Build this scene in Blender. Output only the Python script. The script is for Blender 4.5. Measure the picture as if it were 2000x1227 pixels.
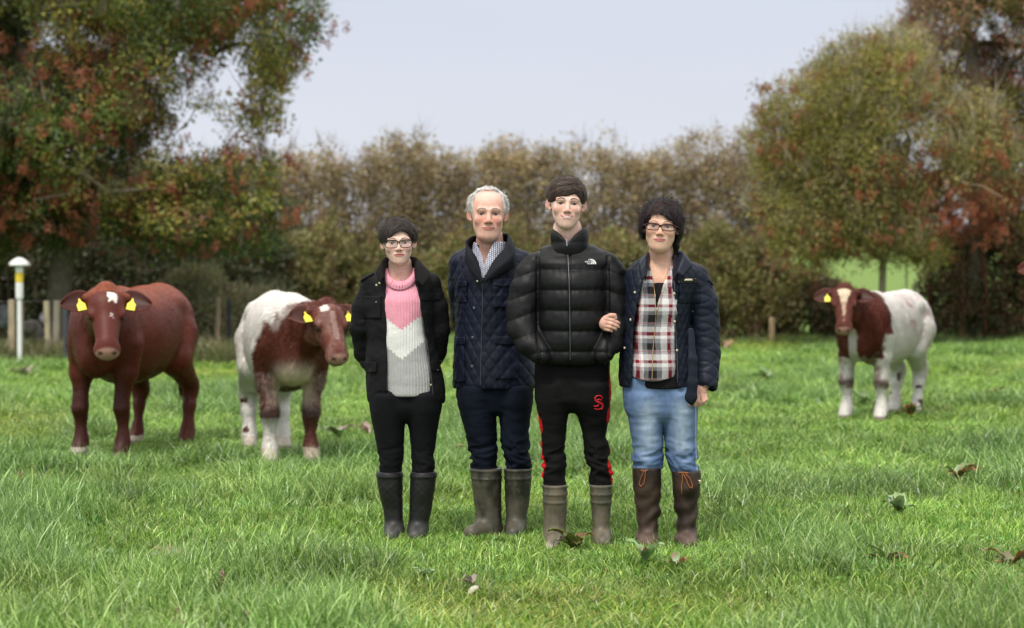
import bpy, math, random
import numpy as np
from mathutils import Vector, Matrix, Euler
from mathutils.bvhtree import BVHTree

for o in list(bpy.data.objects):
    bpy.data.objects.remove(o, do_unlink=True)
SC = bpy.context.scene
COL = SC.collection
R = math.radians
rng = np.random.default_rng(7)

# ------------------------------------------------------------------ camera, sky, sun, exposure
F = 3900.0            # focal length in photograph pixels (2000 wide)
CAMH = 1.37
HOR = 525.0
cam_d = bpy.data.cameras.new('camera')
cam_d.sensor_width = 36.0
cam_d.lens = F * 36.0 / 2000.0
cam_d.clip_start = 0.5
cam_d.clip_end = 3000
cam = bpy.data.objects.new('camera', cam_d)
COL.objects.link(cam)
cam.location = (0, 0, CAMH)
cam.rotation_euler = (R(90) - math.atan((613.5 - HOR) / F), 0, 0)
cam_d.dof.use_dof = True
cam_d.dof.focus_distance = 9.85
cam_d.dof.aperture_fstop = 2.4
SC.camera = cam

world = bpy.data.worlds.new('World')
SC.world = world
world.use_nodes = True
wt = world.node_tree
wt.nodes.clear()
w_out = wt.nodes.new('ShaderNodeOutputWorld')
sky = wt.nodes.new('ShaderNodeTexSky')
sky.sky_type = 'NISHITA'
sky.sun_disc = False
sky.sun_elevation = R(58)
sky.sun_rotation = R(205)
sky.air_density = 1.0
sky.dust_density = 3.0
bg_sky = wt.nodes.new('ShaderNodeBackground')
bg_sky.inputs['Strength'].default_value = 0.05
wt.links.new(sky.outputs[0], bg_sky.inputs[0])
# overcast cloud layer: even lavender grey, brightening steadily towards the zenith
tc = wt.nodes.new('ShaderNodeTexCoord')
sep = wt.nodes.new('ShaderNodeSeparateXYZ')
wt.links.new(tc.outputs['Generated'], sep.inputs[0])
ramp = wt.nodes.new('ShaderNodeValToRGB')
wt.links.new(sep.outputs['Z'], ramp.inputs[0])
el = ramp.color_ramp.elements
el[0].position = 0.0; el[0].color = (0.485, 0.497, 0.535, 1)
el[1].position = 1.0; el[1].color = (1.12, 1.10, 1.06, 1)
e = el.new(0.13); e.color = (0.405, 0.43, 0.495, 1)
e = el.new(0.35); e.color = (0.66, 0.675, 0.70, 1)
cn = wt.nodes.new('ShaderNodeTexNoise')
cn.inputs['Scale'].default_value = 2.2
cn.inputs['Detail'].default_value = 3
mp = wt.nodes.new('ShaderNodeMapping')
mp.inputs['Scale'].default_value = (1, 1, 3.5)
wt.links.new(tc.outputs['Generated'], mp.inputs[0]); wt.links.new(mp.outputs[0], cn.inputs[0])
mr = wt.nodes.new('ShaderNodeMapRange')
mr.inputs[1].default_value = 0.3; mr.inputs[2].default_value = 0.7
mr.inputs[3].default_value = 0.95; mr.inputs[4].default_value = 1.05
wt.links.new(cn.outputs[0], mr.inputs[0])
bg_c = wt.nodes.new('ShaderNodeBackground')
wt.links.new(ramp.outputs[0], bg_c.inputs[0])
wt.links.new(mr.outputs[0], bg_c.inputs[1])
mixs = wt.nodes.new('ShaderNodeMixShader')
mixs.inputs[0].default_value = 0.93
wt.links.new(bg_sky.outputs[0], mixs.inputs[1]); wt.links.new(bg_c.outputs[0], mixs.inputs[2])
wt.links.new(mixs.outputs[0], w_out.inputs[0])

sun_d = bpy.data.lights.new('sun', 'SUN')
sun_d.energy = 1.5
sun_d.angle = R(14)
sun_d.color = (1.0, 0.94, 0.83)
sun = bpy.data.objects.new('sun', sun_d)
COL.objects.link(sun)
# light from above, behind the photographer's left shoulder
_e, _a = R(58), R(205)
sd = Vector((math.sin(_a) * math.cos(_e), math.cos(_a) * math.cos(_e), math.sin(_e)))
sun.rotation_euler = sd.to_track_quat('Z', 'Y').to_euler()

SC.view_settings.view_transform = 'Standard'
SC.view_settings.look = 'None'
SC.view_settings.exposure = 0.82
SC.view_settings.gamma = 1.0
SC.view_settings.use_curve_mapping = False
SC.render.engine = 'CYCLES'
SC.cycles.use_denoising = True
SC.cycles.max_bounces = 6
SC.cycles.diffuse_bounces = 3
SC.cycles.transmission_bounces = 4
SC.cycles.transparent_max_bounces = 8
SC.cycles.sample_clamp_indirect = 4

# ------------------------------------------------------------------ small helpers
def DG(py):                       # distance of a ground point seen at photograph row py
    return CAMH * F / (py - HOR)
def wx(px, D): return (px - 1000.0) / F * D
def wz(py, D): return CAMH + (HOR - py) / F * D

def tag(o, label=None, cat=None, group=None, kind=None):
    if label: o['label'] = label
    if cat: o['category'] = cat
    if group: o['group'] = group
    if kind: o['kind'] = kind
    return o

def empty(name, loc=(0, 0, 0), rz=0.0, label=None, cat=None, group=None):
    o = bpy.data.objects.new(name, None)
    o.empty_display_size = 0.1
    o.location = loc
    o.rotation_euler = (0, 0, rz)
    COL.objects.link(o)
    return tag(o, label, cat, group)

def link(name, me, parent=None):
    o = bpy.data.objects.new(name, me)
    COL.objects.link(o)
    if parent is not None:
        o.parent = parent
    return o

def mesh_np(name, V, Fc, mat=None, col=None, smooth=True):
    """mesh from a vertex array and a face array (n,3|4) or list; optional per-vertex colour"""
    me = bpy.data.meshes.new(name)
    V = np.asarray(V, dtype=np.float32)
    if isinstance(Fc, np.ndarray):
        n, k = Fc.shape
        me.vertices.add(len(V)); me.vertices.foreach_set('co', V.ravel())
        me.loops.add(n * k); me.loops.foreach_set('vertex_index', Fc.astype(np.int32).ravel())
        me.polygons.add(n)
        me.polygons.foreach_set('loop_start', np.arange(n, dtype=np.int32) * k)
        me.polygons.foreach_set('loop_total', np.full(n, k, dtype=np.int32))
        me.update(calc_edges=True)
        me.validate()
    else:
        me.from_pydata([tuple(v) for v in V.tolist()], [], [tuple(f) for f in Fc])
    if smooth:
        me.polygons.foreach_set('use_smooth', np.ones(len(me.polygons), dtype=bool))
    if col is not None:
        set_col(me, col)
    if mat: me.materials.append(mat)
    me.update()
    return me

def set_col(me, col):
    a = me.attributes.new('col', 'FLOAT_COLOR', 'POINT')
    c = np.ones((len(me.vertices), 4), dtype=np.float32)
    c[:, :3] = col
    a.data.foreach_set('color', c.ravel())

# value noise, vectorised
def _hash(i, j, k, s):
    h = (i * 374761393 + j * 668265263 + k * 1274126177 + s * 974711) & 0xFFFFFFFF
    h = ((h ^ (h >> 13)) * 1274126177) & 0xFFFFFFFF
    h = h ^ (h >> 16)
    return (h & 0xFFFFFF) / float(0xFFFFFF)
def vnoise(P, f=1.0, seed=0):
    P = np.asarray(P, dtype=np.float64) * f
    I = np.floor(P).astype(np.int64); T = P - I
    T = T * T * (3 - 2 * T)
    r = 0
    for dx in (0, 1):
        for dy in (0, 1):
            for dz in (0, 1):
                w = (T[..., 0] if dx else 1 - T[..., 0]) * (T[..., 1] if dy else 1 - T[..., 1]) * (T[..., 2] if dz else 1 - T[..., 2])
                r = r + w * _hash(I[..., 0] + dx, I[..., 1] + dy, I[..., 2] + dz, seed)
    return r
def fbm(P, f=1.0, seed=0, oct=3):
    a, t, n = 1.0, 0.0, 0.0
    for o_ in range(oct):
        t = t + a * vnoise(P, f * 2 ** o_, seed + o_ * 17); n += a; a *= 0.5
    return t / n
def sstep(a, b, x):
    t = np.clip((x - a) / (b - a), 0, 1)
    return t * t * (3 - 2 * t)
def mixc(a, b, t):
    t = np.asarray(t)[..., None]
    return np.asarray(a) * (1 - t) + np.asarray(b) * t

# ------------------------------------------------------------------ implicit surfaces
class Vol:
    def __init__(s, xs, ys, zs):
        s.x, s.y, s.z = (np.asarray(a, dtype=np.float32) for a in (xs, ys, zs))
        s.D = np.full((len(s.x), len(s.y), len(s.z)), 1.0, dtype=np.float32)
    def _sub(s, lo, hi, m):
        sl = []
        for a, l, h in zip((s.x, s.y, s.z), lo, hi):
            i0 = max(0, int(np.searchsorted(a, l - m)) - 1); i1 = min(len(a), int(np.searchsorted(a, h + m)) + 1)
            sl.append(slice(i0, i1))
        X = s.x[sl[0]][:, None, None]; Y = s.y[sl[1]][None, :, None]; Z = s.z[sl[2]][None, None, :]
        return tuple(sl), X, Y, Z
    def add(s, prim, k=0.0):
        f, lo, hi = prim
        sl, X, Y, Z = s._sub(lo, hi, k + 0.02)
        if min(q.stop - q.start for q in sl) < 1: return s
        d = f(X, Y, Z); c = s.D[sl]
        if k > 0:
            h = np.clip(0.5 + 0.5 * (c - d) / k, 0, 1)
            s.D[sl] = c * (1 - h) + d * h - k * h * (1 - h)
        else:
            s.D[sl] = np.minimum(c, d)
        return s
    def cut(s, prim, k=0.0):
        f, lo, hi = prim
        sl, X, Y, Z = s._sub(lo, hi, k + 0.005)
        if min(q.stop - q.start for q in sl) < 1: return s
        d = -f(X, Y, Z); c = s.D[sl]
        if k > 0:
            h = np.clip(0.5 - 0.5 * (c - d) / k, 0, 1)
            s.D[sl] = c * (1 - h) + d * h + k * h * (1 - h)
        else:
            s.D[sl] = np.maximum(c, d)
        return s
    def mesh(s, relax=1):
        D = s.D; S = D < 0
        nx, ny, nz = D.shape
        cnt = np.zeros((nx - 1, ny - 1, nz - 1), dtype=np.int8)
        for a in (0, 1):
            for b in (0, 1):
                for c in (0, 1):
                    cnt += S[a:nx - 1 + a, b:ny - 1 + b, c:nz - 1 + c]
        I, J, K = np.nonzero((cnt > 0) & (cnt < 8))
        ids = np.full(cnt.shape, -1, dtype=np.int32)
        ids[I, J, K] = np.arange(len(I))
        pos = np.zeros((len(I), 3)); n = np.zeros(len(I))
        ax = (s.x.astype(np.float64), s.y.astype(np.float64), s.z.astype(np.float64))
        for e_ax in range(3):
            o1, o2 = [q for q in range(3) if q != e_ax]
            for u in (0, 1):
                for v in (0, 1):
                    A = [I, J, K]; A = [q.copy() for q in A]
                    A[o1] = A[o1] + u; A[o2] = A[o2] + v
                    B = [q.copy() for q in A]; B[e_ax] = B[e_ax] + 1
                    d0 = D[A[0], A[1], A[2]].astype(np.float64); d1 = D[B[0], B[1], B[2]].astype(np.float64)
                    m = (d0 < 0) != (d1 < 0)
                    t = np.where(m, d0 / np.where(m, d0 - d1, 1), 0)
                    p = np.stack([ax[q][A[q]] for q in range(3)], 1)
                    p[:, e_ax] += t * (ax[e_ax][B[e_ax]] - ax[e_ax][A[e_ax]])
                    pos += p * m[:, None]; n += m
        pos /= n[:, None]
        faces = []
        for e_ax in range(3):
            o1, o2 = [(1, 2), (2, 0), (0, 1)][e_ax]
            sl0 = [slice(None)] * 3; sl1 = [slice(None)] * 3
            sl0[e_ax] = slice(0, -1); sl1[e_ax] = slice(1, None)
            ch = S[tuple(sl0)] != S[tuple(sl1)]
            for q in (o1, o2):
                w = [slice(None)] * 3
                w[q] = 0; ch[tuple(w)] = False
                w[q] = -1; ch[tuple(w)] = False
            E = list(np.nonzero(ch))
            if len(E[0]) == 0: continue
            ins = S[E[0], E[1], E[2]]
            def cid(a, b):
                C_ = [q.copy() for q in E]
                C_[o1] = C_[o1] - a; C_[o2] = C_[o2] - b
                return ids[C_[0], C_[1], C_[2]]
            q4 = np.stack([cid(1, 1), cid(0, 1), cid(0, 0), cid(1, 0)], 1)
            q4[~ins] = q4[~ins][:, ::-1]
            faces.append(q4)
        Q = np.concatenate(faces)
        Q = Q[(Q >= 0).all(1)]
        for _ in range(relax):
            acc = np.zeros_like(pos); c_ = np.zeros(len(pos))
            for a, b in ((0, 1), (1, 2), (2, 3), (3, 0)):
                for p_, q_ in ((a, b), (b, a)):
                    for d_ in range(3):
                        acc[:, d_] += np.bincount(Q[:, p_], weights=pos[Q[:, q_], d_], minlength=len(pos))
                    c_ += np.bincount(Q[:, p_], minlength=len(pos))
            pos = pos * 0.5 + 0.5 * acc / np.maximum(c_, 1)[:, None]
        return pos, Q

def vnormals(V, Q):
    n = np.cross(V[Q[:, 2]] - V[Q[:, 0]], V[Q[:, 3 % Q.shape[1]]] - V[Q[:, 1]]) if Q.shape[1] == 4 else np.cross(V[Q[:, 1]] - V[Q[:, 0]], V[Q[:, 2]] - V[Q[:, 0]])
    N = np.zeros_like(V)
    for c in range(Q.shape[1]):
        for d in range(3):
            N[:, d] += np.bincount(Q[:, c], weights=n[:, d], minlength=len(V))
    return N / np.maximum(np.linalg.norm(N, axis=1), 1e-9)[:, None]

def axis(*segs):
    """segs: (start, stop, step) pieces joined end to end"""
    out = []
    for a, b, st in segs:
        n = max(1, int(round((b - a) / st)))
        out.append(np.linspace(a, b, n + 1)[:-1])
    out.append(np.array([segs[-1][1]]))
    return np.concatenate(out)

def rot(rx=0, ry=0, rz=0):
    return np.array(Euler((R(rx), R(ry), R(rz))).to_matrix(), dtype=np.float64)

def ell(c, r, M=None):
    c = tuple(c); r = tuple(r); m = max(r)
    def f(X, Y, Z):
        x, y, z = X - c[0], Y - c[1], Z - c[2]
        if M is not None:
            x, y, z = (M[0][i] * x + M[1][i] * y + M[2][i] * z for i in range(3))
        a, b, g = x / r[0], y / r[1], z / r[2]
        k0 = np.sqrt(a * a + b * b + g * g)
        k1 = np.sqrt((a / r[0]) ** 2 + (b / r[1]) ** 2 + (g / r[2]) ** 2)
        return k0 * (k0 - 1) / np.maximum(k1, 1e-6)
    rr = (m, m, m) if M is not None else r
    return f, [c[i] - rr[i] for i in range(3)], [c[i] + rr[i] for i in range(3)]

def cone(a, b, ra, rb=None, sc=(1, 1, 1)):
    rb = ra if rb is None else rb
    a = np.array(a, float) * sc; b = np.array(b, float) * sc
    ba = b - a; L = max(float(ba @ ba), 1e-9)
    def f(X, Y, Z):
        x, y, z = X * sc[0] - a[0], Y * sc[1] - a[1], Z * sc[2] - a[2]
        t = np.clip((x * ba[0] + y * ba[1] + z * ba[2]) / L, 0, 1)
        return (np.sqrt((x - ba[0] * t) ** 2 + (y - ba[1] * t) ** 2 + (z - ba[2] * t) ** 2) - (ra + (rb - ra) * t)) / max(sc)
    m = max(ra, rb)
    s_ = np.array(sc, float)
    return f, list((np.minimum(a, b) - m) / s_), list((np.maximum(a, b) + m) / s_)

def chain(v, pts, k=0.01, sc=(1, 1, 1)):
    for p, q in zip(pts[:-1], pts[1:]):
        v.add(cone(p[:3], q[:3], p[3], q[3], sc), k)

def crom(ts, vals, n=200):
    """smooth table through knots (monotone-ish cubic)"""
    ts = np.asarray(ts, float); vals = np.asarray(vals, float)
    T = np.linspace(ts[0], ts[-1], n)
    d = np.gradient(vals, ts)
    # limit overshoot
    dl = np.diff(vals) / np.diff(ts)
    for i in range(1, len(ts) - 1):
        if dl[i - 1] * dl[i] <= 0: d[i] = 0
        else: d[i] = 2 * dl[i - 1] * dl[i] / (dl[i - 1] + dl[i])
    if len(ts) > 1: d[0] = dl[0]; d[-1] = dl[-1]
    i = np.clip(np.searchsorted(ts, T, 'right') - 1, 0, len(ts) - 2)
    h = ts[i + 1] - ts[i]; u = (T - ts[i]) / h
    out = ((2 * u ** 3 - 3 * u ** 2 + 1) * vals[i] + (u ** 3 - 2 * u ** 2 + u) * h * d[i] + (-2 * u ** 3 + 3 * u ** 2) * vals[i + 1] + (u ** 3 - u ** 2) * h * d[i + 1])
    return T, out

def loft(rows, n=2.0, off=0.0, cap=0.01, ax=2):
    """rows: (t, ca, cb, ra, rb) ascending t; ax=2: t is z, a is x, b is y; ax=0: t is x, a is y, b is z"""
    rows = sorted(rows)
    ts = [r_[0] for r_ in rows]
    tabs = [crom(ts, [r_[i] for r_ in rows]) for i in (1, 2, 3, 4)]
    t0, t1 = ts[0], ts[-1]
    def f(X, Y, Z):
        T_, A, B = (Z, X, Y) if ax == 2 else (X, Y, Z)
        ca, cb, ra, rb = (np.interp(T_.ravel(), tb[0], tb[1]).reshape(T_.shape).astype(np.float32) for tb in tabs)
        ra = np.maximum(ra + off, 0.004); rb = np.maximum(rb + off, 0.004)
        a = np.abs((A - ca) / ra); b = np.abs((B - cb) / rb)
        if n == 2.0:
            q = np.sqrt(a * a + b * b)
            g = np.sqrt((a / ra) ** 2 + (b / rb) ** 2)
            d = q * (q - 1) / np.maximum(g, 1e-4)
        else:
            q = (a ** n + b ** n) ** (1.0 / n)
            d = (q - 1) * np.minimum(ra, rb)
        e_ = np.maximum(T_ - t1, t0 - T_) 
        e_ = np.broadcast_to(e_, d.shape)
        k = cap
        h = np.clip(0.5 - 0.5 * (d - e_) / k, 0, 1)
        return d * (1 - h) + e_ * h + k * h * (1 - h)
    am = max(abs(r_[3]) for r_ in rows) + off; bm = max(abs(r_[4]) for r_ in rows) + off
    amin = min(r_[1] for r_ in rows) - am; amax = max(r_[1] for r_ in rows) + am
    bmin = min(r_[2] for r_ in rows) - bm; bmax = max(r_[2] for r_ in rows) + bm
    if ax == 2: return f, [amin, bmin, t0], [amax, bmax, t1]
    return f, [t0, amin, bmin], [t1, amax, bmax]

def xf(prim, M, C, s=1.0):
    """place a primitive given in a local frame: world = C + s*M@local (M may stretch a little)"""
    f, lo, hi = prim
    C = np.asarray(C, float); I = np.linalg.inv(np.asarray(M, float))
    def g(X, Y, Z):
        x, y, z = (X - C[0]) / s, (Y - C[1]) / s, (Z - C[2]) / s
        lx, ly, lz = (I[i][0] * x + I[i][1] * y + I[i][2] * z for i in range(3))
        return f(lx, ly, lz) * s
    cs = np.array([[(lo, hi)[a][0], (lo, hi)[b][1], (lo, hi)[c][2]] for a in (0, 1) for b in (0, 1) for c in (0, 1)])
    W = C + s * cs @ np.asarray(M).T
    return g, list(W.min(0)), list(W.max(0))

def bvh_of(V, Q):
    return BVHTree.FromPolygons([tuple(v) for v in V], [tuple(q) for q in Q.tolist()])

def tube(pts, rad, seg=6, close=False, cap=True):
    """tube mesh along points"""
    pts = np.asarray(pts, float); n = len(pts)
    rad = np.broadcast_to(np.asarray(rad, float), (n,))
    if close:
        tan = np.roll(pts, -1, 0) - np.roll(pts, 1, 0)
    else:
        tan = np.gradient(pts, axis=0)
    tan /= np.maximum(np.linalg.norm(tan, axis=1), 1e-9)[:, None]
    ref = np.array([0, 0, 1.0]) if abs(tan[0][2]) < 0.9 else np.array([1.0, 0, 0])
    V = []
    u = np.cross(ref, tan[0]); u /= np.linalg.norm(u)
    for i in range(n):
        u = u - tan[i] * (u @ tan[i]); u /= max(np.linalg.norm(u), 1e-9)
        w = np.cross(tan[i], u)
        for s in range(seg):
            a = 2 * math.pi * s / seg
            V.append(pts[i] + rad[i] * (math.cos(a) * u + math.sin(a) * w))
    Fq = []
    m = n if close else n - 1
    for i in range(m):
        j = (i + 1) % n
        for s in range(seg):
            t = (s + 1) % seg
            Fq.append((i * seg + s, i * seg + t, j * seg + t, j * seg + s))
    return np.array(V), np.array(Fq)

def merge(parts):
    V, Q, o = [], [], 0
    for v, q in parts:
        V.append(v); Q.append(np.asarray(q) + o); o += len(v)
    return np.concatenate(V), np.concatenate(Q)

def ribbons(P, side, w0):
    """P (n,k,3) centre lines, side (n,3) or (n,k,3) unit, w0 (n,) widths -> tapered strips"""
    n, k, _ = P.shape
    tp = np.linspace(1, 0.12, k)[None, :, None]
    if side.ndim == 2: side = side[:, None, :]
    h = side * (np.asarray(w0)[:, None, None] * 0.5 * tp)
    V = np.stack([P - h, P + h], 2).reshape(n * k * 2, 3)
    base = (np.arange(n) * k * 2)[:, None]
    q = []
    for i in range(k - 1):
        q.append(np.concatenate([base + 2 * i, base + 2 * i + 1, base + 2 * i + 3, base + 2 * i + 2], 1))
    Q = np.stack(q, 1).reshape(-1, 4)
    return V, Q

# ------------------------------------------------------------------ materials
def new_mat(name):
    m = bpy.data.materials.new(name); m.use_nodes = True
    nt = m.node_tree; nt.nodes.clear()
    out = nt.nodes.new('ShaderNodeOutputMaterial')
    return m, nt, out

def surf_mat(name, color=None, rough=0.7, var=0.12, nscale=40, bump=0.0, bscale=200, sheen=0.0, spec=0.4,
             metal=0.0, sss=0.0, coords='Object', stretch=(1, 1, 1), coat=0.0, bdist=0.002):
    """principled surface; colour from the 'col' attribute (color=None) or fixed, mottled by noise"""
    m, nt, out = new_mat(name)
    p = nt.nodes.new('ShaderNodeBsdfPrincipled')
    nt.links.new(p.outputs[0], out.inputs[0])
    p.inputs['Roughness'].default_value = rough
    p.inputs['Specular IOR Level'].default_value = spec
    p.inputs['Metallic'].default_value = metal
    p.inputs['Sheen Weight'].default_value = sheen
    p.inputs['Coat Weight'].default_value = coat
    tcn = nt.nodes.new('ShaderNodeTexCoord')
    mpn = nt.nodes.new('ShaderNodeMapping'); mpn.inputs['Scale'].default_value = stretch
    nt.links.new(tcn.outputs[coords], mpn.inputs[0])
    nz = nt.nodes.new('ShaderNodeTexNoise'); nz.inputs['Scale'].default_value = nscale
    nz.inputs['Detail'].default_value = 4
    nt.links.new(mpn.outputs[0], nz.inputs[0])
    mrn = nt.nodes.new('ShaderNodeMapRange')
    mrn.inputs[1].default_value = 0.25; mrn.inputs[2].default_value = 0.75
    mrn.inputs[3].default_value = 1 - var; mrn.inputs[4].default_value = 1 + var
    nt.links.new(nz.outputs[0], mrn.inputs[0])
    mul = nt.nodes.new('ShaderNodeVectorMath'); mul.operation = 'SCALE'
    if color is None:
        at = nt.nodes.new('ShaderNodeAttribute'); at.attribute_name = 'col'
        nt.links.new(at.outputs['Color'], mul.inputs[0])
    else:
        mul.inputs[0].default_value = color[:3]
    nt.links.new(mrn.outputs[0], mul.inputs['Scale'])
    nt.links.new(mul.outputs[0], p.inputs['Base Color'])
    if sss > 0:
        p.inputs['Subsurface Weight'].default_value = sss
        p.inputs['Subsurface Radius'].default_value = (0.012, 0.005, 0.003)
        p.inputs['Subsurface Scale'].default_value = 1.0
    if bump > 0:
        b = nt.nodes.new('ShaderNodeBump'); b.inputs['Strength'].default_value = bump
        b.inputs['Distance'].default_value = bdist
        n2 = nt.nodes.new('ShaderNodeTexNoise'); n2.inputs['Scale'].default_value = bscale
        n2.inputs['Detail'].default_value = 3
        nt.links.new(mpn.outputs[0], n2.inputs[0])
        nt.links.new(n2.outputs[0], b.inputs['Height'])
        nt.links.new(b.outputs[0], p.inputs['Normal'])
    return m

def leaf_mat(name, trans=0.35, gloss=0.03, var=0.25, wscale=0.6, hue=True, rough=0.45):
    """thin leaves: diffuse + translucent; colour from 'col', drifted by a world-space noise and per instance"""
    m, nt, out = new_mat(name)
    at = nt.nodes.new('ShaderNodeAttribute'); at.attribute_name = 'col'
    ti = nt.nodes.new('ShaderNodeAttribute'); ti.attribute_name = 'tint'; ti.attribute_type = 'INSTANCER'
    mul0 = nt.nodes.new('ShaderNodeMix'); mul0.data_type = 'RGBA'; mul0.blend_type = 'MULTIPLY'
    mul0.inputs[0].default_value = 1.0
    nt.links.new(at.outputs['Color'], mul0.inputs[6]); nt.links.new(ti.outputs['Color'], mul0.inputs[7])
    oi = nt.nodes.new('ShaderNodeObjectInfo')
    mrn = nt.nodes.new('ShaderNodeMapRange')
    mrn.inputs[3].default_value = 1 - var; mrn.inputs[4].default_value = 1 + var
    nt.links.new(oi.outputs['Random'], mrn.inputs[0])
    sc_ = nt.nodes.new('ShaderNodeVectorMath'); sc_.operation = 'SCALE'
    nt.links.new(mul0.outputs[2], sc_.inputs[0]); nt.links.new(mrn.outputs[0], sc_.inputs['Scale'])
    d = nt.nodes.new('ShaderNodeBsdfDiffuse'); t = nt.nodes.new('ShaderNodeBsdfTranslucent')
    g = nt.nodes.new('ShaderNodeBsdfGlossy'); g.inputs['Roughness'].default_value = rough
    g.inputs['Color'].default_value = (0.9, 0.95, 1, 1)
    nt.links.new(sc_.outputs[0], d.inputs[0]); nt.links.new(sc_.outputs[0], t.inputs[0])
    m1 = nt.nodes.new('ShaderNodeMixShader'); m1.inputs[0].default_value = trans
    m2 = nt.nodes.new('ShaderNodeMixShader'); m2.inputs[0].default_value = gloss
    nt.links.new(d.outputs[0], m1.inputs[1]); nt.links.new(t.outputs[0], m1.inputs[2])
    nt.links.new(m1.outputs[0], m2.inputs[1]); nt.links.new(g.outputs[0], m2.inputs[2])
    nt.links.new(m2.outputs[0], out.inputs[0])
    return m

M_LEAF = leaf_mat('foliage')
M_GRASS = leaf_mat('grass_blades', trans=0.30, gloss=0.05, var=0.25, rough=0.35)
M_BARK = surf_mat('bark', None, rough=0.9, var=0.3, nscale=14, bump=0.6, bscale=30)

# ------------------------------------------------------------------ one object that scatters its own leaf clumps
def scatter(name, variants, P, rotv, scl, pick, tint, mat, parent=None):
    """variants: list of (V, F, col). The object's mesh holds the clump shapes and the scatter points."""
    Vs, Fs, Cs, vid, o = [], [], [], [], 0
    for i, (v, f, c) in enumerate(variants):
        Vs.append(v); Fs += [tuple(int(a) + o for a in q) for q in f]; Cs.append(np.broadcast_to(c, (len(v), 3)))
        vid.append(np.full(len(v), i)); o += len(v)
    nP = len(P)
    V = np.concatenate(Vs + [P]); vid = np.concatenate(vid + [np.full(nP, -1)])
    C = np.concatenate(Cs + [np.ones((nP, 3))])
    me = bpy.data.meshes.new(name)
    me.from_pydata(V.tolist(), [], Fs)
    set_col(me, C)
    def attr(nm, typ, data, key):
        a = me.attributes.new(nm, typ, 'POINT')
        full = np.zeros((len(V),) + data.shape[1:], dtype=np.float32 if typ != 'INT' else np.int32)
        full[o:] = data
        a.data.foreach_set(key, full.ravel())
    a = me.attributes.new('vid', 'INT', 'POINT'); a.data.foreach_set('value', vid.astype(np.int32))
    attr('rotv', 'FLOAT_VECTOR', np.asarray(rotv), 'vector')
    attr('scl', 'FLOAT_VECTOR', np.asarray(scl) if np.ndim(scl) == 2 else np.repeat(np.asarray(scl)[:, None], 3, 1), 'vector')
    attr('pick', 'INT', np.asarray(pick), 'value')
    attr('tint', 'FLOAT_VECTOR', np.asarray(tint), 'vector')
    me.materials.append(mat)
    ob = link(name, me, parent)
    ng = bpy.data.node_groups.get('scatter_clumps')
    if ng is None:
        ng = bpy.data.node_groups.new('scatter_clumps', 'GeometryNodeTree')
        ng.interface.new_socket('Geometry', in_out='INPUT', socket_type='NodeSocketGeometry')
        ng.interface.new_socket('Geometry', in_out='OUTPUT', socket_type='NodeSocketGeometry')
        N = ng.nodes; L = ng.links
        gi = N.new('NodeGroupInput'); go = N.new('NodeGroupOutput')
        def named(nm, t):
            q = N.new('GeometryNodeInputNamedAttribute'); q.data_type = t; q.inputs['Name'].default_value = nm
            return q.outputs['Attribute']
        vi = named('vid', 'INT')
        cmp_ = N.new('FunctionNodeCompare'); cmp_.data_type = 'INT'; cmp_.operation = 'GREATER_EQUAL'
        ci = [s_ for s_ in cmp_.inputs if s_.enabled]
        L.new(vi, ci[0]); ci[1].default_value = 0
        sp = N.new('GeometryNodeSeparateGeometry'); sp.domain = 'POINT'
        L.new(gi.outputs[0], sp.inputs['Geometry']); L.new(cmp_.outputs[0], sp.inputs['Selection'])
        si = N.new('GeometryNodeSplitToInstances'); si.domain = 'POINT'
        L.new(sp.outputs['Selection'], si.inputs['Geometry']); L.new(vi, si.inputs['Group ID'])
        ip = N.new('GeometryNodeInstanceOnPoints')
        L.new(sp.outputs['Inverted'], ip.inputs['Points'])
        L.new(si.outputs['Instances'], ip.inputs['Instance'])
        ip.inputs['Pick Instance'].default_value = True
        L.new(named('pick', 'INT'), ip.inputs['Instance Index'])
        er = N.new('FunctionNodeEulerToRotation')
        L.new(named('rotv', 'FLOAT_VECTOR'), er.inputs[0])
        L.new(er.outputs[0], ip.inputs['Rotation'])
        L.new(named('scl', 'FLOAT_VECTOR'), ip.inputs['Scale'])
        L.new(ip.outputs[0], go.inputs[0])
    md = ob.modifiers.new('scatter', 'NODES'); md.node_group = ng
    return ob
# ================================================================== GROUND
def gz(x, y):
    x = np.asarray(x, float); y = np.asarray(y, float)
    P = np.stack([x, y, np.zeros_like(x)], -1)
    b = (fbm(P, 0.45, 3, 3) - 0.5) * 0.11 + (vnoise(P, 1.9, 9) - 0.5) * 0.035
    b = b * sstep(60, 44, y)
    b = b * sstep(0.25, 1.2, np.sqrt((np.maximum(0, np.abs(x - .1) - .95)) ** 2 + (y - 9.9) ** 2 * 1.6)) - 0.012
    # the next field climbs gently behind the hedge
    return b + sstep(43, 190, y) * 4.6 + sstep(43, 48, y) * 0.0

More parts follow.
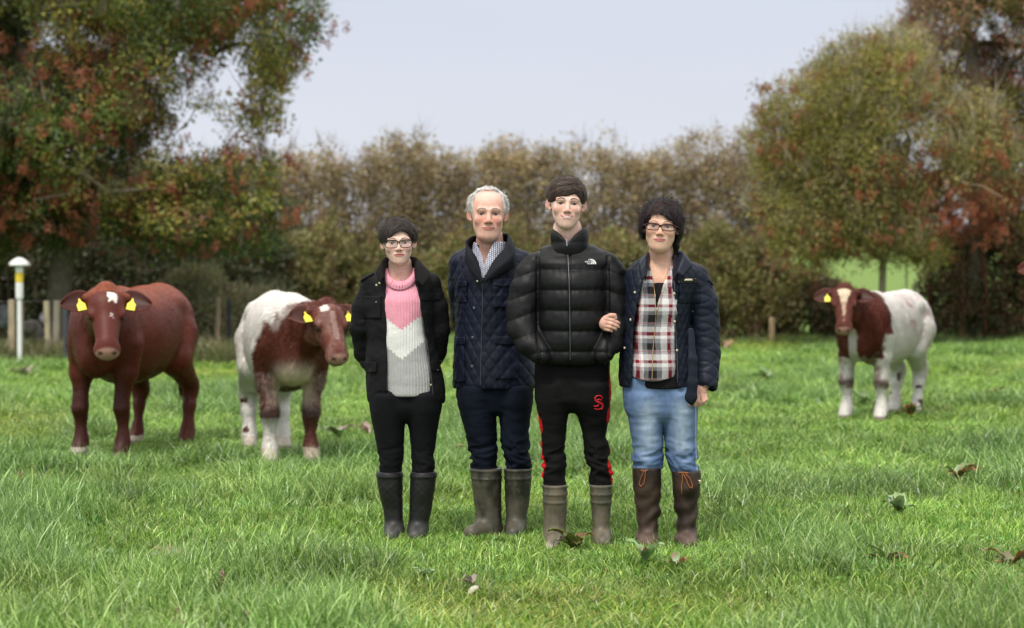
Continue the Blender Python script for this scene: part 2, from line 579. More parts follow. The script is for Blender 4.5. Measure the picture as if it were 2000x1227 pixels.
ys = axis((3.0, 22, 0.16), (22, 46, 0.5), (46, 200, 5), (200, 900, 60))
xs_ = axis((-400, -60, 40), (-60, -14, 2.5), (-14, 14, 0.2), (14, 60, 2.5), (60, 400, 40))
GX, GY = np.meshgrid(xs_, ys)
GZ = gz(GX, GY)
nx_, ny_ = len(xs_), len(ys)
idx = np.arange(nx_ * ny_).reshape(ny_, nx_)
FQ = np.stack([idx[:-1, :-1].ravel(), idx[:-1, 1:].ravel(), idx[1:, 1:].ravel(), idx[1:, :-1].ravel()], 1)
m, nt, out = new_mat('field_turf')
p = nt.nodes.new('ShaderNodeBsdfPrincipled'); p.inputs['Roughness'].default_value = 0.9
p.inputs['Specular IOR Level'].default_value = 0.15
nt.links.new(p.outputs[0], out.inputs[0])
ge = nt.nodes.new('ShaderNodeNewGeometry')
n1 = nt.nodes.new('ShaderNodeTexNoise'); n1.inputs['Scale'].default_value = 9; n1.inputs['Detail'].default_value = 6
n2 = nt.nodes.new('ShaderNodeTexNoise'); n2.inputs['Scale'].default_value = 0.35; n2.inputs['Detail'].default_value = 4
nt.links.new(ge.outputs['Position'], n1.inputs[0]); nt.links.new(ge.outputs['Position'], n2.inputs[0])
r1 = nt.nodes.new('ShaderNodeValToRGB')
r1.color_ramp.elements[0].color = (0.035, 0.075, 0.012, 1); r1.color_ramp.elements[1].color = (0.10, 0.19, 0.035, 1)
r1.color_ramp.elements[0].position = 0.35; r1.color_ramp.elements[1].position = 0.7
nt.links.new(n1.outputs[0], r1.inputs[0])
r2 = nt.nodes.new('ShaderNodeValToRGB')
r2.color_ramp.elements[0].color = (0.75, 0.85, 0.8, 1); r2.color_ramp.elements[1].color = (1.25, 1.1, 1.0, 1)
nt.links.new(n2.outputs[0], r2.inputs[0])
mu = nt.nodes.new('ShaderNodeMix'); mu.data_type = 'RGBA'; mu.blend_type = 'MULTIPLY'; mu.inputs[0].default_value = 1
nt.links.new(r1.outputs[0], mu.inputs[6]); nt.links.new(r2.outputs[0], mu.inputs[7])
# distant pasture beyond the hedge is plain bright grass
sx = nt.nodes.new('ShaderNodeSeparateXYZ'); nt.links.new(ge.outputs['Position'], sx.inputs[0])
mr_ = nt.nodes.new('ShaderNodeMapRange'); mr_.inputs[1].default_value = 40; mr_.inputs[2].default_value = 46
nt.links.new(sx.outputs['Y'], mr_.inputs[0])
m2_ = nt.nodes.new('ShaderNodeMix'); m2_.data_type = 'RGBA'
nt.links.new(mr_.outputs[0], m2_.inputs[0]); nt.links.new(mu.outputs[2], m2_.inputs[6])
m2_.inputs[7].default_value = (0.14, 0.215, 0.05, 1)
nt.links.new(m2_.outputs[2], p.inputs['Base Color'])
ground = link('field_ground', mesh_np('field_ground', np.stack([GX.ravel(), GY.ravel(), GZ.ravel()], 1), FQ, m))
tag(ground, kind='structure')

# ================================================================== GRASS
def grass_tuft(n, h, spread, lean, wid, cols, seed, flat=0.0):
    g = np.random.default_rng(seed)
    V, Fc, C = [], [], []
    lean_dir = g.uniform(0, 2 * math.pi)
    for i in range(n):
        r = spread * math.sqrt(g.random()); a = g.uniform(0, 2 * math.pi)
        bx, by = r * math.cos(a), r * math.sin(a)
        hh = h * g.uniform(0.45, 1.15)
        d = g.uniform(0, 2 * math.pi) if g.random() < 0.6 else lean_dir + g.normal(0, 0.5)
        ln = hh * abs(g.normal(lean, 0.35 * lean)) 
        w = wid * g.uniform(0.6, 1.3)
        ex, ey = math.cos(d), math.sin(d)
        q = g.uniform(0, math.pi); wx_, wy_ = math.cos(q), math.sin(q)
        o = len(V)
        segs = 3
        droop = g.uniform(0.0, 0.45) * (1 + flat)
        c = np.array(cols[g.integers(len(cols))]) * g.uniform(0.55, 1.4)
        for s_ in range(segs + 1):
            t = s_ / segs
            zz = hh * (t - droop * t * t * t)
            off = ln * t ** 1.7
            ww = w * (1 - t ** 1.6) * 0.5
            px_, py_ = bx + ex * off, by + ey * off
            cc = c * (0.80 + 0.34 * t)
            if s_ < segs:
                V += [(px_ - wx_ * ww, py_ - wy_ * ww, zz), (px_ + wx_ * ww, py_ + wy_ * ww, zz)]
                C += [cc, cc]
            else:
                V.append((px_, py_, zz)); C.append(cc)
        Fc += [(o, o + 1, o + 3, o + 2), (o + 2, o + 3, o + 5, o + 4), (o + 4, o + 5, o + 6)]
    return np.array(V), Fc, np.array(C)

G1 = [(0.195, 0.36, 0.065), (0.27, 0.45, 0.09), (0.10, 0.215, 0.035), (0.46, 0.60, 0.19)]
G2 = [(0.13, 0.25, 0.05), (0.21, 0.35, 0.08), (0.42, 0.55, 0.22)]
G3 = [(0.30, 0.43, 0.10), (0.46, 0.50, 0.20), (0.23, 0.39, 0.08), (0.13, 0.25, 0.045)]
tufts = []
for i in range(7):
    tufts.append(grass_tuft(66, 0.085, 0.125, 0.55, 0.0062, G1, 100 + i, 0.3))
for i in range(5):
    tufts.append(grass_tuft(66, 0.145, 0.10, 0.65, 0.0068, G2, 200 + i, 0.5))
for i in range(4):
    tufts.append(grass_tuft(66, 0.080, 0.13, 0.8, 0.0058, G3, 300 + i, 0.6))
for i in range(3):   # a few dry straw blades
    tufts.append(grass_tuft(9, 0.10, 0.10, 0.9, 0.0032, [(0.5, 0.42, 0.2), (0.42, 0.36, 0.16), (0.38, 0.25, 0.13)], 400 + i, 0.7))
for i in range(3):   # clover and small broad leaves
    g = np.random.default_rng(500 + i); V, Fc, C = [], [], []
    for j in range(26):
        r, a, z = 0.11 * math.sqrt(g.random()), g.uniform(0, 6.28), g.uniform(0.025, 0.06)
        cx_, cy_ = r * math.cos(a), r * math.sin(a); q = g.uniform(0, 6.28); L_ = g.uniform(0.010, 0.020); w_ = L_ * 0.45
        ux, uy = math.cos(q), math.sin(q); o = len(V); tz = g.normal(0, 0.006)
        V += [(cx_, cy_, z), (cx_ + ux * L_ * .5 - uy * w_, cy_ + uy * L_ * .5 + ux * w_, z + tz), (cx_ + ux * L_, cy_ + uy * L_, z + tz * 1.5), (cx_ + ux * L_ * .5 + uy * w_, cy_ + uy * L_ * .5 - ux * w_, z - tz)]
        Fc.append((o, o + 1, o + 2, o + 3)); C += [np.array((0.12, 0.30, 0.06)) * g.uniform(.8, 1.3)] * 4
    tufts.append((np.array(V), Fc, np.array(C)))

def spots(y0, y1, dens, seed, half=lambda y: y * 0.285 + 2.2):
    g = np.random.default_rng(seed)
    W = half(y1); n = int((y1 - y0) * 2 * W * dens)
    x = g.uniform(-W, W, n); y = g.uniform(y0, y1, n)
    k = np.abs(x) < half(y)
    return x[k], y[k]
X1, Y1 = [], []
for (a, b, dn, sd_) in ((6.9, 12, 150, 1), (12, 18, 105, 2), (18, 26, 70, 3), (26, 39, 42, 4)):
    x, y = spots(a, b, dn, sd_); X1.append(x); Y1.append(y)
X1, Y1 = np.concatenate(X1), np.concatenate(Y1)
# grass standing up round the boots and hooves
feet = [(wx(a, DG(b)), DG(b)) for a, b in ((768, 1057), (814, 1057), (946, 1051), (1005, 1053), (1083, 1070), (1175, 1070), (1264, 1073), (1343, 1075))]
_g = np.random.default_rng(77); fx, fy = [], []
for a, b in feet:
    for q in range(26):
        fx.append(a + _g.normal(0, .10)); fy.append(b - .20 + _g.normal(0, .07))
hooves = [(wx(a, DG(b)), DG(b)) for a, b in ((165, 893), (218, 892), (362, 868), (240, 872), (535, 908), (612, 908), (515, 868), (567, 878), (1643, 824), (1702, 824), (1775, 812))]
nF = len(fx); X1 = np.concatenate([X1, fx]); Y1 = np.concatenate([Y1, fy])
P2 = np.stack([X1, Y1, np.zeros_like(X1)], 1)
tall = fbm(P2 * [1, 0.75, 1], 0.75, 21, 3)      # where it grows long and blue-green
dry = fbm(P2, 0.5, 33, 2)
# trampled and grazed shorter strip where the family stands, and longer ring behind
gr_ = np.random.default_rng(5)
hs = 0.70 + 0.75 * sstep(0.44, 0.68, tall) + gr_.uniform(-0.2, 0.38, len(X1))
hs *= np.where(Y1 > 26, 0.9, 1.0)
for (a, b), rr_, fl_ in [(q, .34, .62) for q in feet] + [(q, .55, .42) for q in hooves]:
    dd_ = np.sqrt((X1 - a) ** 2 + ((Y1 - b + .25) * .8) ** 2)
    hs = np.where(dd_ < rr_, np.minimum(hs, fl_ + .25 * gr_.random(len(hs))), hs)
hs[-nF:] = gr_.uniform(.5, .95, nF)
u_ = gr_.random(len(X1))
pick = np.where(tall + gr_.normal(0, 0.05, len(X1)) > 0.55, 7 + gr_.integers(0, 5, len(X1)), gr_.integers(0, 7, len(X1)))
pick = np.where((dry + gr_.normal(0, 0.07, len(X1)) > 0.66) & (pick < 7), 12 + gr_.integers(0, 4, len(X1)), pick)
pick = np.where(u_ < 0.05, 16 + gr_.integers(0, 3, len(X1)), pick)
pick = np.where((u_ > 0.95), 19 + gr_.integers(0, 3, len(X1)), pick)
tint = np.ones((len(X1), 3)) * np.array((.96, .95, .78))
tt = fbm(P2, 1.3, 55, 3)
tint *= (0.62 + 0.76 * tt)[:, None]
tint = tint * mixc((1.0, 1.0, 1.0), (0.86, 0.95, 1.0), sstep(0.46, 0.66, tall))
tint = tint * mixc((1.0, 1.0, 1.0), (1.12, 1.04, 0.9), sstep(0.52, 0.75, dry))
far = sstep(14, 30, Y1)
tint = tint * mixc((1, 1, 1), (1.12, 1.12, 1.0), far)
rv = np.stack([gr_.normal(0, 0.12, len(X1)), gr_.normal(0, 0.12, len(X1)), gr_.uniform(0, 6.28, len(X1))], 1)
wsc = np.where(Y1 < 12, 1.0, np.where(Y1 < 18, 1.25, np.where(Y1 < 26, 1.6, 2.1)))
scl3 = np.stack([wsc, wsc, hs * np.where(Y1 > 26, 1.2, 1.05)], 1)
gr = scatter('grass', tufts, np.stack([X1, Y1, gz(X1, Y1) - 0.004], 1), rv, scl3, pick, tint, M_GRASS)
tag(gr, 'green pasture grass in short and long tufts across the field', 'grass', kind='stuff')

# ================================================================== FOLIAGE CLUMPS
def clump(n, rad, ll, lw, cols, seed, fold=0.25, droop=0.3, flat=1.0):
    g = np.random.default_rng(seed)
    V, Fc, C = [], [], []
    for i in range(n):
        d = g.normal(size=3); d /= np.linalg.norm(d)
        c0 = d * rad * g.random() ** 0.45 * np.array([1, 1, flat])
        u = g.normal(size=3) + d * 0.8; u[2] -= droop; u /= np.linalg.norm(u)
        s = np.cross(u, g.normal(size=3)); s /= np.linalg.norm(s); nn = np.cross(u, s)
        L_, W_ = ll * g.uniform(0.6, 1.3), lw * g.uniform(0.7, 1.3)
        o = len(V)
        V += [c0, c0 + u * L_ * .45 + s * W_ * .5 + nn * L_ * fold * .3, c0 + u * L_, c0 + u * L_ * .45 - s * W_ * .5 + nn * L_ * fold * .3]
        Fc += [(o, o + 1, o + 2), (o, o + 2, o + 3)]
        c = np.array(cols[g.integers(len(cols))]) * g.uniform(0.7, 1.3)
        C += [c] * 4
    return np.array(V), Fc, np.array(C)

def keys(n, rad, ll, cols, seed):
    """a hanging bunch of ash keys / hawthorn berries: little blunt bodies"""
    g = np.random.default_rng(seed); V, Fc, C = [], [], []
    for i in range(n):
        d = g.normal(size=3); d /= np.linalg.norm(d)
        c0 = d * rad * g.random() ** 0.5 * np.array([1, 1, 1.3])
        c = np.array(cols[g.integers(len(cols))]) * g.uniform(0.7, 1.35)
        a = g.uniform(0, 6.28); w = ll * 0.34
        ux, uy = math.cos(a) * w, math.sin(a) * w; o = len(V)
        V += [c0 + (0, 0, ll * .5), c0 + (ux, uy, 0), c0 + (-uy, ux, 0), c0 + (-ux, -uy, 0), c0 + (uy, -ux, 0), c0 - (0, 0, ll * .6)]
        for q in range(4):
            Fc += [(o, o + 1 + q, o + 1 + (q + 1) % 4), (o + 5, o + 1 + (q + 1) % 4, o + 1 + q)]
        C += [c] * 6
    return np.array(V), Fc, np.array(C)

def grow(base_nodes, targets, seed, sub=0.35, sag=0.0):
    """connect targets to the nearest point of a growing skeleton; returns nodes, parent, weight"""
    g = np.random.default_rng(seed)
    nodes = [np.array(p_, float) for p_, _ in base_nodes]; par = [q for _, q in base_nodes]
    root = nodes[-1]
    order = np.argsort([np.linalg.norm(t - root) for t in targets])
    leafs = []
    for oi in order:
        t = targets[oi]; A = np.array(nodes)
        dd = np.linalg.norm(A - t, axis=1) + 0.35 * np.maximum(0, A[:, 2] - t[2])
        j = int(np.argmin(dd)); a = A[j]; L_ = np.linalg.norm(t - a)
        k = max(1, int(L_ / sub)); prev = j
        for s in range(1, k + 1):
            u = s / k
            q = a + (t - a) * u + np.array([0, 0, 1]) * (math.sin(u * math.pi) * L_ * (0.10 - sag)) + g.normal(0, 0.05 * min(1, L_), 3) * (u < 1)
            nodes.append(q); par.append(prev); prev = len(nodes) - 1
        leafs.append(prev)
    n = len(nodes); w = np.zeros(n)
    for l in leafs: w[l] += 1
    for i in range(n - 1, -1, -1):
        if par[i] >= 0: w[par[i]] += w[i]
    return np.array(nodes), np.array(par), w

def skeleton_mesh(nodes, par, w, r0, rmin=0.006, seg=5, expo=0.5):
    wm = w.max(); rad = np.maximum(rmin, r0 * (w / wm) ** expo)
    ch = {}
    for i, p_ in enumerate(par):
        if p_ >= 0: ch.setdefault(int(p_), []).append(i)
    parts = []
    starts = [(int(i), None) for i in np.nonzero(par < 0)[0]]
    while starts:
        s, fr = starts.pop()
        path = ([fr] if fr is not None else []) + [s]; cur = s
        while cur in ch:
            cs = sorted(ch[cur], key=lambda q: -w[q])
            for c_ in cs[1:]: starts.append((c_, cur))
            cur = cs[0]; path.append(cur)
        if len(path) < 2: continue
        P_ = nodes[path]; rr = rad[path].copy()
        if fr is not None: rr[0] = rr[1]
        parts.append(tube(P_, rr, seg))
    return merge(parts)

def in_ells(n, ells, seed, noise_f=0.9, thr=0.40, surf=0.5, gaps=()):
    """random points in a union of ellipsoids; noise leaves holes"""
    g = np.random.default_rng(seed); out_ = []
    vol = np.array([e_[3] * e_[4] * e_[5] for e_ in ells]); vol = vol / vol.sum()
    got = 0
    while got < n:
        m_ = n * 2
        k = g.choice(len(ells), m_, p=vol)
        E = np.array(ells)[k]
        d = g.normal(size=(m_, 3)); d /= np.linalg.norm(d, axis=1)[:, None]
        r = g.random(m_) ** (1 / 3.0)
        r = np.where(g.random(m_) < surf, 0.72 + 0.28 * r, r)
        # lobed outline
        lob = 0.50 + 0.98 * fbm(d * 2.2 + k[:, None] * 7.1, 1.5, seed + 5, 3)
        P_ = E[:, :3] + d * (r * lob)[:, None] * E[:, 3:6]
        nz_ = fbm(P_, noise_f, seed, 2)
        keep = nz_ > thr
        for (gx, gy_, gz_, gr2) in gaps:
            q = ((P_[:, 0] - gx) ** 2 + (P_[:, 2] - gz_) ** 2) / gr2 ** 2
            keep &= (q > 1) | (g.random(m_) < 0.10)
        P_ = P_[keep]
        out_.append(P_); got += len(P_)
    return np.concatenate(out_)[:n]

def rots(n, g, full=True):
    return np.stack([g.uniform(-1.2, 1.2, n), g.uniform(-1.2, 1.2, n), g.uniform(0, 6.28, n)], 1)

GR_D = [(0.081, 0.13, 0.022), (0.115, 0.163, 0.028), (0.061, 0.104, 0.02), (0.176, 0.202, 0.039)]
GR_Y = [(0.287, 0.269, 0.05), (0.218, 0.235, 0.045), (0.368, 0.302, 0.07)]
RED = [(0.36, 0.10, 0.045), (0.44, 0.13, 0.055), (0.26, 0.07, 0.035), (0.40, 0.19, 0.09)]
OLV = [(0.25, 0.25, 0.06), (0.33, 0.30, 0.085), (0.17, 0.19, 0.05), (0.42, 0.34, 0.14)]
BRN = [(0.276, 0.177, 0.094), (0.356, 0.236, 0.132), (0.23, 0.189, 0.083), (0.31, 0.142, 0.077), (0.172, 0.165, 0.061)]
HDG = [(0.343, 0.276, 0.144), (0.419, 0.333, 0.192), (0.236, 0.224, 0.091), (0.29, 0.271, 0.096), (0.408, 0.281, 0.182)]
BRM = [(0.213, 0.213, 0.06), (0.246, 0.246, 0.07), (0.325, 0.269, 0.11), (0.123, 0.134, 0.04), (0.291, 0.19, 0.1)]

def spray(n, L_, w, col, seed):
    """a fan of fine bare twigs"""
    g = np.random.default_rng(seed); V, Fc, C = [], [], []
    for i in range(n):
        a = g.uniform(0, 6.28); t = abs(g.normal(0, .38)); l = L_ * g.uniform(.4, 1.1)
        d = np.array((math.cos(a) * math.sin(t), math.sin(a) * math.sin(t), math.cos(t))); b = g.normal(0, .05, 3)
        q = g.uniform(0, 3.14); s_ = np.array((math.cos(q), math.sin(q), 0)) * w; o = len(V)
        m_ = b + d * l * .5 + g.normal(0, .02, 3)
        V += [b - s_, b + s_, m_ + s_ * .7, m_ - s_ * .7, b + d * l]
        Fc += [(o, o + 1, o + 2, o + 3), (o + 3, o + 2, o + 4)]; C += [np.array(col) * g.uniform(.6, 1.3)] * 5
    return np.array(V), Fc, np.array(C)

def twig_cloud(P_, root, off, col, seed, L_=.55, w=.006, tilt=.35):
    g = np.random.default_rng(seed + 900); n = len(P_)
    ob = scatter('twigs', [spray(9, L_, w, col, seed + i) for i in range(4)], P_ - off, np.stack([g.normal(0, tilt, n), g.normal(0, tilt, n), g.uniform(0, 6.28, n)], 1),
                 g.uniform(.6, 1.3, n), g.integers(0, 4, n), np.ones((n, 3)), M_LEAF, root)
    return tag(ob, kind='stuff')

def px_ell(px, py, rx, ry, D, depth):
    s = D / F
    return (wx(px, D), D, wz(py, D), rx * s, depth, ry * s)

def tree(name, label, base_pts, ells, n_leaf, leaf_cols, n_keys, key_cols, key_filter, seed, D, r0, n_br=260, thr=0.40,
         gaps=(), leaf=(0.075, 0.032), clumpn=30, crad=0.20, group=None, krad=0.055, kell=None, twig=(0.16, 0.14, 0.10)):
    g = np.random.default_rng(seed)
    bx, by = base_pts[0][0][0], base_pts[0][0][1]
    root = empty(name, (bx, by, float(gz(bx, by))), 0, label, 'tree', group)
    off = np.array([bx, by, float(gz(bx, by))])
    P_ = in_ells(n_leaf, ells, seed, thr=thr, gaps=gaps)
    tg = P_[g.choice(len(P_), n_br, replace=False)]
    base = [(np.array(p_), q) for p_, q in base_pts]
    nodes, par, w = grow(base, list(tg), seed)
    V, Q = skeleton_mesh(nodes, par, w, r0, rmin=0.009)
    c = np.array(twig) * (0.7 + 0.5 * vnoise(V, 3, seed))[:, None]
    link('trunk', mesh_np('trunk', V - off, Q, M_BARK, c), root)
    var = [clump(clumpn, crad, leaf[0], leaf[1], leaf_cols, seed * 10 + i) for i in range(5)] + [clump(clumpn, crad, leaf[0], leaf[1], GR_Y, seed * 10 + 7)]
    cl = fbm(P_, 0.8, seed + 3, 2)
    pk = np.where(cl + g.normal(0, 0.06, len(P_)) > 0.62, 5, g.integers(0, 5, len(P_)))
    tn = np.ones((len(P_), 3)) * (0.40 + 1.25 * fbm(P_, 1.4, seed + 8, 3))[:, None]
    ob = scatter('crown', var, P_ - off, rots(len(P_), g), g.uniform(0.7, 1.25, len(P_)), pk, tn, M_LEAF, root)
    tag(ob, kind='stuff')
    twig_cloud(P_[g.choice(len(P_), int(len(P_) * .24), replace=False)] + g.normal(0, .05, (int(len(P_) * .24), 3)), root, off, np.array(twig) * 1.15, seed)
    if n_keys:
        K = in_ells(n_keys, kell or ells, seed + 50, noise_f=0.55, thr=key_filter, surf=0.75, gaps=gaps)
        # bunches gather in twos and threes
        K = np.concatenate([K, K + g.normal(0, 0.09, K.shape), K + g.normal(0, 0.12, K.shape)])
        kv = [keys(18, krad, 0.035, key_cols, seed * 10 + 80 + i) for i in range(4)]
        ob = scatter('seed_bunches', kv, K - off, np.stack([g.normal(0, .3, len(K)), g.normal(0, .3, len(K)), g.uniform(0, 6, len(K))], 1),
                     g.uniform(0.6, 1.35, len(K)), g.integers(0, 4, len(K)), np.ones((len(K), 3)) * g.uniform(0.75, 1.25, len(K))[:, None], M_LEAF, root)
        tag(ob, kind='stuff')
    return root

# left: big ash hung with reddish seed bunches, limbs drooping
D = 30.0
s_ = D / F
lx = wx(95, D)
base = [((lx, D + 0.6, 0.0), -1), ((lx + .05, D + .6, 1.2), 0), ((lx + .2, D + .6, 2.3), 1), ((lx + .45, D + .5, 3.4), 2), ((lx + .9, D + .4, 4.6), 3)]
gapsL = [(wx(395, D), 0, wz(215, D), 0.62), (wx(450, D), 0, wz(150, D), 0.42), (wx(300, D), 0, wz(285, D), 0.34), (wx(70, D), 0, wz(70, D), 0.36),
         (wx(390, D), 0, wz(285, D), 0.32), (wx(255, D), 0, wz(335, D), 0.28), (wx(80, D), 0, wz(300, D), 0.2), (wx(210, D), 0, wz(75, D), 0.2)]
tree('ash_tree', 'large ash tree on the left hung with reddish brown seed bunches', base,
     [px_ell(60, 60, 260, 190, D, 2.0), px_ell(300, -40, 260, 120, D, 2.0), px_ell(500, 55, 128, 105, D, 1.1), px_ell(505, 175, 62, 85, D, 0.7),
      px_ell(90, 260, 240, 150, D, 2.2), px_ell(300, 200, 210, 110, D, 1.6), px_ell(395, 345, 150, 70, D, 1.3), px_ell(120, 400, 250, 85, D, 1.6),
      px_ell(400, 420, 165, 75, D, 1.4), px_ell(-120, 200, 200, 330, D, 2.2)],
     6600, GR_D, 2000, RED, 0.36, 11, D, 0.20, n_br=420, thr=0.375, gaps=gapsL, leaf=(0.075, 0.036), crad=0.22, krad=.075)

# right: olive multi-stemmed tree with orange bunches, and the taller brown one behind it
D = 34.0
b0 = (wx(1722, D), D, 0.0)
base = [(b0, -1), ((b0[0], D, 0.9), 0), ((b0[0] + .02, D, 1.5), 1), ((b0[0] - .35, D, 2.4), 2), ((b0[0] + .3, D + .1, 2.5), 2), ((b0[0] - .8, D - .1, 3.5), 3),
        ((b0[0] + .45, D, 3.6), 4), ((wx(1775, D), D + .2, 0.0), -1), ((wx(1775, D), D + .2, 1.5), 7), ((wx(1770, D) + .3, D + .2, 2.7), 8), ((wx(1790, D), D + .2, 3.6), 8)]
tree('field_maple_tree', 'olive green tree with several stems and orange bunches behind the right calf', base,
     [px_ell(1695, 180, 140, 95, D, 1.3), px_ell(1590, 260, 125, 95, D, 1.2), px_ell(1750, 280, 200, 130, D, 1.5), px_ell(1640, 370, 165, 100, D, 1.3),
      px_ell(1800, 400, 190, 95, D, 1.4), px_ell(1730, 115, 80, 50, D, 0.9), px_ell(1590, 440, 85, 55, D, .8), px_ell(1720, 455, 170, 60, D, 1.2), px_ell(1570, 480, 70, 50, D, .9), px_ell(1850, 460, 90, 60, D, 1), px_ell(1545, 330, 70, 60, D, .8), px_ell(1520, 200, 45, 40, D, .6), px_ell(1880, 330, 120, 110, D, 1.2)],
     3900, OLV, 900, RED, 0.28, 23, D, 0.065, n_br=620, thr=0.425, leaf=(0.062, 0.026), crad=0.24, clumpn=34, krad=0.07, twig=(0.30, 0.26, 0.17))
D = 36.5
b0 = (wx(1905, D), D, 0.0)
base = [(b0, -1), ((b0[0], D, 2.0), 0), ((b0[0] + .1, D, 4.0), 1), ((b0[0] - .1, D, 5.2), 2)]
gapsR = [(wx(1880, D), 0, wz(120, D), 0.3), (wx(1960, D), 0, wz(230, D), 0.35), (wx(1930, D), 0, wz(60, D), 0.3), (wx(1985, D), 0, wz(330, D), .25)]
tree('brown_tree', 'tallest tree at the right edge, brown autumn foliage with sky gaps', base,
     [px_ell(1880, 60, 125, 130, D, 1.5), px_ell(1980, 130, 130, 200, D, 1.8), px_ell(1930, 270, 130, 150, D, 1.6), px_ell(2060, 300, 150, 250, D, 2),
      px_ell(1960, -60, 170, 90, D, 1.5)],
     3800, BRN, 320, [(0.20, 0.06, 0.035), (0.26, 0.09, 0.045), (0.16, 0.05, 0.03)], 0.40, 31, D, 0.17, n_br=260, thr=0.40, gaps=gapsR, crad=0.2)

# ================================================================== HEDGE
def hedge(name, label, cat, segs, n, cols, seed, leaf, crad, clumpn, n_stem, stem_h, tintf, low=0.0, stem_col=(0.10, 0.075, 0.05), thr=0.33):
    """segs: list of (px, top_py, D, depth) along the line; leaves fill from 'low' to the top"""
    g = np.random.default_rng(seed)
    S = np.array(segs, float)
    u = g.uniform(S[0, 0], S[-1, 0], n * 2)
    top = np.interp(u, S[:, 0], S[:, 1]); Dd = np.interp(u, S[:, 0], S[:, 2]); dep = np.interp(u, S[:, 0], S[:, 3])
    x = wx(u, Dd); ht = wz(top, Dd)
    # ragged top
    ht = ht * (0.93 + 0.10 * vnoise(np.stack([x, x * 0, x * 0], 1), 1.7, seed)) + 0.10 * vnoise(np.stack([x, x * 0, x * 0], 1), 5.0, seed + 1) * ht * g.random(n * 2) ** 2
    ht = ht * (1 + np.clip(g.normal(0, .035, n * 2), -.1, .13))
    z = low + (ht - low) * g.random(n * 2) ** 0.85
    bul = np.sqrt(np.clip(1 - ((z - ht * 0.45) / (ht * 0.62)) ** 2, 0.05, 1))
    y = Dd + dep * bul * g.uniform(-1, 1, n * 2)
    P_ = np.stack([x, y, z], 1)
    P_ = P_[fbm(P_, 1.3, seed + 2, 2) > thr][:n]
    bx, by = wx((S[0, 0] + S[-1, 0]) / 2, S[:, 2].mean()), S[:, 2].mean()
    root = empty(name, (bx, by, 0), 0, label, cat)
    off = np.array([bx, by, 0])
    var = [clump(clumpn, crad, leaf[0], leaf[1], cols, seed * 10 + i, droop=-0.1) for i in range(6)]
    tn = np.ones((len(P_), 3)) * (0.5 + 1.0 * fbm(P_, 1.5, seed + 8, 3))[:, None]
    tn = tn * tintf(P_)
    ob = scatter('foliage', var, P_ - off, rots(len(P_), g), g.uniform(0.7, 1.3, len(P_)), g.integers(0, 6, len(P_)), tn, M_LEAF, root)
    tag(ob, kind='stuff')
    tt_ = P_[g.choice(len(P_), int(len(P_) * .20), replace=False)]
    twig_cloud(tt_ + g.normal(0, .04, tt_.shape), root, off, np.clip(np.array(stem_col) * 2.0, 0, .3), seed, .42, .005, .3)
    parts = []
    for i in range(n_stem):
        u0 = g.uniform(S[0, 0], S[-1, 0]); D0 = np.interp(u0, S[:, 0], S[:, 2]); h0 = wz(np.interp(u0, S[:, 0], S[:, 1]), D0) * g.uniform(*stem_h)
        x0 = wx(u0, D0); d0 = np.interp(u0, S[:, 0], S[:, 3]); y0 = D0 + g.uniform(-.8, .8) * d0
        k = 6; t = np.linspace(0, 1, k)
        sx_, sy_ = g.normal(0, .28), g.normal(0, .15)
        pts = np.stack([x0 + sx_ * t + np.cumsum(g.normal(0, .035, k)), y0 + sy_ * t, h0 * t], 1)
        parts.append(tube(pts, np.linspace(g.uniform(.012, .035), .004, k), 4))
        for b_ in range(3):
            q = g.integers(2, k - 1); dr = np.array([g.normal(0, .5), g.normal(0, .3), g.uniform(.3, .8)]) * h0 * .22
            parts.append(tube(np.array([pts[q], pts[q] + dr * .5 + g.normal(0, .03, 3), pts[q] + dr]), [.009, .006, .003], 3))
    V, Q = merge(parts)
    c = np.array(stem_col) * (0.6 + 0.8 * vnoise(V, 5, seed))[:, None]
    st = link('stems', mesh_np('stems', V - off, Q, M_BARK, c), root)
    tag(st, kind='stuff')
    return root

hedge('hedge', 'tall brown-leaved hawthorn hedge running behind the family', 'hedge',
      [(-250, 330, 38, .7), (300, 330, 38, .7), (540, 326, 38, .7), (640, 312, 38, .7), (780, 298, 38, .7), (900, 304, 38.3, .7), (1080, 297, 38.6, .7), (1200, 303, 38.8, .7),
       (1330, 294, 39, .7), (1450, 282, 39, .7), (1540, 300, 39, .7)],
      11000, HDG, 41, (0.062, 0.034), 0.19, 26, 230, (0.7, 1.06),
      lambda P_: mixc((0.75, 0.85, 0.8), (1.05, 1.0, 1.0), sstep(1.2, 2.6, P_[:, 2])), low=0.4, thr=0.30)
hedge('bramble_bank', 'green bramble and thicket bank along the foot of the hedge', 'thicket',
      [(380, 500, 36.6, .7), (480, 440, 36.6, .8), (560, 480, 36.6, .8), (640, 440, 36.8, .9), (700, 500, 36.8, .7), (760, 450, 37, .9), (830, 520, 37, .7), (900, 470, 37, .8), (1000, 440, 37, .7), (1080, 510, 37, .7), (1200, 450, 37.2, .9), (1300, 510, 37.2, .7), (1400, 440, 37.2, .9), (1480, 480, 37.2, .8), (1550, 540, 37.2, .7)],
      5200, BRM, 43, (0.07, 0.045), 0.18, 24, 120, (0.6, 1.0),
      lambda P_: mixc((0.75, 0.72, 0.7), (1.0, 1.05, 1.0), sstep(0.3, 1.4, P_[:, 2])), stem_col=(0.16, 0.09, 0.055))
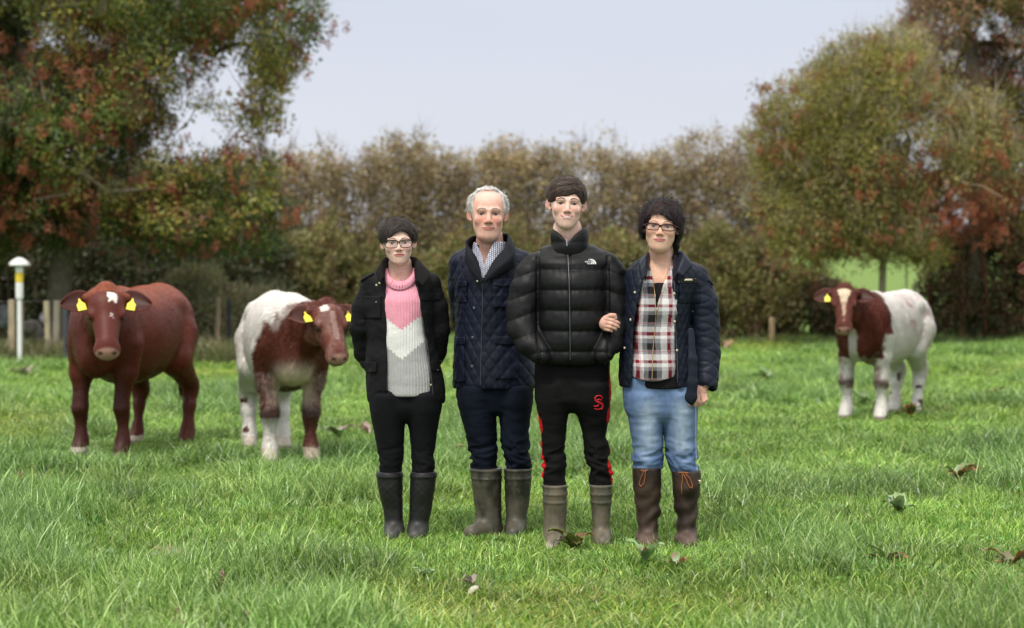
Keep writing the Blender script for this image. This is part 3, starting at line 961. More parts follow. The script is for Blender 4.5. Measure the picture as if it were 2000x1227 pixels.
hedge('dark_thicket', 'dark undergrowth thicket below the trees at the right', 'thicket',
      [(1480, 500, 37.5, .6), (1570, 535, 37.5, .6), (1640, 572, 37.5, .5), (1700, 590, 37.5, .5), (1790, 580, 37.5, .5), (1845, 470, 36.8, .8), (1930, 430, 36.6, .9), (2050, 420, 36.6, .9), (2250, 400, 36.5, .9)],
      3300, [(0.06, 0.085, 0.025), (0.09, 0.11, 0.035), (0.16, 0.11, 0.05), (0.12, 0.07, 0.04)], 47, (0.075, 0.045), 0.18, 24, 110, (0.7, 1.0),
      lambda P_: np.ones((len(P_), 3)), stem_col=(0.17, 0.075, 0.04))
hedge('shade_toned_thicket', 'thicket under the big ash on the left, tree shade painted into its leaves', 'thicket',
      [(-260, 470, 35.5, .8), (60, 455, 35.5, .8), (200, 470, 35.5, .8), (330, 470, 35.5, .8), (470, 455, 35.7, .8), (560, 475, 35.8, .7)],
      3600, [(0.045, 0.065, 0.02), (0.065, 0.085, 0.026), (0.085, 0.065, 0.03)], 53, (0.075, 0.045), 0.18, 24, 60, (0.6, 1.0),  # dark leaf colours: shade of the ash painted in
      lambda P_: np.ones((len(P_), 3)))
hedge('bramble_bush', 'pale green bramble bush spilling out behind the red cow', 'bush',
      [(300, 600, 31.5, .4), (340, 540, 31.5, .6), (400, 528, 31.5, .7), (450, 556, 31.5, .6), (500, 560, 31.8, .6), (560, 600, 32, .5)],
      1300, [(0.26, 0.29, 0.12), (0.32, 0.31, 0.15), (0.36, 0.25, 0.18), (0.20, 0.24, 0.09)], 59, (0.055, 0.035), 0.14, 22, 36, (0.7, 1.1),
      lambda P_: np.ones((len(P_), 3)), stem_col=(0.24, 0.15, 0.09))

# rank dry grass at the foot of the fence and hedge
def rank(name, label, x0, x1, Dm, n, seed, h, cols):
    g = np.random.default_rng(seed)
    x = wx(g.uniform(x0, x1, n), Dm); y = Dm + g.uniform(-.7, .7, n)
    var = [grass_tuft(26, h, 0.10, 0.5, 0.010, cols, seed + i, 0.5) for i in range(4)]
    ob = scatter(name, var, np.stack([x, y, gz(x, y)], 1), np.stack([g.normal(0, .1, n), g.normal(0, .1, n), g.uniform(0, 6, n)], 1),
                 g.uniform(.6, 1.25, n), g.integers(0, 4, n), np.ones((n, 3)) * g.uniform(.7, 1.2, n)[:, None], M_GRASS)
    return tag(ob, label, 'grass', kind='stuff')
rank('long_grass', 'pale dry grass grown up along the left fence', -150, 480, 29.0, 640, 71, 0.42,
     [(0.26, 0.25, 0.10), (0.20, 0.22, 0.08), (0.30, 0.24, 0.12), (0.15, 0.20, 0.06)])
rank('long_grass', 'rough grass and dock along the foot of the hedge', 480, 2100, 35.8, 520, 77, 0.26,
     [(0.14, 0.22, 0.05), (0.18, 0.20, 0.07), (0.16, 0.12, 0.06), (0.10, 0.17, 0.04)])

# ================================================================== FENCES, POSTS, MARKER
M_WOOD = surf_mat('weathered_wood', None, rough=0.9, var=0.25, nscale=20, bump=0.4, bscale=60, stretch=(1, 1, .2))
M_WHITE = surf_mat('white_paint', (0.80, 0.81, 0.79), rough=0.45, var=0.06, nscale=8)
M_YEL = surf_mat('yellow_band', (0.80, 0.60, 0.05), rough=0.45, var=0.06, nscale=8)
M_WIRE = surf_mat('fence_wire', (0.25, 0.25, 0.25), rough=0.5, metal=0.8, var=0.1)
M_STONE = surf_mat('stone', None, rough=0.95, var=0.35, nscale=9, bump=0.8, bscale=14, bdist=0.02)

def post(px, ptop, pbot, wpx, D, col, label, round_=True, lean=0.0, group='wooden fence posts at the left'):
    h = wz(ptop, D) + 0.02; x = wx(px, D); r = wpx * D / F / 2
    v = Vol(axis((-r - .05, r + .05, .008)), axis((-r - .05, r + .05, .008)), axis((-.1, h + .06, .02)))
    if round_: v.add(loft([(-.08, 0, 0, r, r), (h * .5, 0.004, 0, r * .97, r * .95), (h, 0, 0, r * .93, r * .95)], cap=0.012))
    else: v.add(loft([(-.08, 0, 0, r, r * .8), (h, 0, 0, r, r * .8)], n=6, cap=0.01))
    V, Q = v.mesh(0)
    V = V + (vnoise(V, 25, int(px))[:, None] - .5) * .006
    V[:, 0] += V[:, 2] * lean
    c = np.array(col) * (0.75 + 0.5 * vnoise(V * [1, 1, .15], 40, 3))[:, None]
    o = link('fence_post', mesh_np('fence_post', V, Q, M_WOOD, c))
    o.location = (x, D, float(gz(x, D)) - 0.02)
    return tag(o, label, 'fence post', group)
TAN = (0.36, 0.29, 0.20)
post(23, 585, 668, 13, 28.5, TAN, 'square tan fence post just left of the white marker pole', False)
post(40, 588, 668, 10, 29.6, (0.33, 0.26, 0.19), 'narrow fence post hidden directly behind the white marker pole', lean=0.02)
post(95, 588, 668, 12, 28.6, (0.38, 0.33, 0.22), 'tan fence post leaning slightly, nearest the red cow ear', lean=-0.04)
post(108, 586, 668, 12, 29.4, (0.36, 0.32, 0.24), 'broad tan post beside the dark plastic stake', False, lean=0.03)
post(127, 600, 668, 9, 28.0, (0.06, 0.065, 0.08), 'dark plastic stake at the left beside the red cow head', group='dark stakes')
post(447, 586, 668, 9, 30.0, (0.022, 0.024, 0.034), 'black plastic stake standing in the gap between the two left cattle', group='dark stakes')
post(423, 578, 640, 9, 30.6, (0.34, 0.25, 0.17), 'weathered wooden post in front of the bramble bush', lean=0.03)
post(1508, 619, 672, 12, 36.0, (0.36, 0.26, 0.16), 'short tan post standing alone before the right end of the hedge', group=None)
for k, zz in enumerate((0.35, 0.62, 0.9)):
    xs2 = [wx(-160, 28.8), wx(-70, 28.8), wx(23, 28.5), wx(95, 28.6), wx(127, 28.0), wx(300, 29.3), wx(447, 30.0)]
    ysx = [28.8, 28.75, 28.45, 28.55, 28.0, 29.3, 29.96]
    pts = np.stack([xs2, ysx, [zz, zz - .01, zz, zz + .01, zz - .01, zz - .03, zz]], 1)
    o = link('fence_wire', mesh_np('fence_wire', *tube(pts, 0.0028, 4), M_WIRE))
    tag(o, ['lowest strand of wire strung along the left fence posts', 'middle strand of wire strung along the left fence posts', 'top strand of wire strung along the left fence posts'][k], 'wire', 'wire strands of the left fence')

# gas marker pole: white dome cap, yellow band
D = 27.5
x = wx(38, D); sc = D / F
mk = empty('marker_pole', (x, D, float(gz(x, D))), 0, 'white marker pole with domed cap and yellow band at the left fence', 'marker pole')
def ring(name, z0, z1, r, mat, par, rows=None):
    rows = rows or [(z0, 0, 0, r, r), (z1, 0, 0, r, r)]
    rm = max(q[3] for q in rows)
    v = Vol(axis((-rm - .03, rm + .03, .007)), axis((-rm - .03, rm + .03, .007)), axis((z0 - .03, z1 + .03, .008)))
    v.add(loft(rows, cap=0.004)); V, Q = v.mesh(1)
    return link(name, mesh_np(name, V, Q, mat), par)
zt = wz(519, D)
ring('lower_pole', -0.1, wz(584, D), 0.033, M_WHITE, mk)
ring('upper_sleeve', wz(585, D), wz(553, D), 0.052, M_WHITE, mk)
ring('yellow_band', wz(553, D), wz(534, D), 0.0535, M_YEL, mk)
ring('neck', wz(534, D), zt, 0.052, M_WHITE, mk)
ring('dome_cap', zt - .01, wz(504, D), 0.14, M_WHITE, mk, [(zt - .012, 0, 0, .128, .128), (zt, 0, 0, .142, .142), (zt + .035, 0, 0, .128, .128), (zt + .07, 0, 0, .09, .09), (zt + .1, 0, 0, .04, .04), (wz(504, D), 0, 0, .015, .015)])

def boulder(px, py, rx, ry, D, col, label, seed):
    x, z = wx(px, D), wz(py, D); a, b = rx * D / F, ry * D / F
    v = Vol(axis((-a - .1, a + .1, .03)), axis((-a - .1, a + .1, .03)), axis((-b - .1, b + .1, .03)))
    v.add(ell((0, 0, 0), (a, a * .8, b))); V, Q = v.mesh(1)
    V = V * (0.82 + 0.4 * fbm(V + seed, 3.2, seed, 3))[:, None]
    c = mixc(col, np.array(col) * .45, sstep(.45, .7, fbm(V, 6, seed + 2, 3)))
    o = link('boulder', mesh_np('boulder', V, Q, M_STONE, c)); o.location = (x, D, z)
    return tag(o, label, 'boulder', 'boulders heaped behind the left fence')
GB = 31.0
boulder(88, 621, 12, 12, GB - .5, (0.62, 0.58, 0.60), 'small whitish boulder by the leaning tan post', 1)
boulder(112, 632, 26, 24, GB, (0.42, 0.42, 0.45), 'mottled grey boulder beside the dark plastic stake', 2)
boulder(86, 655, 20, 15, GB - .2, (0.24, 0.22, 0.20), 'dark low boulder under the small whitish one', 3)
boulder(4, 618, 22, 22, GB, (0.30, 0.31, 0.33), 'grey boulder cut by the left picture edge', 4)
boulder(60, 640, 22, 16, GB + .3, (0.34, 0.30, 0.26), 'brownish boulder right of the white marker pole', 5)
boulder(122, 662, 18, 12, GB - .3, (0.34, 0.34, 0.32), 'lowest grey boulder next to the red cow', 6)
# ================================================================== PEOPLE: shared builders
def skin_mat():
    m = surf_mat('skin', None, rough=0.6, var=0.05, nscale=60, bump=0.15, bscale=400, spec=0.22, sss=0.22, bdist=0.0006)
    return m
M_SKIN = skin_mat()
M_HAIR = surf_mat('hair', None, rough=0.5, var=0.3, nscale=90, spec=0.28, bump=0.5, bscale=260, bdist=0.002)
M_CLOTH = surf_mat('woven_cloth', None, rough=0.85, var=0.10, nscale=70, bump=0.35, bscale=900, spec=0.12, sheen=0.0, bdist=0.001)
M_WAX = surf_mat('waxed_cotton', None, rough=0.7, var=0.16, nscale=22, bump=0.45, bscale=75, spec=0.16, sheen=0.0, bdist=0.003)
M_NYLON = surf_mat('quilted_nylon', None, rough=0.5, var=0.08, nscale=30, bump=0.3, bscale=120, spec=0.22, bdist=0.002)
M_KNIT = surf_mat('knitted_wool', None, rough=0.95, var=0.12, nscale=160, bump=0.5, bscale=420, spec=0.1, sheen=0.3, bdist=0.002)
M_DENIM = surf_mat('denim', None, rough=0.85, var=0.16, nscale=45, bump=0.3, bscale=700, spec=0.15, stretch=(1, 1, .5), bdist=0.001)
M_RUB = surf_mat('boot_rubber', None, rough=0.5, var=0.25, nscale=25, bump=0.35, bscale=60, spec=0.4, bdist=0.002)
M_METAL = surf_mat('brass_snap', (0.75, 0.66, 0.45), rough=0.3, metal=0.9, var=0.05)
M_DARKM = surf_mat('dark_snap', (0.10, 0.105, 0.12), rough=0.35, metal=0.6, var=0.05)
M_STEEL = surf_mat('steel_zip', (0.55, 0.55, 0.55), rough=0.35, metal=0.9, var=0.1)
M_EYE = surf_mat('eye', None, rough=0.12, var=0.02, spec=0.6)
M_FRAME = surf_mat('spectacle_frame', None, rough=0.35, var=0.02, spec=0.25)
mg, nt, out = new_mat('spectacle_lens')
_t = nt.nodes.new('ShaderNodeBsdfTransparent'); _g = nt.nodes.new('ShaderNodeBsdfGlossy'); _g.inputs['Roughness'].default_value = 0.05
_m = nt.nodes.new('ShaderNodeMixShader'); _m.inputs[0].default_value = 0.07
nt.links.new(_t.outputs[0], _m.inputs[1]); nt.links.new(_g.outputs[0], _m.inputs[2]); nt.links.new(_m.outputs[0], out.inputs[0])
M_LENS = mg

class Fig:
    """one standing person: local frame at the feet, x to the picture's right, -y towards the camera"""
    def __init__(s, x0, y0, label):
        s.x0, s.y0 = x0, y0
        s.D = DG(y0); s.s = F / s.D
        s.root = empty('person', (wx(x0, s.D), s.D, 0.0), 0, label, 'person', 'family standing in the field')
    def X(s, px): return (px - s.x0) / s.s
    def Z(s, py): return (s.y0 - py) / s.s
    def rows(s, rr, dep=0.62, dn=0.0):
        """(py, xl, xr[, ycentre, yhalf]) -> loft rows in metres"""
        o = []
        for r_ in rr:
            xl, xr = s.X(r_[1]), s.X(r_[2])
            hw = (xr - xl) / 2
            yc = r_[3] if len(r_) > 3 else 0.0
            yh = r_[4] if len(r_) > 4 else hw * dep
            o.append((s.Z(r_[0]), (xl + xr) / 2, yc, hw, yh))
        return o
    def pt(s, px, py, y, rpx): return (s.X(px), y, s.Z(py), rpx / s.s)

EPS = 1e-6
HP = dict(jw=1.0, cheek=1.0, nose=1.0, ears=1.0, smile=0.0, chin=1.0, neck=1.0, puff=0.0)

def head_prims(q):
    """list of (op, prim, k) in head units: chin z=-.115, crown z=.115, eyes z=0, face towards -y"""
    P_ = []
    A = lambda *a: P_.append(('a',) + a)
    Cc = lambda *a: P_.append(('c',) + a)
    A(ell((0, .020, .032), (.073, .093, .082)), 0)
    A(ell((0, -.018, -.022), (.061, .066, .078)), .03)
    A(ell((0, -.026, -.060), (.053 * q['jw'], .056, .040)), .025)
    A(ell((0, -.048, -.086), (.037 * q['jw'], .036, .026)), .022)
    A(ell((0, -.066, -.098), (.022 * q['chin'], .019, .016)), .022)
    for s_ in (-1, 1):
        A(ell((s_ * .036, -.062, -.026), (.021, .018, .019)), .02)
        A(cone((s_ * .012, -.083, .019), (s_ * .043, -.068, .020), .0085), .012)
    A(ell((0, -.070, -.062), (.030, .022, .026)), .015)
    A(cone((0, -.079, .010), (0, -.098, -.028), .0070, .0095 * q['nose']), .012)
    A(ell((0, -.100, -.032), (.0105 * q['nose'], .009, .0085)), .006)
    for s_ in (-1, 1):
        Cc(ell((s_ * .031, -.090, .001), (.017, .013, .0105)), .009)
        A(ell((s_ * .0115, -.094, -.035), (.008 * q['nose'], .009, .007)), .005)
        A(ell((s_ * .031, -.0655, .000), (.0148, .0148, .0140)), .004)
        Cc(ell((s_ * .031, -.083, -.0005), (.0138, .012, .0062 * q.get('open', 1.0))), .0015)
    A(ell((0, -.0895, -.0575), (.0225, .0065, .0042)), .004)
    A(ell((0, -.0885, -.0665), (.019, .0075, .0055)), .004)
    if q['puff']: A(ell((0, -.026, -.100), (.040 * q['puff'], .044, .024)), .03)
    for s_ in (-1, 1):
        Me = rot(0, 0, s_ * -30) @ rot(10, 0, 0)
        A(ell((s_ * .0755 * q['ears'], .010, -.001), (.0065, .018, .0275), Me), .004)
        A(cone((s_ * .074, .004, -.018), (s_ * .073, -.001, -.026), .007, .006), .004)
        Cc(ell((s_ * .082 * q['ears'], .001, .002), (.0065, .009, .017), Me), .003)
    return P_

def head_color(p, q, S, lips=(0.42, 0.15, 0.13), brow=(0.05, 0.03, 0.02), red=(0.52, 0.19, 0.14)):
    """skin colour, eye-socket and lip-groove shade painted in, as a function of head-unit coordinates"""
    x, y, z = np.abs(p[:, 0]), p[:, 1], p[:, 2]
    c = np.tile(np.array(S, float), (len(p), 1))
    front = sstep(-.02, -.05, y)
    bl = fbm(p, 38, 91, 3); c = mixc(c, red, .30 * sstep(.50, .75, bl)); c = c * (.90 + .20 * fbm(p, 95, 17, 2))[:, None]
    c = mixc(c, red, 0.22 * q['cheek'] * front * np.exp(-(((x - .038) / .022) ** 2 + ((z + .032) / .022) ** 2)))
    c = mixc(c, red, 0.16 * q['cheek'] * front * np.exp(-(((x) / .012) ** 2 + ((z + .034) / .010) ** 2)))
    c = mixc(c, red, 0.45 * sstep(.070, .080, x) * (z > -.05) * (z < .04))
    c = mixc(c, np.array(S) * 0.72, 0.35 * front * np.exp(-(((x - .031) / .018) ** 2 + ((z + .010) / .006) ** 2)))
    # lips, with a smile lifting the corners
    sm = q['smile']; zz = z - sm * 10 * x * x
    wm_ = .0255 + sm * .003
    ex = np.sqrt(np.clip(1 - (x / wm_) ** 2, 0, 1)); lip = (x < wm_) & (y < -.06)
    cup = 1 - .22 * np.exp(-(x / .004) ** 2)
    up = (zz > -.0622) & (zz < -.0618 + .0072 * cup * ex ** .9); lo = (zz <= -.0618) & (zz > -.0618 - .0100 * ex * (1 - .3 * sm))
    c = mixc(c, lips, (lip & (up | lo)) * np.where(ex > .25, .85, .5))
    c = mixc(c, (0.16, 0.05, 0.045), lip * sstep(.0013, .0006, np.abs(zz + .0620)) * .9)  # shade of the groove between the lips, painted as a dark line
    if q.get('gap'):
        gp = lip & (np.abs(zz + .0605) < .0022 * ex) & (x < .016); c[gp] = (0.16, 0.05, 0.05)
    if sm:
        te = (zz < -.0580) & (zz > -.0620 - .0022 * np.sqrt(np.clip(1 - (x / .018) ** 2, 0, 1))) & (x < .018) & (y < -.06)
        c[te] = (0.70, 0.68, 0.64)
        pass
    # eyebrows
    bz = .0215 + .004 * np.sin((x - .012) / .034 * math.pi) * q.get('arch', 1.0)
    bt = q.get('brow', 1.0) * (.0026 - .0014 * sstep(.025, .048, x))
    bm = sstep(bt + .0014, bt, np.abs(z - bz)) * sstep(.010, .014, x) * sstep(.050, .044, x) * front
    c = mixc(c, brow, bm * .92)
    c = mixc(c, np.array(S) * (.62, .52, .50), .40 * front * np.exp(-(((x - .030) / .017) ** 2 + ((z - .003) / .009) ** 2)))  # eye-socket shade painted into the skin
    # lash line
    lz = .0062 * q.get('open', 1.0) * np.sqrt(np.clip(1 - ((x - .031) / .0145) ** 2, 0, 1))
    lm = sstep(.0030, .0014, np.abs(z - lz - .0008)) * (np.abs(x - .031) < .0150) * front
    c = mixc(c, (0.04, 0.025, 0.02), lm * .9)
    # nostrils
    nm = np.exp(-(((x - .0075) / .0038) ** 2 + ((z + .0405) / .0026) ** 2)) * (y < -.088)
    c = mixc(c, (0.10, 0.03, 0.025), np.clip(nm * 1.1, 0, .85))
    return c

def hairline(xs, zs, yf=-.035):
    """keep strands whose points stay above the hairline z(x) on the face side"""
    return lambda P_: (P_[..., 1] > yf) & (np.abs(P_[..., 0]) < 1) | (P_[..., 2] > np.interp(P_[..., 0], xs, zs))

def collar_sheet(fig, stations, mat, col, parent, thick=.005, name='collar'):
    """cloth collar: each station is (inner seam, fold, outer edge) as (px, py, depth)"""
    S = np.array([[(fig.X(a), y_, fig.Z(b)) for a, b, y_ in st] for st in stations], float)
    # refine along both directions
    n, k, _ = S.shape
    t = np.linspace(0, n - 1, n * 6); G = np.stack([np.stack([crom(np.arange(n), S[:, i, d], n * 6)[1] for d in range(3)], -1) for i in range(k)], 1)
    u = np.linspace(0, 1, 9)[:, None]
    A, B, C_ = G[:, 0], G[:, 1], G[:, 2]
    rows_ = []
    for w in np.linspace(0, 1, 11):
        if k == 3:
            # quadratic through the fold, rounded
            q = A * max(0, 1 - 2 * w) ** 1.0 + B * (1 - abs(2 * w - 1)) + C_ * max(0, 2 * w - 1)
            q = .8 * q + .2 * ((1 - w) ** 2 * A + 2 * w * (1 - w) * (2 * B - .5 * A - .5 * C_) + w ** 2 * C_)
        rows_.append(q)
    Gd = np.stack(rows_, 1); nn, mm = Gd.shape[:2]
    V = Gd.reshape(-1, 3)
    idx = np.arange(nn * mm).reshape(nn, mm)
    Q = np.stack([idx[:-1, :-1].ravel(), idx[1:, :-1].ravel(), idx[1:, 1:].ravel(), idx[:-1, 1:].ravel()], 1)
    V = V + vnormals(V, Q) * wrinkle(V, .0025, (22, 22, 26), 9)[:, None]
    o = link(name, mesh_np(name, V, Q, mat, np.tile(np.array(col, float), (len(V), 1))), parent)
    md = o.modifiers.new('cloth', 'SOLIDIFY'); md.thickness = thick; md.offset = 0
    return o

class Head:
    def __init__(s, fig, cx, eye_py, chin_py, yaw=0, roll=0, pitch=0, y=0.0, par=None, wide=1.0):
        s.fig = fig; s.q = dict(HP); s.q.update(par or {})
        s.hs = (chin_py - eye_py) / fig.s / 0.115
        s.C = np.array([fig.X(cx), y, fig.Z(eye_py)])
        s.M = rot(pitch, 0, 0) if False else (np.array(Euler((0, R(roll), 0)).to_matrix()) @ np.array(Euler((0, 0, R(yaw))).to_matrix()) @ np.array(Euler((R(pitch), 0, 0)).to_matrix()))
        s.M = s.M @ np.diag([wide, 1, 1.0])
        s.I = np.linalg.inv(s.M)
    def put(s, vol):
        for it in head_prims(s.q):
            op, pr, k = it[0], it[1], it[2]
            pr = xf(pr, s.M, s.C, s.hs)
            (vol.add if op == 'a' else vol.cut)(pr, k * s.hs)
    def loc(s, V): return ((V - s.C) / s.hs) @ s.I.T
    def wor(s, p): return s.C + s.hs * (np.asarray(p) @ s.M.T)
    def eyes(s, iris=(0.12, 0.09, 0.06)):
        for sg in (-1, 1):
            n = 28; V, Q = [], []
            th = np.linspace(0, math.pi, n); ph = np.linspace(0, 2 * math.pi, 24, endpoint=False)
            for t in th:
                for p_ in ph:
                    V.append((math.sin(t) * math.cos(p_), -math.cos(t), math.sin(t) * math.sin(p_)))
            V = np.array(V); r_ = .0128
            for i in range(n - 1):
                for j in range(24):
                    k = (j + 1) % 24
                    Q.append((i * 24 + j, i * 24 + k, (i + 1) * 24 + k, (i + 1) * 24 + j))
            ang = np.arccos(np.clip(-V[:, 1], -1, 1))
            c = np.tile(np.array((0.42, 0.38, 0.36)), (len(V), 1))
            c = mixc(c, iris, sstep(.56, .50, ang)); c = mixc(c, (0.006, 0.006, 0.006), sstep(.24, .18, ang))
            Vw = s.wor(V * r_ + (sg * .031, -.0650, 0.0))
            link('eye', mesh_np('eye', Vw, np.array(Q), M_EYE, c), s.fig.root)
    def glasses(s, col, w=.0285, h=.0195, z=-.003, th=.0029, corner=3.2, yq=-.094, drop=0.0, gap=.0335):
        parts = []; root = None
        frame_parts = []
        for sg in (-1, 1):
            a = np.linspace(0, 2 * math.pi, 28, endpoint=False)
            ex = 2.0 / corner
            px_ = w * np.sign(np.cos(a)) * np.abs(np.cos(a)) ** ex; pz_ = h * np.sign(np.sin(a)) * np.abs(np.sin(a)) ** ex
            px_ = px_ * (1 + .10 * (pz_ > 0))
            yy = yq + 0.9 * np.maximum(0, sg * px_ + .0) ** 2 * 12
            pts = np.stack([sg * gap + px_, yy, z + pz_ - drop * sg * 0], 1)
            frame_parts.append(tube(s.wor(pts), th * s.hs * np.where(pz_ > h * .2, 1.25, .9), 5, close=True))
            cen = pts.mean(0)
            V = np.concatenate([[cen + (0, .0008, 0)], pts + (0, .0008, 0)])
            Q = [(0, 1 + i, 1 + (i + 1) % 28) for i in range(28)]
            parts.append((s.wor(V), Q))
            frame_parts.append(tube(s.wor([(sg * (gap + w), yq + .010, z + h * .55), (sg * (gap + w + .010), yq + .03, z + h * .5), (sg * .079, yq + .085, z + h * .4), (sg * .080, .005, z + .004)]), th * s.hs * 1.1, 5))
        frame_parts.append(tube(s.wor([(-gap + w * .96, yq, z + h * .5), (0, yq - .003, z + h * .62), (gap - w * .96, yq, z + h * .5)]), th * s.hs * 1.15, 5))
        V, Q = merge(frame_parts)
        g = link('glasses', mesh_np('glasses', V, Q, M_FRAME, np.tile(col, (len(V), 1))), s.fig.root)
        for V, Q in parts:
            link('lens', mesh_np('lens', V, np.array(Q), M_LENS), g)
    def strands(s, g, n, center, rad, u_fn, flow, length, steps=5, w=.0035, lift=.004, cols=None, jit=.25, curl=0.0, name='strands', rise=0.0, keep=None):
        """locks that follow an ellipsoid: u_fn gives start directions, flow(p) the combing direction"""
        u = u_fn(n)
        P0 = np.array(center) + u * rad
        L_ = length * g.uniform(.6, 1.3, n) / steps
        lf = g.uniform(0, lift, n); pts = []; p_ = P0.copy(); jt = g.normal(0, jit, (n, 3))
        for k in range(steps + 1):
            e = (p_ - center) / rad; nl = np.linalg.norm(e, axis=1)[:, None]
            N = e / np.array(rad); N /= np.linalg.norm(N, axis=1)[:, None]
            base_ = np.array(center) + (e / nl) * rad
            pts.append(base_ + N * (lf[:, None] * (0.25 + k / steps * .9) + rise * (k / steps) ** 2))
            d = flow(base_) + jt + curl * np.sin(k * 1.7 + jt[:, :1] * 20) * np.cross(N, flow(base_))
            d = d - N * (d * N).sum(1)[:, None]
            d /= np.maximum(np.linalg.norm(d, axis=1), 1e-6)[:, None]
            p_ = base_ + d * L_[:, None]
        P_ = np.stack(pts, 1)
        if keep is not None:
            kk = keep(P_).all(1); P_ = P_[kk]; n = len(P_)
        tan = P_[:, -1] - P_[:, 0]; N = (P_[:, 0] - center); sd_ = np.cross(tan, N); sd_ /= np.maximum(np.linalg.norm(sd_, axis=1), 1e-9)[:, None]
        V, Q = ribbons(P_, sd_, w * g.uniform(.5, 1.3, n))
        c = np.array(cols)[g.integers(0, len(cols), n)] * g.uniform(.7, 1.35, n)[:, None]
        c = np.repeat(c, (steps + 1) * 2, 0)
        return s.wor(V), Q, c

def curlen(V): return len(V)

def cap_mesh(H, t, cuts, col, jag=.003, seed=1, step=.0045, center=(0, .022, .036), base=(.074, .093, .082), name='hair', extra=(), squash=(1, 1, 1)):
    """hair mass over the skull, in head units; cuts = primitives carved away (face, ears, nape)"""
    r = tuple((b + t) * q for b, q in zip(base, squash))
    v = Vol(axis((-.13, .13, step)), axis((-.14, .16, step)), axis((-.20, .17, step)))
    v.add(ell(center, r))
    for pr, k in extra: v.add(pr, k)
    for pr, k in cuts: v.cut(pr, k)
    V, Q = v.mesh(1)
    N = vnormals(V, Q)
    V = V + N * ((fbm(V * [1, 1, .5], 70, seed, 2) - .5) * 2 * jag)[:, None]
    c = np.array(col) * (0.65 + 0.7 * fbm(V * [1, 1, .35], 120, seed + 3, 2))[:, None]
    return H.wor(V), Q, c

def wisps(H, g, n, center, rad, u_fn, cols, keep=None, length=.035, lift=.016):
    return H.strands(g, n, center, rad, u_fn, lambda p_: np.stack([p_[:, 0] * 8, .3 * np.sign(p_[:, 1]), -.5 + 0 * p_[:, 0]], 1), length, w=.0030, lift=lift, cols=cols, jit=.9, curl=.8, keep=keep, rise=.006)

def hair_object(H, pieces):
    V, Q, C, o = [], [], [], 0
    for v, q, c in pieces:
        V.append(v); Q.append(np.asarray(q) + o); C.append(c); o += len(v)
    return link('hair', mesh_np('hair', np.concatenate(V), np.concatenate(Q), M_HAIR, np.concatenate(C)), H.fig.root)

def hs_prim(fn, lo, hi): return fn, list(lo), list(hi)

def garment(fig, name, vol, mat, colf, dispf=None, relax=1, parent=None, ret=True):
    V, Q = vol.mesh(relax)
    if dispf is not None:
        N = vnormals(V, Q)
        V = V + N * dispf(V, N)[:, None]
    C = colf(V) if callable(colf) else np.tile(np.array(colf, float), (len(V), 1))
    o = link(name, mesh_np(name, V, Q, mat, C), parent or fig.root)
    return o, (V, Q, bvh_of(V, Q))

def project(b, x, z, off=0.0, ydir=1):
    """first surface met looking along +y at (x,z)"""
    h = b.ray_cast(Vector((x, -1.5, z)), Vector((0, 1, 0)))
    if h[0] is None: return None
    return np.array(h[0]) + np.array(h[1]) * off if h[1].y < 0 else np.array(h[0]) + np.array((0, -off, 0))

def patch(fig, name, b, x0, x1, z0, z1, off, mat, col, parent, nx=14, nz=14, shape=None, thick=0.004, rim=True, disp=None):
    """a flat piece sewn on a garment: grid projected from the front, stands off by 'off', with side walls"""
    gx = np.linspace(x0, x1, nx); gz_ = np.linspace(z0, z1, nz)
    pts = np.full((nz, nx, 3), np.nan)
    for j, z in enumerate(gz_):
        for i, x in enumerate(gx):
            if shape is not None and not shape((i / (nx - 1)), (j / (nz - 1))): continue
            h = project(b, x, z)
            if h is not None: pts[j, i] = h
    ys_ = pts[..., 1]
    ok = ~np.isnan(ys_)
    if ok.sum() < 4: return None
    # keep the sheet smooth: no deeper than the local median
    med = np.nanmedian(ys_)
    ys_[ok] = np.clip(ys_[ok], med - .05, med + .06)
    ids = -np.ones((nz, nx), int); V = []
    for j in range(nz):
        for i in range(nx):
            if ok[j, i]:
                ids[j, i] = len(V); V.append(pts[j, i] + (0, -off, 0))
    nV = len(V); V = V + [np.array(v) + (0, off + thick * 0 + .004, 0) for v in V]
    Q = []; edge = {}
    for j in range(nz - 1):
        for i in range(nx - 1):
            q = [ids[j, i], ids[j, i + 1], ids[j + 1, i + 1], ids[j + 1, i]]
            if min(q) >= 0:
                Q.append(tuple(q))
                for a, c_ in zip(q, q[1:] + q[:1]):
                    edge[(a, c_)] = edge.get((a, c_), 0) + 1
    for (a, c_) in list(edge):
        if (c_, a) not in edge: Q.append((c_, a, a + nV, c_ + nV))
    V = np.array(V)
    if disp is not None: V[:nV, 1] -= disp(V[:nV])
    C = col(V) if callable(col) else np.tile(np.array(col, float), (len(V), 1))
    return link(name, mesh_np(name, V, Q, mat, C, smooth=True), parent)

def button(fig, b, px, py, parent, mat=None, r=.0075, D=None, name='snap_button'):
    h = project(b, fig.X(px), fig.Z(py))
    if h is None: return
    n = 10; V = []; Q = []
    for k, (rr, yy) in enumerate(((r, .001), (r, -.003), (r * .7, -.0045), (r * .3, -.0035))):
        for i in range(n):
            a = 2 * math.pi * i / n; V.append((rr * math.cos(a), yy, rr * math.sin(a)))
    for k in range(3):
        for i in range(n):
            j = (i + 1) % n; Q.append((k * n + i, k * n + j, (k + 1) * n + j, (k + 1) * n + i))
    Q.append(tuple(range(3 * n, 4 * n)))
    me = mesh_np(name, np.array(V) + h, Q, mat or M_METAL)
    link(name, me, parent)

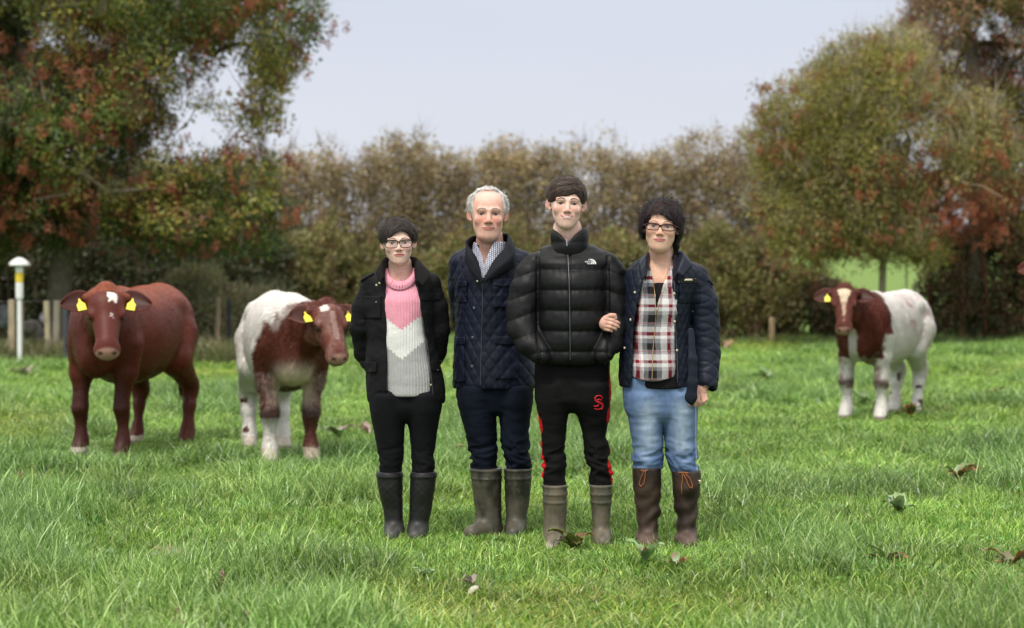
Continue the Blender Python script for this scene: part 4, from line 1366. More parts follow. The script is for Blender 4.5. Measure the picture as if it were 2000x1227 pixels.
def strip(fig, name, b, pts, w, mat, parent, off=.003, col=None, flat=True):
    """a narrow band (zip, seam, cord) laid over a garment along photograph points"""
    P_ = []
    pts = np.asarray(pts, float)
    t = np.linspace(0, len(pts) - 1, max(8, int(len(pts) * 6)))
    for u in t:
        i = min(int(u), len(pts) - 2); f_ = u - i
        q = pts[i] * (1 - f_) + pts[i + 1] * f_
        h = project(b, fig.X(q[0]), fig.Z(q[1]))
        if h is not None: P_.append(h + (0, -off, 0))
    if len(P_) < 3: return
    P_ = np.array(P_); ysm = P_[:, 1].copy()
    for _ in range(2): ysm[1:-1] = np.minimum(ysm[1:-1], (ysm[:-2] + ysm[2:]) / 2)
    P_[:, 1] = ysm
    V, Q = tube(P_, w, 6)
    C = None if col is None else np.tile(np.array(col, float), (len(V), 1))
    return link(name, mesh_np(name, V, Q, mat, C), parent)

def leg_body(v, f, hipx, hipy, kneex, kneey, anky, ankx, y=0.0, r=(30, 20, 15)):
    chain(v, [f.pt(hipx, hipy, y, r[0]), f.pt(kneex, kneey, y - .01, r[1]), f.pt(ankx, anky, y + .01, r[2])], .02)

def wrinkle(V, amp, f1=(9, 9, 22), seed=3):
    return amp * ((fbm(V * np.array(f1), 1.0, seed, 3) - .5) * 2)

def boot(f, rows, toe, mat, col, depth=.052, toe_len=.17, rings=(), parent=None, yb=0.0, crease=0, step=.006, toe_dx=0.0):
    """wellington: shaft loft + forefoot; rows (py, xl, xr); toe=(px centre, width px)"""
    rr = f.rows([(a, b_, c_, yb, depth) for a, b_, c_ in rows])
    rr = [(a, b, c, d + (.003 if i < 2 else 0), max(e_, d * 1.22 + .006) if i < 2 else max(e_, d * 1.08)) for i, (a, b, c, d, e_) in enumerate(sorted(rr, reverse=True))][::-1]
    zb = min(r_[0] for r_ in rr)
    xs0 = min(r_[1] - r_[3] for r_ in rr) - .06 - abs(toe_dx); xs1 = max(r_[1] + r_[3] for r_ in rr) + .06 + abs(toe_dx)
    ztop = max(r_[0] for r_ in rr)
    v = Vol(axis((xs0, xs1, step)), axis((yb - toe_len - .06, yb + depth + .05, step)), axis((-.03, ztop + .04, step)))
    v.add(loft(rr, cap=.006))
    tx, tw = f.X(toe[0]), toe[1] / f.s / 2
    v.add(cone((rr[0][1], yb, .052), (tx + toe_dx, yb - toe_len + .05, .035), .044, tw * .84, (1, 1, 1)), .035)
    v.add(cone((rr[0][1], yb + .02, .035), (rr[0][1], yb + .015, .02), tw * .95, tw * .95), .02)
    v.cut(hs_prim(lambda X, Y, Z: Z + 0 * X + 0 * Y + .012, (-9, -9, -9), (9, 9, 9)))
    def dsp(V, N):
        d = wrinkle(V, .0022, (14, 14, 26), 5)
        for py in rings: d = d + .0045 * np.exp(-((V[:, 2] - f.Z(py)) / .005) ** 2)
        if crease:
            zc = np.clip(1 - abs(V[:, 2] - .17) / .22, 0, 1)
            d = d + crease * zc * np.sin(V[:, 2] * 75 + 5 * vnoise(V, 9, 8) + 2.5 * np.sin(V[:, 0] * 25 + V[:, 1] * 18)) * (.25 + 1.1 * vnoise(V, 11, 18)) 
        return d
    return garment(f, 'boot', v, mat, col, dsp, parent=parent)
# ================================================================== PERSON 1: young woman in the pink, white and grey jumper
def body_axes(xr, head_c, hands=(), st=.0125, fine=.0026):
    """axes that are fine round the head and the hands only"""
    xf_ = [(head_c[0] - .105, head_c[0] + .105)] + [(h[0] - h[3], h[0] + h[3]) for h in hands]
    zf_ = [(head_c[2] - .135, head_c[2] + .14)] + [(h[2] - h[3], h[2] + h[3]) for h in hands]
    yf_ = [(head_c[1] - .135, head_c[1] + .03)] + [(h[1] - h[3], h[1] + h[3]) for h in hands]
    def mk(lo, hi, fs):
        fs = sorted(fs); mg_ = []
        for a, b in fs:
            a, b = max(a, lo), min(b, hi)
            if b <= a: continue
            if mg_ and a <= mg_[-1][1] + .01: mg_[-1][1] = max(mg_[-1][1], b)
            else: mg_.append([a, b])
        segs = []; cur = lo
        for a, b in mg_:
            if a > cur: segs.append((cur, a, st))
            segs.append((a, b, fine)); cur = b
        if cur < hi: segs.append((cur, hi, st))
        return axis(*segs)
    return mk(xr[0], xr[1], xf_), mk(-.30, .24, yf_), mk(-.03, head_c[2] + .17, zf_)

SK_PALE = (0.74, 0.51, 0.42)
SK_RUDDY = (0.69, 0.42, 0.33)
SK_WARM = (0.71, 0.45, 0.33)

# ---- girl
f = Fig(780, 1057, 'person with short dark hair and glasses wearing open black jacket over pink white grey jumper')
H = Head(f, 779, 475.5, 518, yaw=4, roll=-2, y=-.03, wide=1.13, par=dict(jw=.90, cheek=.7, nose=.88, brow=.9, open=1.15, gap=1))
v = Vol(*body_axes((-.34, .34), H.C))
H.put(v)
v.add(cone((f.X(781), .005, f.Z(515)), (f.X(784), .03, f.Z(556)), 22.5 / f.s, 27 / f.s), .014)
v.add(loft(f.rows([(795, 748, 836, .02), (760, 742, 840, .02), (680, 750, 828, .02), (600, 738, 838, .02), (555, 742, 832, .03), (535, 765, 808, .03)])), .03)
for sg, pts in ((-1, [(738, 565, 22), (704, 650, 17), (745, 722, 13)]), (1, [(832, 565, 22), (857, 650, 17), (815, 722, 13)])):
    chain(v, [f.pt(pts[0][0], pts[0][1], .03, pts[0][2]), f.pt(pts[1][0], pts[1][1], .06, pts[1][2]), f.pt(pts[2][0], pts[2][1], .14, pts[2][2])], .02)
v.add(ell((f.X(780), .165, f.Z(728)), (.07, .03, .045)), .02)
leg_body(v, f, 762, 815, 763, 915, 1030, 768, y=.01, r=(22, 13, 9)); leg_body(v, f, 820, 815, 825, 915, 1030, 818, y=.01, r=(22, 13, 9))
V, Q = v.mesh(1)
C = head_color(H.loc(V), H.q, SK_PALE, lips=(0.55, 0.15, 0.16), brow=(0.06, 0.04, 0.03))
hd = H.loc(V); C[(hd[:, 2] < -.2)] = SK_PALE
link('body', mesh_np('body', V, Q, M_SKIN, C), f.root)
H.eyes((0.05, 0.06, 0.06))
H.glasses((0.006, 0.005, 0.006), w=.0275, h=.0200, z=-.0045, th=.0022)
g = np.random.default_rng(3)
hc = (0, .022, .038)
KG = hairline([-.07, -.05, -.025, .01, .035, .055, .07], [-.01, .014, .040, .058, .054, .028, -.01])
KT = hairline([-.07, -.05, -.03, 0, .03, .05, .07], [.0, .010, .026, .032, .044, .030, .0])
KW = hairline([-.08, -.055, -.045, -.01, .02, .04, .06, .08], [-.06, .0, .052, .060, .034, .014, -.02, -.07])
girl_cut = [(hs_prim(lambda X, Y, Z: np.maximum(np.maximum(Y + .040, Z - np.interp(X.ravel(), [-.07, -.05, -.025, .01, .035, .055, .07], [-.02, .012, .044, .062, .058, .03, -.02]).reshape(X.shape)), 0 * X - 9), (-.2, -.2, -.3), (.2, -.03, .07)), .008),
            (hs_prim(lambda X, Y, Z: np.maximum(Z - (.002 + 0 * X), Y - .030), (-.2, -.2, -.3), (.2, .05, .02)), .006),
            (hs_prim(lambda X, Y, Z: Z + .055 + 0 * X + 0 * Y, (-.2, -.2, -.3), (.2, .2, -.05)), .01)]
DK = [(0.016, 0.011, 0.008), (0.028, 0.019, 0.014), (0.010, 0.007, 0.006), (0.055, 0.038, 0.028)]
pieces = [cap_mesh(H, .017, girl_cut, (0.014, 0.010, 0.008), jag=.004, seed=4)]
def u_top(n, zmin=.1, g=g):
    u = g.normal(size=(n * 30, 3)); u /= np.linalg.norm(u, axis=1)[:, None]
    return u[(u[:, 2] > zmin)][:n]
def flow_girl(p_):    # combed forward from the crown, to both sides
    d = np.stack([p_[:, 0] * 6 - .25, -np.ones(len(p_)) * .9, -.5 - 0 * p_[:, 0]], 1); return d
pieces.append(H.strands(g, 900, hc, (.087, .108, .099), lambda n: u_top(n, .25), flow_girl, .045, w=.0045, lift=.006, cols=DK, jit=.35, curl=.3, keep=KG))
def u_fr(n):          # fringe start points
    a = g.uniform(-1.0, 1.0, n); u = np.stack([np.sin(a) * .75, -np.cos(a) * .75, np.full(n, .62)], 1)
    return u / np.linalg.norm(u, axis=1)[:, None]
pieces.append(H.strands(g, 170, hc, (.088, .106, .096), u_fr, lambda p_: np.stack([-.5 + p_[:, 0] * 12, -.2 + 0 * p_[:, 0], -1 + 0 * p_[:, 0]], 1), .034, w=.0055, lift=.005, cols=DK, jit=.3, curl=.4, keep=KG))
def u_side(n):
    a = g.uniform(.9, 2.3, n) * np.sign(g.normal(size=n)); u = np.stack([np.sin(a), -np.cos(a), g.uniform(.0, .6, n)], 1)
    return u / np.linalg.norm(u, axis=1)[:, None]
pieces.append(H.strands(g, 420, hc, (.091, .108, .097), u_side, lambda p_: np.stack([0 * p_[:, 0], -.25 + 0 * p_[:, 0], -1 + 0 * p_[:, 0]], 1), .036, w=.0045, lift=.005, cols=DK, jit=.25, curl=.2, keep=KG))
pieces.append(wisps(H, g, 200, hc, (.091, .111, .101), lambda n: u_top(n, .1, g), DK, KG))
hair_object(H, pieces)

# jumper, ribbed, in three colour blocks meeting in chevrons
def knit_col(V):
    px = f.x0 + V[:, 0] * f.s; py = f.y0 - V[:, 2] * f.s
    dx = np.abs(px - 787)
    z1 = 643 - dx * .72; z2 = 700 - dx * .80
    st = (np.floor(px / 3.2) % 2) * 3 - 1.5      # stitched steps of the chevron
    c = np.where((py + st < z1)[:, None], (0.78, 0.33, 0.42), np.where((py + st < z2)[:, None], (0.80, 0.79, 0.77), (0.40, 0.40, 0.40)))
    c = np.where((py > 752)[:, None], (0.46, 0.46, 0.455), c)
    return c * (0.92 + .14 * vnoise(V, 300, 8))[:, None]
v = Vol(axis((-.19, .19, .0045)), axis((-.21, .19, .007)), axis((f.Z(780), f.Z(505), .0045)))
v.add(loft(f.rows([(773, 752, 845, .0, .118), (764, 750, 846, .0, .120), (740, 745, 846, .0, .122), (690, 744, 836, .0, .118), (640, 742, 828, .0, .128), (590, 735, 836, .0, .125), (560, 738, 832, .01, .10), (538, 750, 822, .02, .075), (524, 754, 811, .02, .070)]), off=.006, cap=.008))
v.cut(cone((f.X(783), -.02, f.Z(528)), (f.X(782), -.09, f.Z(500)), 25 / f.s, 26 / f.s, (1, 1, 1)), .004)
v.cut(cone((f.X(783), -.05, f.Z(527)), (f.X(782), -.20, f.Z(521)), 27 / f.s, 30 / f.s), .004)
def knit_disp(V, N):
    a = np.arctan2(V[:, 0] - f.X(788), -(V[:, 1])) * .125
    wf = np.abs(N[:, 2]) < .7
    return .0021 * np.sin(a * 2 * math.pi / .0145) * wf + wrinkle(V, .003, (12, 12, 16), 6)
_, jb = garment(f, 'jumper', v, M_KNIT, knit_col, knit_disp, relax=0)
# roll of the ribbed neckband
st_ = []
for a in np.linspace(math.pi * .97, math.pi * 2.03, 13):
    c_, s_ = math.cos(a), abs(math.sin(a)) ** .9
    st_.append(((783 + 26 * c_, 521 + 30 * s_, -.012 - .078 * s_), (783 + 30 * c_, 521 + 37 * s_, -.022 - .088 * s_), (783 + 34 * c_, 522 + 44 * s_, -.018 - .090 * s_)))
nb_ = collar_sheet(f, st_, M_KNIT, (0.76, 0.32, 0.41), f.root, thick=.010, name='neckband')
_n = len(nb_.data.vertices); _co = np.zeros(_n * 3); nb_.data.vertices.foreach_get('co', _co); _co = _co.reshape(-1, 3)
_k = (np.arange(_n) // 11) % 4 < 2
_co[:, 1] -= _k * .0035; nb_.data.vertices.foreach_set('co', _co.ravel())

# black waxed jacket, open
BLK = (0.0065, 0.0065, 0.0075)
jr = f.rows([(788, 716, 868, .02, .150), (770, 714, 869, .02, .150), (720, 712, 862, .02, .146), (680, 714, 853, .02, .140), (630, 716, 850, .02, .142), (590, 716, 850, .02, .140),
             (562, 712, 853, .03, .125), (545, 709, 852, .035, .105), (533, 724, 840, .04, .085), (522, 744, 822, .04, .07)])
v = Vol(axis((-.29, .29, .0055)), axis((-.20, .25, .0065)), axis((f.Z(797), f.Z(496), .0055)))
v.add(loft(jr, cap=.012))
v.cut(loft([(a, b, c, d - .015, e_ - .013) for a, b, c, d, e_ in jr[:1]] and [(a - .02 if i == len(jr) - 1 else a - .001, b, c, d - .015, e_ - .013) for i, (a, b, c, d, e_) in enumerate(sorted(jr, reverse=True))], cap=.004))
_zl = np.array([f.Z(q) for q in (800, 770, 700, 650, 560, 525, 500)]); _xl = np.array([f.X(q) for q in (756, 757, 758, 758, 756, 752, 744)])
_xr = np.array([f.X(q) for q in (848, 843, 838, 833, 815, 812, 818)])
def openf(X, Y, Z):
    xl = np.interp(Z.ravel(), _zl, _xl).reshape(Z.shape); xr = np.interp(Z.ravel(), _zl, _xr).reshape(Z.shape)
    return np.maximum(np.maximum(xl - X, X - xr), Y + .0)
v.cut(hs_prim(openf, (-.3, -.3, -.1), (.3, .01, 2)), .004)
for pts in ([(726, 554, 21), (711, 600, 23), (704, 645, 23), (710, 690, 21), (730, 722, 19)], [(838, 554, 21), (850, 600, 23), (856, 645, 23), (848, 690, 21), (832, 722, 19)]):
    yy = [.03, .045, .06, .10, .135]
    chain(v, [f.pt(a, b_, y_, r_) for (a, b_, r_), y_ in zip(pts, yy)], .012)
def wax_disp(V, N): return wrinkle(V, .0095, (8, 8, 13), 13) + wrinkle(V, .0028, (26, 26, 40), 14)
jk, jkb = garment(f, 'jacket', v, M_WAX, BLK, wax_disp)
# corduroy collar standing and folded outwards
collar_sheet(f, [((756, 560, -.120), (752, 542, -.135), (746, 552, -.142)), ((754, 532, -.10), (748, 514, -.10), (739, 536, -.125)), ((756, 522, -.03), (752, 505, -.03), (736, 529, -.04)),
    ((766, 520, .05), (765, 502, .06), (752, 526, .10)), ((783, 520, .075), (783, 500, .085), (783, 525, .13)), ((802, 520, .05), (803, 502, .06), (818, 527, .10)),
    ((811, 522, -.03), (815, 505, -.03), (836, 529, -.03)), ((812, 534, -.10), (818, 517, -.10), (842, 542, -.11)), ((815, 560, -.120), (818, 548, -.135), (827, 559, -.140))], M_CLOTH, (0.013, 0.012, 0.012), jk)
flap = lambda u, w: (w > .18 * abs(u - .5) * 2 + .0)
for (xa, xb, ya, yb_) in ((703, 738, 706, 730), (844, 872, 704, 727), (822, 862, 573, 588)):
    patch(f, 'pocket_flap', jkb[2], f.X(xa), f.X(xb), f.Z(yb_), f.Z(ya), .010, M_WAX, (0.0065, 0.0065, 0.0075), jk, shape=flap)
patch(f, 'chest_pocket', jkb[2], f.X(711), f.X(746), f.Z(622), f.Z(578), .006, M_WAX, (0.0065, 0.0065, 0.0075), jk)
for px, py in ((737, 557), (743, 553), (738, 590), (708, 719), (727, 722), (834, 584), (853, 577), (868, 714), (854, 722), (758, 612)):
    button(f, jkb[2], px, py, jk, r=.0058)
for k in range(5): button(f, jkb[2], 822 + k * 5.2, 618 + k * 33, jk, r=.005)
strip(f, 'zip', jkb[2], [(817, 560), (823, 600), (834, 660), (842, 720), (848, 778)], .0015, M_DARKM, jk, off=.001)
strip(f, 'shoulder_tab', jkb[2], [(706, 549), (718, 541), (730, 535)], .008, M_WAX, jk, col=BLK, off=.004)

# trousers and boots
def trousers(f, pelvis, legs, mat, col, disp, step=.0065, dep=.085, pel_dep=.12, yl=(0, 0)):
    al = pelvis + [r_ for l in legs for r_ in l]
    x0_ = f.X(min(r_[1] for r_ in al)) - .04; x1_ = f.X(max(r_[2] for r_ in al)) + .04
    z0_ = f.Z(max(r_[0] for r_ in al)) - .03; z1_ = f.Z(min(r_[0] for r_ in al)) + .03
    v = Vol(axis((x0_, x1_, step)), axis((-.17, .19, step)), axis((z0_, z1_, step)))
    pr_ = [(a, b_, c_, .015, pel_dep) for a, b_, c_ in pelvis]
    legs = [[(l[0][0] - 35, l[0][1], l[0][2])] + l[:-1] + [(l[-1][0], l[-1][1] + 3, l[-1][2] - 3)] for l in legs]
    la, lb, lc, ly, ld = pr_[-1]
    pr_[-1] = (la, lb + (lc - lb) * .13, lc - (lc - lb) * .13, ly, ld * .80)
    pr_.append((la + 12, lb + (lc - lb) * .36, lc - (lc - lb) * .36, ly, ld * .50))
    v.add(loft(f.rows(pr_), n=2.2, cap=.02))
    for l, y_ in zip(legs, yl):
        zt_, zb_ = l[0][0], l[-1][0]
        v.add(loft(f.rows([(a, b_, c_, y_ + .008, max((c_ - b_) / f.s / 2 * 1.15, .03) + (.026 * max(0, 1 - (a - zt_) / 120.))) for a, b_, c_ in l]), cap=.03), .012)
    return garment(f, 'trousers', v, mat, col, disp)
def leg_wr(f, knee_py, amp=.004, base=.0022):
    def d(V, N):
        zk = f.Z(knee_py)
        w = np.exp(-((V[:, 2] - zk) / .10) ** 2) * .9 + .12
        q_ = fbm(V * np.array((7, 7, 26)) + 3 * vnoise(V, 5, 4)[:, None], 1.0, 44, 2)
        return amp * 1.9 * w * (1 - np.abs(2 * q_ - 1) * 3.2).clip(-1, 1) + wrinkle(V, base, (10, 10, 14), 17)
    return d
trousers(f, [(760, 722, 860), (790, 721, 862), (815, 724, 862)],
         [[(800, 722, 792), (815, 724, 791), (850, 731, 789), (890, 738, 787), (915, 741, 785), (935, 741, 784)], [(800, 790, 862), (815, 793, 859), (850, 800, 853), (890, 803, 848), (915, 803, 848), (935, 803, 848)]],
         M_CLOTH, lambda V: np.tile((0.0075, 0.0075, 0.0095), (len(V), 1)), leg_wr(f, 905, .0024, .0018))
def gb_col(V):
    d = np.abs(((V[:, 0] * 1.0 + V[:, 2]) * 26) % 1 - .5); d2 = np.abs(((V[:, 0] * 1.0 - V[:, 2]) * 26) % 1 - .5)
    ln = sstep(.06, .03, np.minimum(d, d2)) * (V[:, 2] > .14) * (V[:, 2] < .31)
    c = mixc((0.010, 0.010, 0.011), (0.024, 0.025, 0.023), ln)
    return mixc(c, (0.10, 0.10, 0.09), sstep(.12, .06, V[:, 2]) * .5)
boot(f, [(922, 735, 785), (950, 738, 785), (1000, 748, 786), (1030, 752, 786), (1048, 754, 786)], (768, 33), M_RUB, gb_col, rings=(930,))
boot(f, [(922, 802, 852), (950, 801, 849), (1000, 799, 842), (1030, 797, 836), (1048, 797, 834)], (813, 34), M_RUB, gb_col, rings=(930,))

# ================================================================== PERSON 2: older man in the navy quilted jacket
f = Fig(957, 1051, 'person with balding white hair in navy quilted jacket and blue checked shirt, hands behind back')
H = Head(f, 953, 420, 470, yaw=3, roll=1, y=-.02, wide=1.05, par=dict(jw=1.05, cheek=1.5, nose=1.15, chin=1.3, puff=1, brow=1.35, ears=1.05, open=.9))
v = Vol(*body_axes((-.34, .34), H.C)); H.put(v)
v.add(cone((f.X(956), .035, f.Z(462)), (f.X(957), .03, f.Z(505)), 26 / f.s, 32 / f.s), .012)
v.add(loft(f.rows([(775, 918, 1018, .02), (700, 905, 1025, .02), (600, 900, 1020, .02), (530, 905, 1015, .03), (500, 935, 985, .03)])), .03)
chain(v, [f.pt(910, 530, .03, 24), f.pt(905, 620, .08, 19), f.pt(945, 690, .16, 15)], .02)
chain(v, [f.pt(1012, 530, .03, 24), f.pt(1022, 620, .08, 19), f.pt(975, 690, .16, 15)], .02)
v.add(ell((f.X(958), .185, f.Z(696)), (.085, .035, .05)), .02)
leg_body(v, f, 932, 790, 945, 905, 1025, 952, y=.01, r=(24, 16, 12)); leg_body(v, f, 1004, 790, 1011, 905, 1025, 1006, y=.01, r=(24, 16, 12))
V, Q = v.mesh(1)
hd = H.loc(V)
C = head_color(hd, H.q, SK_RUDDY, lips=(0.46, 0.17, 0.14), brow=(0.16, 0.13, 0.11), red=(0.58, 0.17, 0.11))
C = mixc(C, (0.72, 0.50, 0.43), .6 * sstep(.045, .075, hd[:, 2]))          # pale crown
fold = np.exp(-(((np.abs(hd[:, 0]) - .020 - (-.045 - hd[:, 2]) * .35) / .0022) ** 2)) * (hd[:, 2] < -.038) * (hd[:, 2] > -.072) * (hd[:, 1] < -.05)
C = mixc(C, (0.40, 0.17, 0.11), fold * .5)
for zf in (.043, .052, .061):
    C = mixc(C, (0.48, 0.25, 0.18), .30 * np.exp(-((hd[:, 2] - zf - .002 * np.sin(hd[:, 0] * 90)) / .0012) ** 2) * (np.abs(hd[:, 0]) < .04) * (hd[:, 1] < -.04))
C[hd[:, 2] < -.25] = SK_RUDDY
link('body', mesh_np('body', V, Q, M_SKIN, C), f.root)
H.eyes((0.06, 0.065, 0.055))
g = np.random.default_rng(8)
WH = [(0.58, 0.57, 0.54), (0.48, 0.47, 0.45), (0.66, 0.65, 0.62), (0.34, 0.33, 0.32)]
man_cut = [(hs_prim(lambda X, Y, Z: np.maximum(np.maximum(np.abs(X) - (.060 + .0 * Y), Y - (.015)), -Z + .0), (-.08, -.2, -.01), (.08, .03, .2)), .010),
           (hs_prim(lambda X, Y, Z: Y + .026 + 0 * X + 0 * Z, (-.2, -.2, -.3), (.2, -.02, .2)), .008),
           (hs_prim(lambda X, Y, Z: np.maximum(Z + .002 + 0 * X, Y - .030), (-.2, -.2, -.3), (.2, .04, .01)), .006),
           (hs_prim(lambda X, Y, Z: Z + .060 + 0 * X + 0 * Y, (-.2, -.2, -.3), (.2, .2, -.05)), .01)]
pieces = [cap_mesh(H, .011, man_cut, (0.52, 0.51, 0.48), jag=.006, seed=9)]
def u_ms(n):
    a = g.uniform(1.05, 2.4, n) * np.sign(g.normal(size=n)); u = np.stack([np.sin(a), -np.cos(a), g.uniform(-.25, .75, n)], 1)
    return u / np.linalg.norm(u, axis=1)[:, None]
pieces.append(H.strands(g, 750, hc, (.085, .104, .092), u_ms, lambda p_: np.stack([p_[:, 0] * 4, .7 + 0 * p_[:, 0], -.6 + 0 * p_[:, 0]], 1), .026, w=.0045, lift=.009, cols=WH, jit=.6, curl=.8))
pieces.append(H.strands(g, 260, hc, (.076, .096, .087), lambda n: u_top(n, .80, g), lambda p_: np.stack([p_[:, 0] * 5, .8 + 0 * p_[:, 0], .2 + 0 * p_[:, 0]], 1), .03, w=.0030, lift=.010, cols=WH, jit=.7, curl=.8))
pieces.append(wisps(H, g, 130, hc, (.084, .104, .092), u_ms, WH))
hair_object(H, pieces)

# checked shirt: collar and V front
def chk(V):
    a = (np.floor(V[:, 0] * 1.0 / .0052) % 2); b = (np.floor((V[:, 2] + np.abs(V[:, 0]) * .5) / .0052) % 2)
    t = (a + b) / 2
    return mixc((0.80, 0.81, 0.84), (0.020, 0.035, 0.16), t ** .8)
v = Vol(axis((-.13, .13, .0026)), axis((-.19, .12, .0045)), axis((f.Z(560), f.Z(455), .0030)))
v.add(loft(f.rows([(560, 925, 985, -.02, .112), (520, 915, 992, -.015, .105), (500, 918, 990, -.01, .095), (485, 922, 990, -.01, .088), (472, 925, 990, -.01, .082)]), cap=.006))
v.cut(cone((f.X(957), -.0, f.Z(500)), (f.X(957), .0, f.Z(445)), 31 / f.s, 35 / f.s), .003)
_vz = np.array([f.Z(q) for q in (517, 500, 470, 440)]); _vw = np.array([.0, .012, .05, .075])
v.cut(hs_prim(lambda X, Y, Z: np.maximum(np.abs(X - f.X(947)) - np.interp(Z.ravel(), _vz, _vw).reshape(Z.shape), np.maximum(Y, f.Z(517) - Z)), (-.2, -.25, f.Z(520)), (.2, .01, 2)), .003)
garment(f, 'shirt', v, M_CLOTH, chk, lambda V, N: wrinkle(V, .002), relax=1)

NAVY = (0.0075, 0.0095, 0.023)
jr = f.rows([(758, 884, 1046, .02, .155), (740, 884, 1046, .02, .158), (690, 886, 1042, .02, .155), (640, 889, 1038, .02, .152), (590, 889, 1034, .02, .155), (550, 887, 1034, .02, .155),
             (520, 886, 1034, .03, .14), (502, 887, 1034, .035, .12), (490, 899, 1020, .04, .10), (479, 918, 996, .04, .088)])
v = Vol(axis((-.29, .29, .0055)), axis((-.21, .25, .0065)), axis((f.Z(766), f.Z(446), .0055)))
v.add(loft(jr, cap=.012))
v.cut(hs_prim(lambda X, Y, Z: np.maximum(np.maximum(np.abs(X - f.X(944)) - np.interp(Z.ravel(), [f.Z(548), f.Z(520), f.Z(490), f.Z(465)], [0, .014, .052, .085]).reshape(Z.shape), f.Z(547) - Z), Y + .02), (-.2, -.3, f.Z(550)), (.2, -.01, 2)), .003)
chain(v, [f.pt(a, b_, y_, r_) for a, b_, r_, y_ in ((901, 514, 24, .03), (897, 562, 22, .045), (900, 615, 20, .08), (908, 662, 19, .13), (930, 692, 17, .17))], .012)
chain(v, [f.pt(a, b_, y_, r_) for a, b_, r_, y_ in ((1020, 514, 24, .03), (1030, 570, 23, .045), (1028, 620, 21, .08), (1012, 665, 19, .13), (985, 692, 17, .17))], .012)
def quilt(f, cx, pu, pv, amp, xs=0.16):
    def d(V, N):
        a = np.arctan2(V[:, 0] - cx, -(V[:, 1] - .02)) * xs
        u = (a / pu + V[:, 2] / pv); w = (a / pu - V[:, 2] / pv)
        s1 = np.abs(np.sin(math.pi * u)); s2 = np.abs(np.sin(math.pi * w))
        return amp * (np.minimum(s1, s2) ** .5 - .55) + wrinkle(V, .004, (8, 8, 11), 23) + wrinkle(V, .0018, (30, 30, 40), 24)
    return d
def q_col(base, cx, pu, pv, xs=.16):
    def c(V):
        return np.tile(np.array(base), (len(V), 1)) * (0.8 + .45 * vnoise(V, 9, 5))[:, None]
    return c
jk, jkb = garment(f, 'jacket', v, M_NYLON, q_col(NAVY, 0, 1, 1), quilt(f, f.X(945), .058, .088, .0058))
collar_sheet(f, [((944, 552, -.165), (944, 550, -.168), (943, 546, -.168)), ((926, 536, -.162), (929, 519, -.165), (934, 510, -.150)), ((910, 508, -.135), (912, 490, -.140), (912, 473, -.128)),
    ((912, 495, -.04), (913, 480, -.045), (919, 464, -.035)), ((925, 488, .055), (926, 474, .055), (930, 460, .05)), ((957, 486, .10), (957, 471, .095), (957, 457, .085)), ((990, 488, .055), (990, 472, .055), (986, 456, .05)),
    ((1006, 500, -.04), (1004, 480, -.045), (993, 460, -.035)), ((1004, 520, -.125), (1003, 499, -.145), (989, 480, -.130)), ((972, 538, -.160), (973, 524, -.170), (966, 508, -.150)), ((946, 552, -.165), (946, 550, -.168), (945, 546, -.168))], M_WAX, (0.012, 0.013, 0.018), jk, thick=.008)
strip(f, 'zip', jkb[2], [(944, 552), (943, 600), (941, 660), (939, 750)], .0022, M_DARKM, jk, off=.001)
for (nm, xa, xb, ya, yb_) in (('chest_pocket', 888, 912, 552, 590), ('chest_pocket', 963, 1000, 548, 600), ('lower_pocket', 884, 908, 662, 745), ('lower_pocket', 968, 1012, 660, 738)):
    patch(f, nm, jkb[2], f.X(xa), f.X(xb), f.Z(yb_), f.Z(ya), .011, M_NYLON, NAVY, jk, nx=20, nz=24, disp=lambda V: quilt(f, f.X(945), .058, .088, .004)(V, V))
for (xa, xb, ya, yb_) in ((887, 913, 549, 560), (962, 1001, 545, 560), (883, 909, 658, 674), (966, 1014, 656, 672)):
    patch(f, 'pocket_flap', jkb[2], f.X(xa), f.X(xb), f.Z(yb_), f.Z(ya), .018, M_NYLON, NAVY, jk, shape=flap)
for px, py, mt, r_ in ((988, 518, M_METAL, .0068), (989, 527, M_METAL, .0068), (933, 549, M_METAL, .006), (941, 548, M_METAL, .0068), (970, 558, M_DARKM, .0075), (927, 601, M_DARKM, .008), (924, 658, M_DARKM, .008), (923, 714, M_DARKM, .008), (974, 673, M_DARKM, .0075)):
    button(f, jkb[2], px, py, jk, mt, r_)
trousers(f, [(735, 892, 1040), (770, 891, 1041), (800, 896, 1041)],
         [[(785, 893, 968), (800, 896, 968), (835, 906, 970), (860, 912, 969), (885, 917, 969), (905, 920, 971), (935, 921, 971)], [(785, 968, 1041), (800, 972, 1039), (835, 977, 1034), (860, 979, 1033), (885, 984, 1035), (905, 987, 1037), (935, 988, 1036)]],
         M_CLOTH, lambda V: np.tile((0.0065, 0.009, 0.018), (len(V), 1)) * (0.7 + .6 * vnoise(V, 12, 3))[:, None], leg_wr(f, 890, .006))
def wel(V, base=(0.032, 0.032, 0.025), mud=(0.10, 0.09, 0.065)):
    m_ = fbm(V * [1, 1, .5], 16, 31, 3)
    sp_ = fbm(V, 60, 37, 2)
    c = mixc(base, mud, np.clip(.7 * sstep(.46, .66, m_) + .5 * sstep(.62, .72, sp_) + .35 * sstep(.16, .03, V[:, 2] + .1 * (m_ - .5)), 0, .9))
    return c
boot(f, [(915, 919, 979), (935, 921, 979), (980, 925, 979), (1010, 929, 980), (1030, 929, 982), (1046, 928, 983)], (936, 40), M_RUB, wel, rings=(918, 934), depth=.062, toe_dx=-.035)
boot(f, [(915, 985, 1037), (935, 986, 1037), (980, 987, 1034), (1010, 988, 1029), (1030, 988, 1027), (1046, 987, 1027)], (1003, 38), M_RUB, wel, rings=(918, 934), depth=.060, toe_len=.19)

